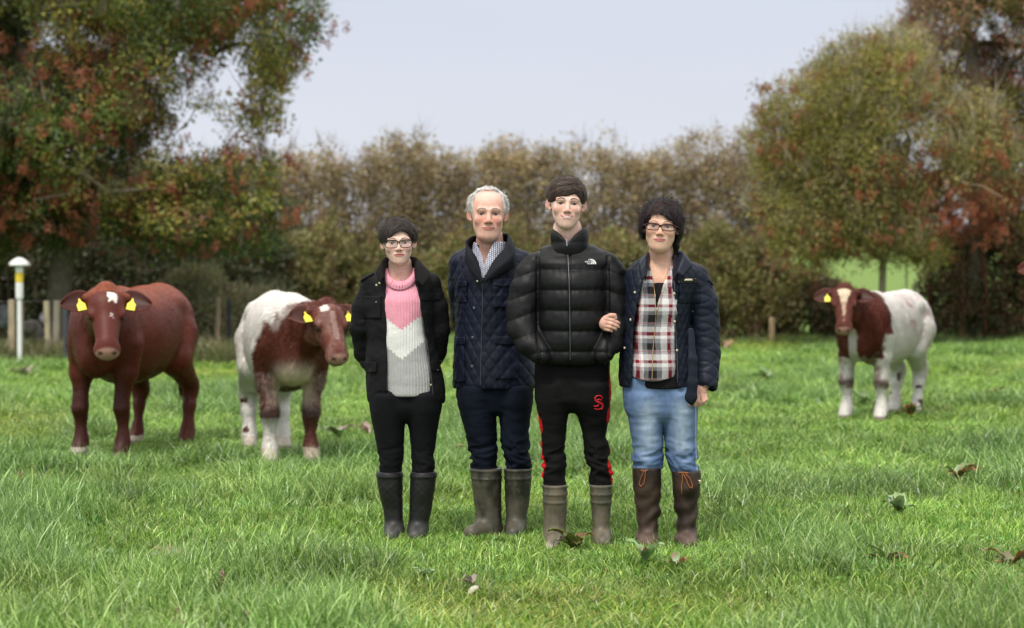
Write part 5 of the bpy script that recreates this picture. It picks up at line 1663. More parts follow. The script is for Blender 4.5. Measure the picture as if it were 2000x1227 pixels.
# ================================================================== PERSON 3: young man in the black puffer jacket
f = Fig(1110, 1070, 'person with brown swept fringe in black puffer jacket and black track bottoms, hands in pockets')
H = Head(f, 1106, 400, 448, yaw=2, roll=3, y=-.03, wide=1.06, par=dict(jw=.92, cheek=1.3, nose=.98, smile=1, ears=1.08, brow=1.25, open=.8))
v = Vol(*body_axes((-.34, .34), H.C)); H.put(v)
v.add(cone((f.X(1108), .005, f.Z(448)), (f.X(1111), .03, f.Z(500)), 28 / f.s, 31 / f.s), .02)
v.add(loft(f.rows([(760, 1060, 1180, .02), (700, 1062, 1178, .02), (600, 1055, 1180, .02), (520, 1055, 1180, .03), (490, 1090, 1132, .03)])), .03)
chain(v, [f.pt(1050, 525, .0, 22), f.pt(1022, 640, -.02, 17), f.pt(1056, 672, -.06, 12), f.pt(1072, 680, -.06, 13)], .02)
chain(v, [f.pt(1180, 525, .0, 22), f.pt(1203, 640, -.02, 17), f.pt(1176, 672, -.06, 12), f.pt(1160, 680, -.06, 13)], .02)
leg_body(v, f, 1081, 780, 1082, 905, 1035, 1083, y=.01, r=(22, 13, 11)); leg_body(v, f, 1154, 780, 1172, 905, 1035, 1174, y=.01, r=(22, 13, 11))
V, Q = v.mesh(1); hd = H.loc(V)
C = head_color(hd, H.q, (0.76, 0.51, 0.42), lips=(0.60, 0.16, 0.15), brow=(0.055, 0.035, 0.025))
link('body', mesh_np('body', V, Q, M_SKIN, C), f.root)
H.eyes((0.04, 0.03, 0.025))
g = np.random.default_rng(12)
BR = [(0.036, 0.021, 0.014), (0.055, 0.033, 0.023), (0.022, 0.013, 0.009), (0.085, 0.055, 0.038)]
teen_cut = [(hs_prim(lambda X, Y, Z: np.maximum(Y + .030, Z - np.interp(X.ravel(), [-.07, -.05, -.03, 0, .03, .05, .07], [-.01, .014, .030, .036, .050, .034, -.01]).reshape(X.shape)), (-.2, -.2, -.3), (.2, -.02, .06)), .007),
            (hs_prim(lambda X, Y, Z: np.maximum(Z - (.004 + 0 * X), Y - .026), (-.2, -.2, -.3), (.2, .05, .02)), .006),
            (hs_prim(lambda X, Y, Z: Z + .050 + 0 * X + 0 * Y, (-.2, -.2, -.3), (.2, .2, -.05)), .01)]
pieces = [cap_mesh(H, .013, teen_cut, (0.030, 0.018, 0.012), jag=.003, seed=14)]
def flow_teen(p_):  # swept from the left parting over to the right and forward
    return np.stack([-.9 + 0 * p_[:, 0], -.55 + 0 * p_[:, 0], -.25 - 3 * np.maximum(0, np.abs(p_[:, 0]) - .05)], 1)
pieces.append(H.strands(g, 800, hc, (.088, .107, .095), lambda n: u_top(n, .35, g), flow_teen, .06, w=.006, lift=.006, cols=BR, jit=.16, keep=KT))
pieces.append(H.strands(g, 260, hc, (.090, .110, .097), u_fr, lambda p_: np.stack([-1.0 + 0 * p_[:, 0], 0 * p_[:, 0], -.42 + 0 * p_[:, 0]], 1), .045, w=.006, lift=.006, cols=BR, jit=.14, keep=KT))
pieces.append(H.strands(g, 420, hc, (.090, .108, .096), u_side, lambda p_: np.stack([0 * p_[:, 0], -.1 + 0 * p_[:, 0], -1 + 0 * p_[:, 0]], 1), .03, w=.004, lift=.003, cols=BR, jit=.15, keep=KT))
pieces.append(wisps(H, g, 60, hc, (.088, .107, .095), lambda n: u_top(n, .2, g), BR, KT, lift=.010))
hair_object(H, pieces)
PUF = (0.0065, 0.0065, 0.0072)
v = Vol(axis((-.34, .34, .0055)), axis((-.25, .24, .0062)), axis((f.Z(718), f.Z(470), .0055)))
tor = f.rows([(712, 1056, 1184, .0, .140), (703, 1048, 1188, .0, .158), (690, 1046, 1189, .0, .170), (650, 1048, 1189, .0, .178), (600, 1048, 1188, .0, .178), (560, 1046, 1188, .0, .172), (530, 1042, 1190, .01, .155),
              (510, 1034, 1196, .02, .135), (498, 1040, 1190, .03, .118), (489, 1052, 1176, .03, .10), (479, 1070, 1156, .03, .09)])
v.add(loft(tor, cap=.015))
LA = [(1046, 516, .0, 25), (1036, 538, .0, 30), (1030, 562, -.005, 33), (1021, 600, -.015, 32), (1020, 640, -.04, 30), (1036, 672, -.09, 26), (1056, 690, -.13, 20)]
RA = [(1184, 516, .0, 25), (1192, 538, .0, 30), (1196, 562, -.005, 31), (1199, 600, -.015, 29), (1198, 640, -.04, 28), (1190, 668, -.09, 25), (1176, 688, -.13, 20)]
for A_ in (LA, RA):
    chain(v, [f.pt(a, b_, y_, r_) for a, b_, y_, r_ in A_], .012)
def puff(V, N):
    zq = (f.y0 - V[:, 2] * f.s); pxx = f.x0 + V[:, 0] * f.s
    tor_w = sstep(1052, 1060, pxx) * sstep(1190, 1182, pxx)
    # seam rows: torso at 527, 567, 607, 647, 685; sleeves about the same, drawn down outwards
    sl = np.where(pxx < 1052, (1052 - pxx) * .35, np.where(pxx > 1182, (pxx - 1182) * .35, 0))
    ph = (zq - 527 - sl) / 39.5
    b = np.sqrt(np.abs(np.sin(math.pi * ph)) + 1e-4)
    yoke = (zq < 527) & (tor_w > .5)
    b = np.where(yoke, np.minimum(1, .2 + (527 - zq) / 14 + 0 * b), b)
    d = (.008 + .007 * tor_w) * (b - .7)
    arm_seam = np.exp(-((pxx - 1050 - (zq - 560) * .0) / 3.0) ** 2) * (zq > 500) + np.exp(-((pxx - 1186) / 3.0) ** 2) * (zq > 500)
    zipc = np.exp(-((pxx - 1111) / 3.5) ** 2) * (V[:, 1] < 0)
    d = d - .010 * arm_seam * (V[:, 1] < 0) - .008 * zipc
    pucker = .0011 * np.sin(pxx * .4 + 5 * vnoise(V, 9, 2)) * np.exp(-(((ph + .5) % 1 - .5) / .22) ** 2)
    return d + pucker + wrinkle(V, .0042, (10, 10, 20), 27)
jk, jkb = garment(f, 'puffer_jacket', v, M_NYLON, lambda V: np.tile(PUF, (len(V), 1)), puff)
v = Vol(axis((-.14, .14, .005)), axis((-.17, .15, .005)), axis((f.Z(502), f.Z(434), .005)))
v.add(loft(f.rows([(500, 1076, 1150, .01, .098), (490, 1074, 1150, .005, .098), (478, 1077, 1149, .0, .096), (465, 1077, 1148, .0, .094), (452, 1079, 1147, .005, .090), (444, 1083, 1144, .01, .082)]), cap=.012))
v.cut(loft(f.rows([(500, 1084, 1140, .01, .066), (462, 1083, 1141, .005, .070), (430, 1082, 1144, .0, .082)]), cap=.003), .006)
v.cut(hs_prim(lambda X, Y, Z: np.maximum(f.Z(475) + np.abs(X - f.X(1108)) * .95 - Z, Y + .02), (-.2, -.3, 0), (.2, -.01, 2)), .008)
garment(f, 'collar', v, M_NYLON, PUF, lambda V, N: .005 * np.sqrt(np.abs(np.sin(math.pi * (f.y0 - V[:, 2] * f.s - 444) / 30))) + wrinkle(V, .0025, (14, 14, 24), 3), parent=jk)
strip(f, 'zip', jkb[2], [(1108, 496), (1110, 560), (1111, 620), (1112, 700)], .0028, M_DARKM, jk, off=.002)
o = link('zip_pull', mesh_np('zip_pull', *tube([(f.X(1105), -.115, f.Z(468)), (f.X(1105.5), -.120, f.Z(474)), (f.X(1106), -.119, f.Z(481))], [.0035, .0022, .003], 5), M_STEEL), jk)
patch(f, 'pocket_edge', jkb[2], f.X(1050), f.X(1054), f.Z(700), f.Z(655), .006, M_NYLON, PUF, jk, nx=4, nz=12)

# chest emblem: quarter dome of three arcs with three lines of lettering, white thread
M_THREAD = surf_mat('white_thread', (0.75, 0.75, 0.74), rough=0.7, var=0.05, nscale=300)
def on_chest(b, V2, off):
    out_ = []
    for x, z in V2:
        h = project(b, x, z); out_.append(h + (0, -off, 0) if h is not None else (x, -.16, z))
    return np.array(out_)
def arc_band(cx, cz, r0, r1, a0, a1, n=14):
    a = np.linspace(a0, a1, n); V = []
    for t in a: V += [(cx + r0 * math.cos(t), cz + r0 * math.sin(t)), (cx + r1 * math.cos(t), cz + r1 * math.sin(t))]
    Q = [(2 * i, 2 * i + 1, 2 * i + 3, 2 * i + 2) for i in range(n - 1)]
    return V, Q
cx_, cz_ = f.X(1152.5), f.Z(516.2); un = 1 / f.s
ep = []
for r0, r1 in ((0.0, 3.4), (4.3, 6.6), (7.4, 10.2)):
    V2, Q = arc_band(cx_, cz_, r0 * un, r1 * un, 0, math.pi / 2)
    base_y = project(jkb[2], cx_, cz_)
    V3 = on_chest(jkb[2], V2, .004)
    V3[:, 1] = np.minimum(V3[:, 1], np.median(V3[:, 1]))
    ep.append((V3, np.array(Q)))
V, Q = merge(ep)
link('emblem', mesh_np('emblem', V, Q, M_THREAD), jk)
def text_on(f, b, txt, px, py, hpx, mat, parent, off=.005, name='lettering', sx=1.0, rotz=0, align='LEFT', font_shear=0):
    cu = bpy.data.curves.new(name, 'FONT'); cu.body = txt; cu.size = hpx / f.s / .7; cu.extrude = .0006
    cu.align_x = align; cu.offset = .00028; cu.shear = font_shear; cu.resolution_u = 3
    o = bpy.data.objects.new(name, cu); COL.objects.link(o); o.parent = parent
    h = project(b, f.X(px), f.Z(py))
    y_ = h[1] if h is not None else -.15
    o.location = (f.X(px), y_ - off, f.Z(py)); o.rotation_euler = (R(90), 0, 0); o.scale = (sx, 1, 1)
    cu.materials.append(mat)
    bpy.context.view_layer.update()
    me = bpy.data.meshes.new_from_object(o.evaluated_get(bpy.context.evaluated_depsgraph_get()))
    o2 = link(name, me, parent); o2.location = o.location; o2.rotation_euler = o.rotation_euler; o2.scale = o.scale
    bpy.data.objects.remove(o, do_unlink=True)
    return o2
for t, px, py in (('THE', 1147, 509.2), ('NORTH', 1140.5, 512.9), ('FACE', 1145, 516.4)):
    text_on(f, jkb[2], t, px, py, 2.9, M_THREAD, jk, off=.008, sx=.70)

def track_col(V):
    px = f.x0 + V[:, 0] * f.s; py = f.y0 - V[:, 2] * f.s
    el_ = np.interp(py, [710, 790, 850, 900, 945], [1045, 1048, 1056, 1059, 1060]); er_ = np.interp(py, [710, 790, 850, 900, 945], [1190, 1191, 1192, 1194, 1195])
    wob = 2.2 * np.sin(py * .16) + 1.5 * np.sin(py * .31)
    wl_ = 1.2 + 4.8 * np.clip(np.sin((py - 812) / 38 * math.pi), 0, 1) * (py > 808); wr_ = 1.4 + 6.0 * np.clip(np.sin((py - 796) / 46 * math.pi + .2), 0, 1) * (py > 790)
    m_ = (((px - el_) < wl_) & (py > 805) | ((er_ - px) < wr_) & (py > 715)) & (V[:, 1] < .06)
    c = np.tile((0.007, 0.0065, 0.007), (len(V), 1))
    c[m_] = (0.62, 0.012, 0.02)
    return c
tr, trb = trousers(f, [(700, 1046, 1192), (740, 1044, 1192), (775, 1045, 1193), (795, 1048, 1192)],
         [[(780, 1046, 1114), (795, 1048, 1113), (820, 1052, 1109), (850, 1057, 1105), (870, 1057, 1103), (890, 1060, 1102), (920, 1060, 1104), (950, 1061, 1105), (965, 1061, 1105)],
          [(780, 1108, 1193), (795, 1114, 1192), (820, 1130, 1191), (850, 1138, 1184), (870, 1142, 1189), (890, 1145, 1190), (920, 1151, 1195), (950, 1154, 1195), (965, 1154, 1194)]],
         M_CLOTH, track_col, leg_wr(f, 905, .0065, .003))
M_REDT = surf_mat('red_thread', (0.70, 0.02, 0.03), rough=0.7, var=0.05)
# embroidered double-stroke S with flourishes
S1 = [(1175, 775), (1171, 770), (1164, 770), (1160, 774), (1161, 780), (1167, 784), (1173, 787), (1175, 791), (1172, 796), (1165, 797), (1159, 795)]
S2 = [(1173, 779), (1168, 777), (1164, 778), (1166, 781), (1172, 784), (1177, 788), (1176, 793)]
S3 = [(1158, 790), (1163, 791), (1168, 788)]
S4 = [(1176, 794), (1174, 797), (1170, 795)]
for q in (S1, S2, S3, S4):
    strip(f, 'embroidered_letter', trb[2], q, .0026, M_REDT, tr, off=.003)
wel2 = lambda V: wel(V, (0.085, 0.080, 0.058), (0.15, 0.125, 0.085))
boot(f, [(947, 1060, 1107), (965, 1061, 1107), (1000, 1061, 1107), (1030, 1061, 1105), (1056, 1060, 1106)], (1080, 40), M_RUB, wel2, rings=(950, 965, 981), depth=.057)
boot(f, [(947, 1153, 1195), (965, 1154, 1195), (1000, 1156, 1193), (1030, 1158, 1190), (1056, 1158, 1192)], (1176, 38), M_RUB, wel2, rings=(950, 965, 981), depth=.055)

# ================================================================== PERSON 4: woman in the open quilted jacket and plaid shirt
f = Fig(1295, 1073, 'person with black layered hair and red glasses in quilted jacket, plaid shirt and blue jeans')
H = Head(f, 1290, 444, 491, yaw=-6, roll=4, y=-.03, wide=1.10, par=dict(jw=1.02, cheek=.8, nose=.95, puff=.9, brow=.6, open=.95))
# both hands: left one linked round the young man's forearm, right one hanging half closed
hl = (f.X(1192), -.135, f.Z(629)); hr = (f.X(1361), -.085, f.Z(773))
v = Vol(*body_axes((-.37, .36), H.C, [(hl[0], hl[1], hl[2], .065), (hr[0], hr[1], hr[2], .06)], fine=.0028)); H.put(v)
v.add(cone((f.X(1291), .03, f.Z(486)), (f.X(1292), .03, f.Z(530)), 23 / f.s, 30 / f.s), .014)
v.add(loft(f.rows([(795, 1246, 1342, .02), (760, 1236, 1348, .02), (680, 1245, 1340, .02), (600, 1238, 1345, .02, .115), (550, 1240, 1343, .02, .10), (520, 1245, 1335, .03, .085), (505, 1268, 1315, .03)])), .03)
chain(v, [f.pt(1247, 545, .03, 22), f.pt(1228, 640, .06, 16), f.pt(1185, 634, -.06, 12), f.pt(1180, 632, -.115, 12)], .012)
chain(v, [f.pt(1352, 550, .02, 22), f.pt(1382, 660, .02, 17), f.pt(1372, 748, -.05, 12), f.pt(1366, 762, -.06, 13)], .012)
u = 1 / f.s
def finger(v, pts, k=.0015): chain(v, [(f.X(a), y_, f.Z(b_), r_) for a, b_, y_, r_ in pts], k)
# left: back of the hand at the left, four fingers lying across the sleeve to the right, thumb above
v.add(ell((f.X(1183), -.128, f.Z(629)), (.030, .017, .036), rot(0, -8, 0)), .012)
finger(v, [(1180, 621, -.135, .0105), (1193, 624, -.150, .0098), (1202, 628, -.146, .0088), (1206, 630, -.136, .0075)])
finger(v, [(1180, 628, -.137, .0105), (1192, 631, -.152, .0098), (1201, 635, -.148, .0086), (1205, 637, -.138, .0074)])
finger(v, [(1179, 635, -.136, .0100), (1190, 637, -.150, .0092), (1198, 640, -.146, .0080), (1200, 642, -.137, .0070)])
finger(v, [(1179, 641, -.132, .0088), (1187, 643, -.143, .0078), (1192, 645, -.140, .0068)])
finger(v, [(1180, 620, -.128, .0125), (1190, 615, -.146, .0115), (1197, 615, -.152, .0105), (1199, 620, -.150, .0090)])
# right hand
v.add(ell((f.X(1364), -.075, f.Z(766)), (.031, .020, .034), rot(0, 14, 0)), .014)
finger(v, [(1374, 768, -.080, .0100), (1376, 779, -.095, .0092), (1370, 786, -.088, .0080)])
finger(v, [(1368, 770, -.088, .0105), (1370, 782, -.102, .0096), (1363, 789, -.094, .0084)])
finger(v, [(1360, 770, -.090, .0108), (1361, 783, -.104, .0098), (1355, 790, -.096, .0086)])
finger(v, [(1353, 768, -.086, .0108), (1354, 780, -.100, .0098), (1349, 787, -.094, .0086)])
finger(v, [(1352, 764, -.080, .0110), (1350, 777, -.100, .0098), (1345, 788, -.106, .0085)])
leg_body(v, f, 1261, 810, 1265, 905, 1035, 1265, y=.01, r=(23, 15, 12)); leg_body(v, f, 1328, 810, 1335, 905, 1040, 1342, y=.01, r=(23, 15, 12))
V, Q = v.mesh(1); hd = H.loc(V)
C = head_color(hd, H.q, SK_WARM, lips=(0.48, 0.14, 0.15), brow=(0.10, 0.06, 0.045), red=(0.60, 0.25, 0.17))
lowp = V[:, 2] < f.Z(560)
C[lowp] = np.array((0.62, 0.36, 0.28)) * (0.85 + .3 * vnoise(V[lowp], 60, 4))[:, None]
link('body', mesh_np('body', V, Q, M_SKIN, C), f.root)
H.eyes((0.05, 0.06, 0.06))
H.glasses((0.06, 0.006, 0.010), w=.0285, h=.0150, z=-.0035, th=.0027, corner=2.8)
g = np.random.default_rng(15)
BK = [(0.009, 0.006, 0.007), (0.016, 0.008, 0.009), (0.005, 0.004, 0.005), (0.042, 0.012, 0.013)]
wo_cut = [(hs_prim(lambda X, Y, Z: np.maximum(Y + .028, Z - np.interp(X.ravel(), [-.08, -.058, -.045, -.01, .02, .04, .06, .08], [-.08, -.02, .056, .066, .044, .024, -.02, -.09]).reshape(X.shape)), (-.2, -.2, -.3), (.2, -.02, .07)), .008),
          (hs_prim(lambda X, Y, Z: np.maximum(np.abs(X) - .067, Y - .045) + 0 * Z, (-.2, -.2, -.3), (.2, .05, -.02)), .008)]
ext = [(cone((.066, .032, .02), (.070, .045, -.085), .030, .015), .02), (cone((.070, .045, -.085), (.066, .040, -.135), .017, .008), .01),
       (cone((-.064, .032, .02), (-.070, .030, -.055), .028, .010), .02)]
pieces = [cap_mesh(H, .017, wo_cut, (0.007, 0.005, 0.006), jag=.007, seed=21, extra=ext, squash=(1.02, 1.0, .97))]
pieces.append(H.strands(g, 900, hc, (.092, .110, .101), lambda n: u_top(n, .0, g), lambda p_: np.stack([p_[:, 0] * 9 + .1, -.3 + 0 * p_[:, 0], -.6 + 0 * p_[:, 0]], 1), .05, w=.005, lift=.012, cols=BK, jit=.45, curl=.3, keep=KW))
pieces.append(H.strands(g, 34, hc, (.092, .113, .094), u_fr, lambda p_: np.stack([.25 + 0 * p_[:, 0], 0 * p_[:, 0], -1 + 0 * p_[:, 0]], 1), .050, w=.0036, lift=.004, cols=BK, jit=.2))
def u_fr2(n):
    a = g.uniform(.1, 1.0, n); q_ = np.stack([np.sin(a) * .8, -np.cos(a) * .8, np.full(n, .55)], 1); return q_ / np.linalg.norm(q_, axis=1)[:, None]
pieces.append(H.strands(g, 110, hc, (.095, .115, .096), u_fr2, lambda p_: np.stack([.55 + 0 * p_[:, 0], 0 * p_[:, 0], -.9 + 0 * p_[:, 0]], 1), .042, w=.0055, lift=.004, cols=BK, jit=.15))
pieces.append(H.strands(g, 420, (0, .03, .0), (.094, .10, .125), u_side, lambda p_: np.stack([p_[:, 0] * 2, 0 * p_[:, 0], -1 + 0 * p_[:, 0]], 1), .085, w=.006, lift=.010, cols=BK, jit=.2, curl=.15, keep=KW))
pieces.append(wisps(H, g, 420, hc, (.093, .110, .103), lambda n: u_top(n, -.3, g), BK, KW, lift=.034, length=.055))
hair_object(H, pieces)
# black vest under the shirt
v = Vol(axis((-.2, .2, .006)), axis((-.16, .18, .007)), axis((f.Z(760), f.Z(548), .006)))
v.add(loft(f.rows([(758, 1228, 1352, .01, .125), (740, 1232, 1348, .01, .125), (680, 1244, 1341, .01, .112), (600, 1240, 1344, .01, .128), (565, 1262, 1322, .0, .112), (552, 1266, 1318, .0, .10)]), cap=.008))
garment(f, 'vest', v, M_CLOTH, (0.010, 0.010, 0.011), lambda V, N: wrinkle(V, .002))
# plaid shirt, partly unzipped
def plaid(V):
    px = f.x0 + V[:, 0] * f.s; py = f.y0 - V[:, 2] * f.s
    px = px - (py - 640) * .045 * 0 + 1.5 * np.sin(py * .05)
    W_, GY_, BK_, RD_ = np.array((0.74, 0.71, 0.71)), np.array((0.22, 0.22, 0.24)), np.array((0.018, 0.015, 0.017)), np.array((0.22, 0.008, 0.022))
    def band(t, per):
        t = t % per; u_ = t / per
        # warp/weft order: black, grey, white, dark red, white, grey
        return np.select([u_ < .26, u_ < .42, u_ < .62, u_ < .74, u_ < .86], [0, 1, 2, 3, 2], 1)
    a = band(px - 1262, 62.0); b = band(py - 614, 54.0)
    T = np.array([BK_, GY_, W_, RD_])
    c = .5 * T[a.astype(int)] + .5 * T[b.astype(int)]
    # fine red overcheck
    c = np.where((np.abs((py - 630) % 54) < 1.4)[:, None] | (np.abs((px - 1247) % 62) < 1.2)[:, None], .5 * c + .5 * RD_ * 1.6, c)
    return c
v = Vol(axis((-.19, .19, .0036)), axis((-.19, .10, .006)), axis((f.Z(752), f.Z(486), .0036)))
v.add(loft(f.rows([(744, 1228, 1330, .0, .138), (720, 1228, 1330, .0, .140), (680, 1234, 1332, .0, .130), (640, 1238, 1334, .0, .128), (600, 1240, 1338, .0, .140), (560, 1244, 1338, .0, .130), (530, 1250, 1332, .01, .105), (508, 1262, 1318, .02, .088), (496, 1268, 1312, .02, .08)]), cap=.008))
v.cut(hs_prim(lambda X, Y, Z: Z - (f.Z(742) + .030 * np.clip(np.abs(X - f.X(1272)) / .13, 0, 1) ** 2) + 0 * Y, (-.3, -.3, 0), (.3, .3, f.Z(715))), .002)
v.cut(loft(f.rows([(760, 1236, 1322, .02, .122), (600, 1246, 1330, .02, .122), (480, 1275, 1306, .02, .06)]), cap=.003), 0)
v.cut(hs_prim(lambda X, Y, Z: np.maximum(np.abs(X - np.interp(Z.ravel(), [f.Z(605), f.Z(500)], [f.X(1278), f.X(1289)]).reshape(Z.shape)) - np.interp(Z.ravel(), [f.Z(604), f.Z(560), f.Z(515), f.Z(480)], [0, .022, .052, .075]).reshape(Z.shape), np.maximum(Y, f.Z(604) - Z)), (-.2, -.3, f.Z(606)), (.2, .01, 2)), .003)
v.cut(cone((f.X(1291), .0, f.Z(520)), (f.X(1291), .0, f.Z(470)), 31 / f.s, 33 / f.s), .003)
sh, shb = garment(f, 'plaid_shirt', v, M_CLOTH, plaid, lambda V, N: wrinkle(V, .0045, (14, 14, 9), 33), relax=1)
M_GOLD = surf_mat('gold_zip', (0.62, 0.42, 0.20), rough=0.35, metal=0.85, var=0.1)
strip(f, 'zip', shb[2], [(1278, 606), (1276, 640), (1271, 690), (1270, 738)], .0022, M_GOLD, sh, off=.001)
strip(f, 'zip', shb[2], [(1272, 520), (1275, 560), (1277, 606)], .0018, M_GOLD, sh, off=.001)
strip(f, 'zip', shb[2], [(1305, 522), (1294, 560), (1280, 606)], .0018, M_GOLD, sh, off=.001)
strip(f, 'zip_pull', shb[2], [(1277, 603), (1276.5, 614)], .0045, M_GOLD, sh, off=.003)

NV2 = (0.008, 0.011, 0.022)
jr = f.rows([(756, 1210, 1352, .02, .158), (735, 1209, 1352, .02, .160), (700, 1210, 1350, .02, .155), (650, 1214, 1348, .02, .145), (600, 1218, 1352, .02, .152), (560, 1222, 1362, .02, .150),
             (535, 1226, 1368, .03, .135), (518, 1234, 1362, .035, .115), (506, 1250, 1340, .04, .095), (496, 1266, 1322, .04, .08)])
v = Vol(axis((-.33, .34, .0055)), axis((-.20, .25, .0065)), axis((f.Z(772), f.Z(478), .0055)))
v.add(loft(jr, cap=.012))
v.cut(loft([(a - (.02 if i == 0 else .001), b, c, d - .014, e_ - .012) for i, (a, b, c, d, e_) in enumerate(sorted(jr, reverse=True))], cap=.004))
_zl2 = np.array([f.Z(q) for q in (770, 745, 640, 600, 540, 505, 480)]); _xl2 = np.array([f.X(q) for q in (1231, 1231, 1236, 1241, 1254, 1266, 1268)])
_xr2 = np.array([f.X(q) for q in (1320, 1319, 1313, 1311, 1309, 1312, 1318)])
def openw(X, Y, Z):
    xl = np.interp(Z.ravel(), _zl2, _xl2).reshape(Z.shape); xr = np.interp(Z.ravel(), _zl2, _xr2).reshape(Z.shape)
    return np.maximum(np.maximum(xl - X, X - xr), Y + .0)
v.cut(hs_prim(openw, (-.3, -.3, -.1), (.3, .01, 2)), .004)
chain(v, [f.pt(a, b_, y_, r_) for a, b_, r_, y_ in ((1360, 542, 25, .02), (1376, 590, 27, .02), (1380, 640, 27, .02), (1382, 690, 25, -.0), (1378, 748, 23, -.045))], .012)
v.cut(cone((f.X(1376), -.05, f.Z(757)), (f.X(1372), -.07, f.Z(785)), 19 / f.s, 22 / f.s), .002)
chain(v, [f.pt(a, b_, y_, r_) for a, b_, r_, y_ in ((1243, 545, 24, .03), (1231, 600, 22, .05), (1226, 636, 20, .055), (1208, 640, 17, .02), (1192, 637, 14, -.045))], .012)
jk, jkb = garment(f, 'jacket', v, M_NYLON, q_col(NV2, 0, 1, 1), quilt(f, f.X(1295), .050, .070, .0052, .17))
collar_sheet(f, [((1256, 548, -.140), (1257, 540, -.145), (1250, 548, -.150)), ((1262, 522, -.11), (1258, 507, -.115), (1246, 524, -.128)), ((1267, 510, -.03), (1263, 496, -.03), (1248, 512, -.035)),
    ((1276, 506, .05), (1275, 493, .055), (1264, 508, .09)), ((1292, 505, .075), (1292, 491, .08), (1292, 508, .115)), ((1312, 505, .05), (1316, 491, .055), (1326, 506, .09)),
    ((1317, 512, -.03), (1331, 491, -.03), (1343, 508, -.02)), ((1313, 526, -.105), (1330, 503, -.105), (1347, 519, -.112)), ((1311, 548, -.140), (1317, 534, -.145), (1328, 541, -.148))], M_NYLON, NV2, jk, thick=.007)
patch(f, 'chest_pocket', jkb[2], f.X(1323), f.X(1364), f.Z(592), f.Z(548), .009, M_NYLON, NV2, jk, nx=20, nz=20, disp=lambda V: quilt(f, f.X(1295), .05, .07, .004)(V, V))
patch(f, 'pocket_flap', jkb[2], f.X(1320), f.X(1361), f.Z(553), f.Z(544), .016, M_NYLON, (0.012, 0.012, 0.016), jk, nx=12, nz=6)
patch(f, 'brass_badge', jkb[2], f.X(1332), f.X(1350), f.Z(548.5), f.Z(544.5), .021, M_METAL, (1, 1, 1), jk, nx=6, nz=4)
for px, py in ((1316, 532), (1313, 573), (1314, 627), (1238, 571), (1230, 624), (1219, 679), (1208, 727), (1356, 546), (1356, 553), (1345, 653), (1345, 677), (1319, 683)):
    button(f, jkb[2], px, py, jk, r=.0062)
strip(f, 'zip', jkb[2], [(1313, 540), (1315, 620), (1319, 690), (1320, 745)], .0022, M_DARKM, jk, off=.001)
strip(f, 'shoulder_tab', jkb[2], [(1384, 548), (1392, 557), (1399, 568)], .006, M_NYLON, jk, col=NV2, off=.004)
# loose belt hanging from the waist
v = Vol(axis((f.X(1325), f.X(1370), .005)), axis((-.24, -.08, .005)), axis((f.Z(795), f.Z(635), .005)))
bp = [(1344, 645, -.145, 7), (1347, 700, -.165, 8.5), (1347, 745, -.170, 10), (1344, 772, -.165, 11), (1346, 784, -.155, 5)]
for a, b_ in zip(bp[:-1], bp[1:]):
    v.add(cone((f.X(a[0]), a[2], f.Z(a[1])), (f.X(b_[0]), b_[2], f.Z(b_[1])), a[3] / f.s, b_[3] / f.s, (1, 2.2, 1)), .008)
garment(f, 'belt_end', v, M_NYLON, NV2, lambda V, N: wrinkle(V, .003, (20, 20, 24)), parent=jk)

def jean(V):
    px = f.x0 + V[:, 0] * f.s; py = f.y0 - V[:, 2] * f.s
    base = np.array((0.135, 0.205, 0.33)); lt = np.array((0.36, 0.45, 0.58)); dk = np.array((0.055, 0.105, 0.24))
    c0 = np.where(px < 1294, 1264, 1330)
    fade = np.exp(-((px - c0) / 17) ** 2) * sstep(770, 800, py) * sstep(915, 860, py)
    c = mixc(base, lt, .75 * fade); c = mixc(c, dk, .5 * (1 - np.exp(-((px - c0) / 25) ** 2)))
    whisk = sstep(.55, .8, vnoise(V * [9, 9, 60], 1.0, 41)) * fade
    c = mixc(c, lt * 1.3, .6 * whisk)
    cr = sstep(.62, .40, fbm(V * np.array((8, 8, 34)), 1.0, 71, 3)) * np.exp(-((py - 895) / 28) ** 2); c = mixc(c, dk, .55 * cr)  # fold shading painted as darker creases around the knees
    seam = np.exp(-((px - np.interp(py, [760, 850, 920], [1357, 1358, 1361])) / 1.3) ** 2) * (V[:, 1] < .02)
    return mixc(c, (0.55, 0.62, 0.75), .6 * seam)
trousers(f, [(735, 1217, 1356), (760, 1216, 1358), (800, 1222, 1362), (818, 1226, 1363)],
         [[(800, 1222, 1295), (818, 1227, 1295), (850, 1233, 1295), (880, 1237, 1295), (900, 1237, 1293), (918, 1239, 1291), (935, 1240, 1290)], [(800, 1291, 1363), (818, 1293, 1363), (850, 1298, 1362), (880, 1302, 1361), (900, 1306, 1362), (918, 1309, 1364), (935, 1311, 1364)]],
         M_DENIM, jean, leg_wr(f, 900, .0055, .003))
def brn(V):
    m_ = fbm(V * [1, 1, .8], 14, 61, 3)
    c = mixc((0.022, 0.013, 0.010), (0.050, 0.031, 0.023), sstep(.4, .7, m_))
    return mixc(c, (0.17, 0.11, 0.085), .6 * sstep(.13, .05, V[:, 2]))
M_LEATH = surf_mat('boot_leather', None, rough=0.55, var=0.25, nscale=30, bump=0.4, bscale=70, spec=0.35, bdist=0.002)
bt1, b1 = boot(f, [(913, 1236, 1291), (950, 1238, 1291), (985, 1241, 1290), (1000, 1243, 1290), (1020, 1246, 1287), (1035, 1246, 1284), (1056, 1243, 1287)], (1262, 38), M_LEATH, brn, depth=.060, crease=.0050)
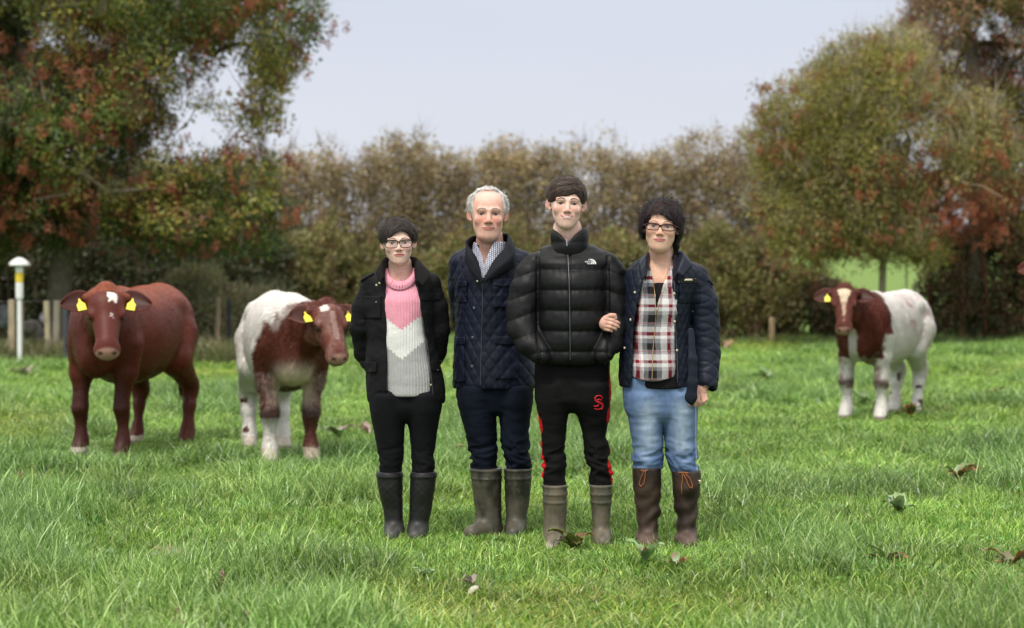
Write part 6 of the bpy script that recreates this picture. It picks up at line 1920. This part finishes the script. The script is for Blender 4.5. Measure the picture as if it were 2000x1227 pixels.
bt2, b2 = boot(f, [(919, 1313, 1368), (950, 1315, 1368), (985, 1317, 1364), (1000, 1320, 1363), (1020, 1323, 1362), (1040, 1322, 1361), (1062, 1320, 1363)], (1341, 40), M_LEATH, brn, depth=.062, crease=.0055, toe_len=.20)
M_LACE = surf_mat('orange_lace', (0.33, 0.11, 0.04), rough=0.8, var=0.2)
strip(f, 'lace', b1[2], [(1257, 908), (1254, 922), (1249, 935), (1247, 944), (1251, 948), (1256, 942), (1258, 928), (1259, 912)], .0022, M_LACE, bt1, off=.004)
strip(f, 'lace', b1[2], [(1250, 916), (1257, 918), (1263, 915)], .0026, M_LACE, bt1, off=.004)
strip(f, 'lace', b2[2], [(1330, 922), (1331, 934), (1329, 948), (1330, 962)], .0024, M_LACE, bt2, off=.004)
strip(f, 'lace', b2[2], [(1332, 922), (1338, 934), (1343, 947), (1349, 951), (1350, 944), (1345, 932), (1336, 922)], .0024, M_LACE, bt2, off=.004)
strip(f, 'lace', b2[2], [(1324, 921), (1333, 920), (1342, 921)], .0030, M_LACE, bt2, off=.004)
button(f, b2[2], 1365, 940, bt2, r=.01)
# ================================================================== CATTLE
M_FUR = surf_mat('coat', None, rough=0.5, var=0.08, nscale=45, bump=0.4, bscale=160, spec=0.3, sheen=0.0, stretch=(1, 1, .6), bdist=0.004)
M_FUZZ = surf_mat('coat_hair', None, rough=0.75, var=0.0, nscale=5, spec=0.08, sheen=0.0)
M_MUZ = surf_mat('wet_nose', None, rough=0.35, var=0.1, nscale=90, spec=0.5)
M_TAG = surf_mat('yellow_ear_tag', (0.80, 0.68, 0.06), rough=0.4, var=0.05)
M_CEYE = surf_mat('cow_eye', (0.012, 0.007, 0.005), rough=0.08, var=0.0, spec=0.7)

def cow(label, px, py, yaw, S, head, colf, fur_len, fur_n, legs=None, tags=(1, 1), tagtilt=(0, 0), tail=None, fat=1.0, ear_drop=(0, 0), seed=1, hs=1.0, lk=1.0, step=.011, muz=(0.42, 0.24, 0.19)):
    """local frame: x forward, y to the animal's left, z up; origin on the ground under the middle of the body.
    (px,py): ground point in the photograph; yaw: heading; head: (x,y,z, yaw, pitch, roll) of the poll"""
    D = DG(py); X0 = wx(px, D)
    root = empty('cow', (X0, D, float(gz(X0, D)) + .004), 0, label, 'cow', 'cattle standing in the field')
    root.rotation_euler = (0, 0, R(yaw)); root.scale = (S, S, S)
    hx, hy, hz, hyaw, hpit, hrol = head
    HC = np.array((hx, hy, hz)); HM = np.array((Euler((0, 0, R(hyaw))).to_matrix() @ Euler((0, R(hpit), 0)).to_matrix() @ Euler((R(hrol), 0, 0)).to_matrix()))
    L = dict(fl=(.42, .165), fr=(.44, -.165), hl=(-.66, .17), hr=(-.62, -.17)); L.update(legs or {})
    v = Vol(axis((-1.02, 1.35, step)), axis((-.62, .62, step)), axis((-.03, 1.60, step)))
    fb = fat
    v.add(loft([(-.86, 0, .97, .10, .13), (-.80, 0, .96, .19, .22), (-.66, 0, .93, .245 * fb, .285), (-.45, 0, .90, .275 * fb, .315), (-.2, 0, .86, .315 * fb, .345), (.05, 0, .845, .315 * fb, .350),
                (.30, 0, .87, .270 * fb, .325), (.46, 0, .89, .225, .29), (.58, 0, .90, .175, .22), (.66, 0, .90, .10, .13)], n=2.15, ax=0, cap=.05))
    # hips, tail head, withers, shoulders, brisket
    for s_ in (-1, 1):
        v.add(ell((-.50, s_ * .180, 1.075), (.10, .055, .06)), .06)
        v.add(ell((-.66, s_ * .15, .86), (.17, .115, .24)), .06)
        v.add(ell((.42, s_ * .155, .88), (.15, .10, .24)), .06)
    v.add(cone((-.84, 0, 1.12), (-.60, 0, 1.15), .05, .07), .06)
    v.add(cone((.15, 0, 1.14), (.42, 0, 1.13), .06, .075), .07)
    v.add(ell((.56, 0, .72), (.15, .13, .15)), .07)
    # neck to the back of the head
    nb = HC + HM @ np.array((-.02, 0, -.05))
    v.add(cone((.42, 0, .98), tuple(nb), .20, .115 * hs, (1, 1.25, 1)), .08)
    v.add(cone((.50, 0, .82), tuple(nb + HM @ np.array((.02, 0, -.06))), .15, .085 * hs, (1, 1.3, 1)), .08)
    # legs
    for k in ('fl', 'fr'):
        x_, y_ = L[k]; s_ = 1 if y_ > 0 else -1
        chain(v, [(.40, s_ * .165, .80, .120), ((.38 + x_) / 2, (s_ * .175 + y_) / 2, .60, .082), (x_ + .005, y_, .415, .050 * lk), (x_ + .012, y_, .35, .055 * lk), (x_ - .005, y_, .29, .040 * lk), (x_ - .005, y_, .16, .036 * lk), (x_ + .0, y_, .105, .048 * lk), (x_ + .035, y_, .045, .050), (x_ + .045, y_, .015, .058)], .035)
    for k in ('hl', 'hr'):
        x_, y_ = L[k]; s_ = 1 if y_ > 0 else -1
        chain(v, [(-.60, s_ * .145, .84, .165), (-.48 + (x_ + .64) * .4, (s_ * .16 + y_) / 2, .655, .115), (x_ - .075, y_, .46, .060 * lk), (x_ - .085, y_, .41, .055 * lk), (x_ - .05, y_, .30, .043 * lk), (x_ - .02, y_, .15, .039 * lk), (x_ - .01, y_, .10, .048), (x_ + .03, y_, .045, .050), (x_ + .04, y_, .015, .056)], .035)
    # head (x forward along the face, origin between the eyes at the forehead)
    def hp(prim, k, op='a'): (v.add if op == 'a' else v.cut)(xf(prim, HM, HC, hs), k * hs)
    hp(ell((.00, 0, -.015), (.125, .118, .115)), .04)
    hp(ell((-.095, 0, .035), (.050, .058, .050)), .035)                       # poll
    hp(cone((.03, 0, -.01), (.28, 0, -.015), .100, .068, (1, 1.0, 1)), .04)      # face
    hp(cone((.00, 0, -.10), (.25, 0, -.080), .095, .054, (1, 1.05, 1)), .05)     # jaw
    hp(ell((.325, 0, -.038), (.062, .086, .066)), .03)                      # muzzle
    hp(ell((.325, 0, -.085), (.045, .052, .026)), .02)
    for s_ in (-1, 1):
        hp(ell((.085, s_ * .094, .020), (.042, .028, .032)), .022)          # orbit
        hp(ell((.105, s_ * .110, .008), (.020, .014, .015)), .006, 'c')
        hp(ell((.380, s_ * .042, -.012), (.014, .014, .012)), .008, 'c')     # nostril
        hp(cone((-.045, s_ * .075, .015), (-.050, s_ * .125, .008), .038, .028), .03)
    V, Q = v.mesh(1)
    h = ((V - HC) / hs) @ HM
    ishead = (h[:, 0] > -.10) & (np.linalg.norm(h, axis=1) < .50) & (h[:, 0] + h[:, 2] * 0 > -.12) & (np.abs(h[:, 1]) < .16) & (h[:, 2] > -.20) & (V[:, 2] > .5) & (h[:, 0] > -.02 - h[:, 2] * .2)
    N = vnormals(V, Q)
    lumps = .010 * (fbm(V, 5, seed, 2) - .5) * 2
    V = V + N * (lumps * np.where(ishead, .15, 1))[:, None]
    C = colf(V, h, ishead)
    # muzzle and hoof pigment; nostrils and mouth line set darker
    mz = sstep(.342, .362, h[:, 0] + 0 * h[:, 1]) * (h[:, 2] > -.075) * ishead
    C = mixc(C, muz, mz * .9)
    nr = np.exp(-(((np.abs(h[:, 1]) - .044) / .014) ** 2 + ((h[:, 2] + .012) / .011) ** 2)) * (h[:, 0] > .34) * ishead
    C = mixc(C, (0.03, 0.012, 0.01), np.clip(nr * 1.3, 0, .95))
    mth = sstep(.008, .003, np.abs(h[:, 2] + .078 - .05 * np.clip(.38 - h[:, 0], 0, 1))) * (h[:, 0] > .25) * ishead
    C = mixc(C, (0.05, 0.025, 0.02), mth * .9)
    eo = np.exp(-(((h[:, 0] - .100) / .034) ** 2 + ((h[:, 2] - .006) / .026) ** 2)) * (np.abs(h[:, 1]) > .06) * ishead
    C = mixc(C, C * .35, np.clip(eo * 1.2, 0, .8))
    hoof = sstep(.050, .035, V[:, 2])
    C = mixc(C, (0.12, 0.09, 0.07), hoof * .8)
    body = link('body', mesh_np('body', V, Q, M_FUR, C), root)
    for s_ in (-1, 1):     # eyes
        Ve, Qe = [], []
        for i in range(9):
            for j in range(12):
                t, p_ = math.pi * i / 8, 2 * math.pi * j / 12
                Ve.append((.105 + .019 * math.sin(t) * math.cos(p_), s_ * .1015 + .013 * math.cos(t) * s_, .008 + .016 * math.sin(t) * math.sin(p_)))
        for i in range(8):
            for j in range(12):
                k = (j + 1) % 12; Qe.append((i * 12 + j, i * 12 + k, (i + 1) * 12 + k, (i + 1) * 12 + j))
        link('eye', mesh_np('eye', HC + hs * (np.array(Ve) @ HM.T), np.array(Qe), M_CEYE), root)
    # ears: cupped leaves
    for e_i, s_ in enumerate((1, -1)):
        nu, nv = 12, 9; Ve = []
        for i in range(nu):
            u = i / (nu - 1); w = .094 * (math.sin(math.pi * (.12 + u * .86)) ** .62) * (1 - .25 * u) + .003
            for j in range(nv):
                t = (j / (nv - 1) - .5) * 2
                cup = .042 * t * t * (1 - .4 * u) + .03 * u
                # broad side in the plane of the face, hollow towards the front, drooping a little
                Ve.append((-.040 + w * t + (.035 + ear_drop[e_i]) * u * u, s_ * (.100 + .185 * u), -.045 + cup))
        Ve = np.array(Ve); idx = np.arange(nu * nv).reshape(nu, nv)
        Qe = np.stack([idx[:-1, :-1].ravel(), idx[1:, :-1].ravel(), idx[1:, 1:].ravel(), idx[:-1, 1:].ravel()], 1)
        Vw = HC + hs * (Ve @ HM.T)
        hh = np.broadcast_to(np.array((.0, .0, .12)), Ve.shape)
        ce = colf(Vw, hh * 0 + (.0, .2, -.03), np.ones(len(Ve), bool)) * .75
        inner = (1 - np.abs(np.tile(np.linspace(-1, 1, nv), nu)) ** 3) * np.repeat(sstep(1.0, .8, np.linspace(0, 1, nu)), nv)
        ce = mixc(ce, (0.035, 0.012, 0.008), inner * .75)
        ear = link('ear', mesh_np('ear', Vw, Qe, M_FUR, ce), root)
        md = ear.modifiers.new('thickness', 'SOLIDIFY'); md.thickness = .010; md.offset = -1 * s_ * 0
        md = ear.modifiers.new('smooth', 'SUBSURF'); md.levels = 1; md.render_levels = 1
        if tags[e_i]:
            tw, th = .027, .036
            tl = R(tagtilt[e_i])
            pr = [(-tw, -th), (tw, -th), (tw, th * .35), (tw * .35, th * .9), (.004, th * 1.6), (-.004, th * 1.6), (-tw * .35, th * .9), (-tw, th * .35)]
            Vt = []
            for zz in (.012, .006):
                for a, b_ in pr:
                    a2, b2 = a * math.cos(tl) - b_ * math.sin(tl), a * math.sin(tl) + b_ * math.cos(tl)
                    Vt.append((.015 - b2, s_ * .155 + a2 * 1.0, +.004 + zz))
            n8 = 8; Qt = [tuple(range(8)), tuple(range(15, 7, -1))] + [(i, 8 + i, 8 + (i + 1) % 8, (i + 1) % 8) for i in range(8)]
            link('ear_tag', mesh_np('ear_tag', HC + hs * (np.array(Vt) @ HM.T), Qt, M_TAG, smooth=False), ear)
    # tail
    tp = tail or [(-.86, 0, 1.14), (-.93, .02, 1.0), (-.94, .03, .8), (-.92, .03, .6), (-.91, .03, .45)]
    V2, Q2 = tube(np.array(tp), np.linspace(.030, .016, len(tp)), 8)
    c2 = colf(V2, np.full((len(V2), 3), 9.0), np.zeros(len(V2), bool))
    tl_ = link('tail', mesh_np('tail', V2, Q2, M_FUR, c2), root)
    g = np.random.default_rng(seed)
    n = 140; e0 = np.array(tp[-2]) * .4 + np.array(tp[-1]) * .6
    P0 = e0 + g.normal(0, .014, (n, 3)); st = np.stack([P0 + np.array((0, 0, -1)) * t * .24 * g.uniform(.5, 1.1, (n, 1)) + g.normal(0, .012, (n, 3)) * t for t in np.linspace(0, 1, 4)], 1)
    sd_ = g.normal(size=(n, 3)); sd_[:, 2] = 0; sd_ /= np.linalg.norm(sd_, axis=1)[:, None]
    V3, Q3 = ribbons(st, sd_, np.full(n, .010))
    link('tail_switch', mesh_np('tail_switch', V3, Q3, M_FUZZ, np.tile(c2.mean(0) * .8, (len(V3), 1))), tl_)
    # coat: short hairs all over, longer on the body than on the face
    a4 = V[Q]; area = np.linalg.norm(np.cross(a4[:, 2] - a4[:, 0], a4[:, 3] - a4[:, 1]), axis=1)
    fi = g.choice(len(Q), fur_n, p=area / area.sum())
    w4 = g.dirichlet((1, 1, 1, 1), fur_n)
    P0 = (V[Q[fi]] * w4[..., None]).sum(1); Nf = N[Q[fi, 0]]; Cf = C[Q[fi, 0]]; hf = ishead[Q[fi, 0]]
    flow = np.tile(np.array((-.75, 0, -.65)), (fur_n, 1)) + g.normal(0, .28, (fur_n, 3))
    flow = np.where(hf[:, None], HM @ np.array((1, 0, -.1)) * 1.0 + g.normal(0, .2, (fur_n, 3)), flow)
    clumpd = (fbm(P0, 16, seed + 4, 2) - .5)[:, None] * np.array((2.4, 1.2, 1.6)); flow = flow + clumpd
    flow = flow - Nf * (flow * Nf).sum(1)[:, None]; flow /= np.maximum(np.linalg.norm(flow, axis=1), 1e-6)[:, None]
    ln = fur_len * g.uniform(.6, 1.35, fur_n) * np.where(hf, .32, 1) * np.where(P0[:, 2] < .06, .25, 1) * np.where(P0[:, 2] < .35, .6, 1)
    ang = .42
    st = np.stack([P0 - Nf * .002, P0 + (flow * math.cos(ang) + Nf * math.sin(ang)) * ln[:, None] * .5, P0 + (flow * .97 + Nf * .25) * ln[:, None]], 1)
    sd_ = np.cross(flow, Nf)
    V4, Q4 = ribbons(st, sd_, np.full(fur_n, .0038) * g.uniform(.6, 1.2, fur_n))
    c4 = np.repeat(Cf * g.uniform(.93, 1.07, fur_n)[:, None], 6, 0)
    me = mesh_np('coat_hair', V4, Q4, M_FUZZ, c4)
    nn = np.repeat(Nf * .8 + (flow * .2), 6, 0); nn /= np.linalg.norm(nn, axis=1)[:, None]
    me.normals_split_custom_set_from_vertices(nn.tolist())
    o = link('coat_hair', me, root); tag(o, kind='stuff')
    return root

def red_col(V, h, ih):
    n_ = fbm(V, 2.2, 5, 3)
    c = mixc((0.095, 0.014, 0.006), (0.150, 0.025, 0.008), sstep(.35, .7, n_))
    c = mixc(c, (0.25, 0.055, 0.016), .7 * sstep(1.0, 1.25, V[:, 2]) * ~ih)  # brighter back: part coat tone, part light from above painted in
    c = mixc(c, (0.050, 0.009, 0.005), .65 * sstep(.70, .45, V[:, 2]) + .40 * ((V[:, 0] > .45) & ~ih & (V[:, 2] < 1.0)))  # darker legs and neck front: part coat tone, part painted shade
    st = ih & (np.abs(h[:, 1] - .036 - .02 * (vnoise(V, 30, 8) - .5)) < .030) & (h[:, 0] < .040 + .03 * (vnoise(V, 40, 3) - .5)) & (h[:, 0] > -.030) & (h[:, 2] > .02)
    c[st] = (0.72, 0.66, 0.60)
    st = ih & (np.abs(h[:, 1] - .030) < .012) & (np.abs(h[:, 0] - .135) < .018) & (h[:, 2] > .02) & (vnoise(V, 90, 8) > .35); c[st] = (0.45, 0.38, 0.36)
    ft = (V[:, 2] < .075) & (V[:, 1] < .0) ; c[ft] = mixc(c[ft], (0.55, 0.50, 0.42), .7)
    bl = (V[:, 2] < .52) & (V[:, 0] < .42) & (V[:, 0] > -.4) & (np.abs(V[:, 1]) < .12) & (vnoise(V, 8, 3) > .45); c[bl] = mixc(c[bl], (0.4, 0.34, 0.3), .5)
    return c
def roan(c, V, a, f1=40, col=(0.62, 0.56, 0.52), seed=3):
    return mixc(c, col, a * sstep(.35, .65, .5 * vnoise(V * [1, 1, .5], f1, seed) + .5 * vnoise(V, f1 * 2.5, seed + 1)))
def calf2_col(V, h, ih):
    W_ = np.array((0.74, 0.70, 0.66)); B_ = np.array((0.105, 0.028, 0.018))
    nz = (fbm(V, 4, 12, 3) - .5) * .22 + (fbm(V * [1, 1, .4], 26, 14, 2) - .5) * .16
    red = sstep(.40, .50, V[:, 0] + nz - .50 * (V[:, 2] - .80) - .35 * np.clip(.75 - V[:, 2], 0, 1) * 0)
    red = red * sstep(.46, .56, V[:, 2] + nz)
    c = mixc(W_, B_, red)
    # roan forelegs, pale brisket, white shanks with dark knees
    fr = (V[:, 0] > .1)
    leg = fr & (V[:, 2] < .66)
    cl = roan(np.tile(B_ * 1.0, (len(V), 1)), V, .62, 70, (0.34, 0.27, 0.25))
    c[leg] = cl[leg]
    br = np.exp(-((V[:, 1] / .14) ** 4 + ((V[:, 2] - .57) / .15) ** 4)) * (V[:, 0] > .3); c = mixc(c, (0.66, 0.52, 0.42), np.clip(br * 1.2, 0, .95))
    sh = fr & (V[:, 2] < .33) & (V[:, 1] < 0); c[sh] = mixc(c[sh], W_, .92)
    sh = fr & (V[:, 2] < .33) & (V[:, 1] > 0); c[sh] = mixc(c[sh], B_, .9)
    kn = fr * np.exp(-((V[:, 2] - .36) / .05) ** 2); c = mixc(c, (0.05, 0.025, 0.02), kn * .85)
    ft = V[:, 2] < .11; c[ft] = mixc(c[ft], (0.55, 0.46, 0.38), .75)
    sp = (V[:, 0] < -.3) & (V[:, 2] < .45) & (vnoise(V, 13, 77) > .80); c[sp] = B_
    c = np.where(ih[:, None], roan(np.tile(B_ * 1.35, (len(V), 1)), V, .22, 22, (0.36, 0.25, 0.22)), c)
    wst = ih & (h[:, 0] < .02) & (np.abs(h[:, 1] + .045) < .028) & (h[:, 2] > .05); c[wst] = mixc(c[wst], W_, .8)
    bz = ih & (np.abs(h[:, 1]) < .02) & (h[:, 0] > .03) & (h[:, 0] < .25) & (h[:, 2] > 0); c[bz] = mixc(c[bz], (0.5, 0.38, 0.34), .35)
    return c
def calf3_col(V, h, ih):
    W_ = np.array((0.76, 0.72, 0.68)); B_ = np.array((0.100, 0.023, 0.014))
    nz = (fbm(V, 4, 19, 3) - .5) * .20 + (fbm(V * [1, 1, .4], 26, 24, 2) - .5) * .14
    red = sstep(.36, .42, V[:, 0] + nz + .30 * (V[:, 2] - .9)) * sstep(.54, .62, V[:, 2] + nz)
    c = mixc(W_, B_, red)
    leg = (V[:, 0] > .15) & (V[:, 2] < .60); cl = roan(np.tile(W_ * .95, (len(V), 1)), V, .65, 14, tuple(B_ * 1.6), 8)
    c[leg] = cl[leg]
    low = (V[:, 2] < .30); c[low] = mixc(c[low], W_, .9)
    kn = (V[:, 0] > .41) * np.exp(-((V[:, 2] - .36 - .03 * (vnoise(V, 14, 4) - .5)) / .04) ** 2); c = mixc(c, (0.07, 0.032, 0.022), kn * .9)
    sp = (V[:, 0] < -.3) & (V[:, 2] < .5) & (vnoise(V, 15, 71) > .84); c[sp] = (0.15, 0.10, 0.09)
    fl = np.exp(-(((V[:, 0] + .35) / .28) ** 2 + ((V[:, 2] - 1.0) / .16) ** 2)) * (V[:, 1] < 0.3); c = mixc(c, (0.38, 0.18, 0.17), .75 * np.clip(fl * sstep(.50, .68, fbm(V, 11, 90, 3)) * 1.6, 0, 1))
    dw = (np.abs(V[:, 1]) < .035 + .03 * (.9 - V[:, 2])) & (V[:, 0] > .45) & (V[:, 2] < .88) & ~ih; c[dw] = mixc(c[dw], W_, .75)
    c = np.where(ih[:, None], np.tile(B_ * 1.1, (len(V), 1)), c)
    w = np.interp(h[:, 0], [-.09, -.02, .05, .12, .20, .26], [.060, .062, .042, .020, .016, .0])
    bz = ih & (np.abs(h[:, 1]) < w + .008 * (vnoise(V, 60, 5) - .5)) & (h[:, 2] > .0); c[bz] = mixc(c[bz], (0.70, 0.56, 0.40), .9)
    bz2 = bz & (h[:, 0] > .1); c[bz2] = mixc(c[bz2], B_ * 1.8, .5)
    return c

# yaw: 0 would face +x (picture right); -90 faces the camera
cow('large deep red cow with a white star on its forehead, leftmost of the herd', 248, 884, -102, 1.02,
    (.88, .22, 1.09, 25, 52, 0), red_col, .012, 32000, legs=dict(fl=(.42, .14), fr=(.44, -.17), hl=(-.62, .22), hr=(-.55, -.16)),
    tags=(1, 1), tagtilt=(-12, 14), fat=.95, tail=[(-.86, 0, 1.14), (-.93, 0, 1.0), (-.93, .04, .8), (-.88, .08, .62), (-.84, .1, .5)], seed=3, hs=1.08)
cow('white and red-brown calf standing close beside the dark-jacketed young woman', 556, 893, -77, 0.98,
    (.88, .20, 1.06, 12, 48, 0), calf2_col, .036, 60000, legs=dict(fl=(.42, .14), fr=(.44, -.16), hl=(-.58, .05), hr=(-.66, -.20)),
    tags=(1, 1), tagtilt=(0, 8), fat=.90, seed=5, hs=1.0, lk=1.12)
cow('small mostly white calf with red head, standing alone at the right', 1722, 820, -123, 0.93,
    (.90, .00, 1.17, 23, 52, 0), calf3_col, .036, 60000, legs=dict(fl=(.40, .17), fr=(.42, -.18), hl=(-.60, .13), hr=(-.58, -.10)),
    tags=(0, 1), tagtilt=(0, 2), fat=.86, seed=9, hs=1.0, lk=1.15)
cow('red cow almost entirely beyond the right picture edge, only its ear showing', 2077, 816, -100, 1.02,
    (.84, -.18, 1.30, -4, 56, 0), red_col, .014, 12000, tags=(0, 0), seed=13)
# ================================================================== WEEDS AND SMALL THINGS IN THE GRASS
def dock(px, py, n, size, cols, label, seed, spread=1.0, up=.6, group='dock plants in the grass'):
    g = np.random.default_rng(seed); D = DG(py); x = wx(px, D)
    root = empty('dock_plant', (x, D, float(gz(x, D)) - .005), 0, label, 'weed', group)
    n = n + 4
    for i in range(n):
        a = g.uniform(0, 6.28); L_ = size * .8 * g.uniform(.6, 1.15); w = L_ * g.uniform(.40, .55)
        el_ = g.uniform(up * .9, up * 2.0); k = 7; V = []; Q = []
        ca, sa = math.cos(a), math.sin(a)
        for s_ in range(k):
            t = s_ / (k - 1); r = L_ * t * math.cos(el_ * (1 - t * .8)) * spread; z = .03 + L_ * math.sin(el_) * math.sin(t * 1.9) * .9
            ww = w * .5 * math.sin(math.pi * min(.97, .08 + t * .9)) ** .8 * (1 + .12 * math.sin(s_ * 4.1))
            wav = .12 * w * math.sin(s_ * 2.3 + i)
            V += [(r * ca - ww * sa, r * sa + ww * ca, z + ww * .45 + wav), (r * ca, r * sa, z), (r * ca + ww * sa, r * sa - ww * ca, z + ww * .45 - wav)]
        for s_ in range(k - 1):
            o = s_ * 3; Q += [(o, o + 1, o + 4, o + 3), (o + 1, o + 2, o + 5, o + 4)]
        c = np.array(cols[g.integers(len(cols))]); C = np.tile(c, (len(V), 1)) * g.uniform(.8, 1.2)
        Vn = np.array(V) * 30
        C = mixc(C, (0.22, 0.07, 0.03), .7 * sstep(.60, .78, vnoise(Vn + i * 3, 1.0, seed)))
        link('leaf', mesh_np('leaf', V, np.array(Q), M_LEAF1, C), root)
    return root
M_LEAF1 = leaf_mat('dock_leaf', trans=.25, gloss=.08, var=0.0)
# single objects have no instancer tint: give the leaf material its own copy without it
_nt = M_LEAF1.node_tree
for n_ in list(_nt.nodes):
    if n_.type == 'MIX': n_.inputs[0].default_value = 0.0
GRN = [(0.12, 0.24, 0.05), (0.16, 0.28, 0.08)]; PAL = [(0.30, 0.42, 0.22), (0.22, 0.36, 0.12)]; RST = [(0.24, 0.10, 0.04), (0.16, 0.14, 0.04), (0.30, 0.16, 0.07)]; GRY = [(0.32, 0.28, 0.22), (0.26, 0.20, 0.16)]
for a in ((1120, 1085, 6, .14, [(0.13, 0.17, 0.03), (0.20, 0.10, 0.03), (0.12, 0.14, 0.04)], 'rust-spotted dock plant right in front of the young man\'s boots', 1),
          (1262, 1128, 6, .13, PAL, 'pale green broad-leaved dock below the brown boots', 2),
          (1320, 1135, 4, .09, RST + GRN, 'small mottled dock right of the pale broad-leaved one', 3),
          (330, 1112, 7, .16, GRN + GRY + [(0.16, 0.18, 0.03)], 'large spreading dock in the lower left foreground', 4),
          (210, 1100, 4, .10, GRN, 'low green dock left of the large foreground one', 5),
          (530, 1100, 4, .08, RST, 'small rusty red dock in the grass under the young woman', 6),
          (660, 858, 6, .17, GRY + GRN, 'greyish dock between the white calf and the young woman', 7),
          (720, 850, 3, .14, [(0.42, 0.27, 0.22), (0.36, 0.25, 0.2)], 'dead pinkish leaf cluster beside the young woman\'s knee', 8),
          (868, 905, 7, .17, GRY + [(0.24, 0.22, 0.06)], 'withered dock between the young woman and the older man', 9),
          (1760, 1030, 6, .15, PAL + [(0.10, 0.18, 0.04)], 'dock with one pale upright leaf in the right foreground', 10),
          (1735, 1120, 8, .13, RST + GRY + GRN, 'reddish brown dock clump low in the right foreground', 11),
          (1975, 1130, 7, .14, RST, 'rust coloured dock cut by the right picture edge', 12),
          (1870, 945, 7, .18, RST + GRN, 'wide patchy dock in the right middle distance', 13),
          (1780, 825, 6, .17, RST + GRN, 'brownish dock at the hind feet of the right calf', 14),
          (1690, 800, 5, .20, GRN, 'fresh green dock between the legs of the right calf', 15),
          (1945, 785, 4, .20, RST, 'rusty dock by the right edge beyond the calf', 16),
          (1500, 745, 5, .24, GRN, 'green dock in the sward right of the family', 17),
          (250, 930, 5, .14, GRN, 'bright green leafy weed below the red cow', 18),
          (45, 740, 6, .26, GRY + GRN, 'pinkish green weeds left of the red cow', 19),
          (1415, 690, 5, .3, RST + GRN, 'tall rusty weed at the far edge of the field', 20),
          (920, 1165, 3, .07, GRY, 'dry curled leaf cluster below the older man', 21),
          (830, 1150, 4, .08, PAL, 'small pale green weed in the lower centre foreground', 22)):
    dock(*a)

def seed_head(px, py, h, label, seed):
    g = np.random.default_rng(seed); D = DG(py); x = wx(px, D)
    root = empty('seed_head', (x, D, float(gz(x, D)) - .005), 0, label, 'seed head', 'dry dock seed heads')
    pts = np.array([(0, 0, 0), (.004, 0, h * .35), (-.004, 0, h * .7), (.003, 0, h)])
    link('stalk', mesh_np('stalk', *tube(pts, [.004, .0035, .003, .002], 5), M_BARK, np.tile((0.22, 0.12, 0.08), (20, 1))), root)
    V, Q, C = keys(1, 0.001, .01, [(0.3, 0.2, 0.16)], 1)[0:3] if False else (None, None, None)
    Vs, Fs, Cs, o = [], [], [], 0
    for i in range(150):
        t = g.random(); c0 = np.array((0, 0, h * (.35 + .65 * t))) + g.normal(0, .010 * (1.15 - t * .8), 3)
        v_, f_, c_ = keys(1, .0005, .011, [(0.26, 0.16, 0.12), (0.32, 0.22, 0.18), (0.20, 0.11, 0.08)], seed * 200 + i)
        Vs.append(v_ + c0); Fs += [tuple(q + o for q in ff) for ff in f_]; Cs.append(c_); o += len(v_)
    link('seeds', mesh_np('seeds', np.concatenate(Vs), Fs, M_BARK, np.concatenate(Cs)), root)['kind'] = 'stuff'
for a in ((36, 958, .15, 'dry brown dock seed head at the left edge of the grass', 31), (433, 1175, .15, 'upright brown seed head in the lower left foreground', 32),
          (345, 1262, .12, 'seed head at the bottom edge below the large dock', 33), (480, 1262, .10, 'short rusty seed head at the bottom edge', 34)):
    seed_head(*a)
D = DG(893); x = wx(1950, D)
v = Vol(axis((-.10, .10, .01)), axis((-.07, .07, .01)), axis((-.05, .06, .008))); v.add(ell((0, 0, .0), (.06, .04, .028))); V, Q = v.mesh(1)
V = V * (0.85 + .3 * vnoise(V, 25, 2))[:, None]
o = link('stone', mesh_np('stone', V, Q, M_STONE, np.tile((0.45, 0.42, 0.33), (len(V), 1)))); o.location = (x, D, float(gz(x, D)) + .035)
tag(o, 'flat pale stone lying in the grass near the right edge', 'stone')
# fallen leaves
def fallen(px, py, L_, col, label, seed, rz):
    D = DG(py); x = wx(px, D); g = np.random.default_rng(seed); V, Q = [], []
    for i in range(6):
        t = i / 5; w = L_ * .32 * math.sin(math.pi * min(.98, .06 + t * .92)) ** .7
        for j in (-1, 0, 1):
            V.append((L_ * (t - .5), w * j * .9, abs(j) * w * .5 + .03 * t * L_ / .1 + g.normal(0, .002)))
    for i in range(5):
        o = i * 3; Q += [(o, o + 1, o + 4, o + 3), (o + 1, o + 2, o + 5, o + 4)]
    o = link('fallen_leaf', mesh_np('fallen_leaf', V, np.array(Q), M_LEAF1, np.tile(col, (len(V), 1))))
    o.location = (x, D, float(gz(x, D)) + .045); o.rotation_euler = (R(35), R(-20), rz)
    tag(o, label, 'leaf', 'dead leaves lying in the grass')
fallen(1078, 1082, .085, (0.42, 0.33, 0.27), 'big pinkish dead leaf at the toe of the young man\'s left-hand boot', 1, .7)
fallen(925, 1180, .05, (0.45, 0.42, 0.30), 'small dry leaf in the grass below the older man', 2, .3)
fallen(405, 1125, .04, (0.62, 0.60, 0.42), 'tiny cream leaf beside the large foreground dock', 4, .2)
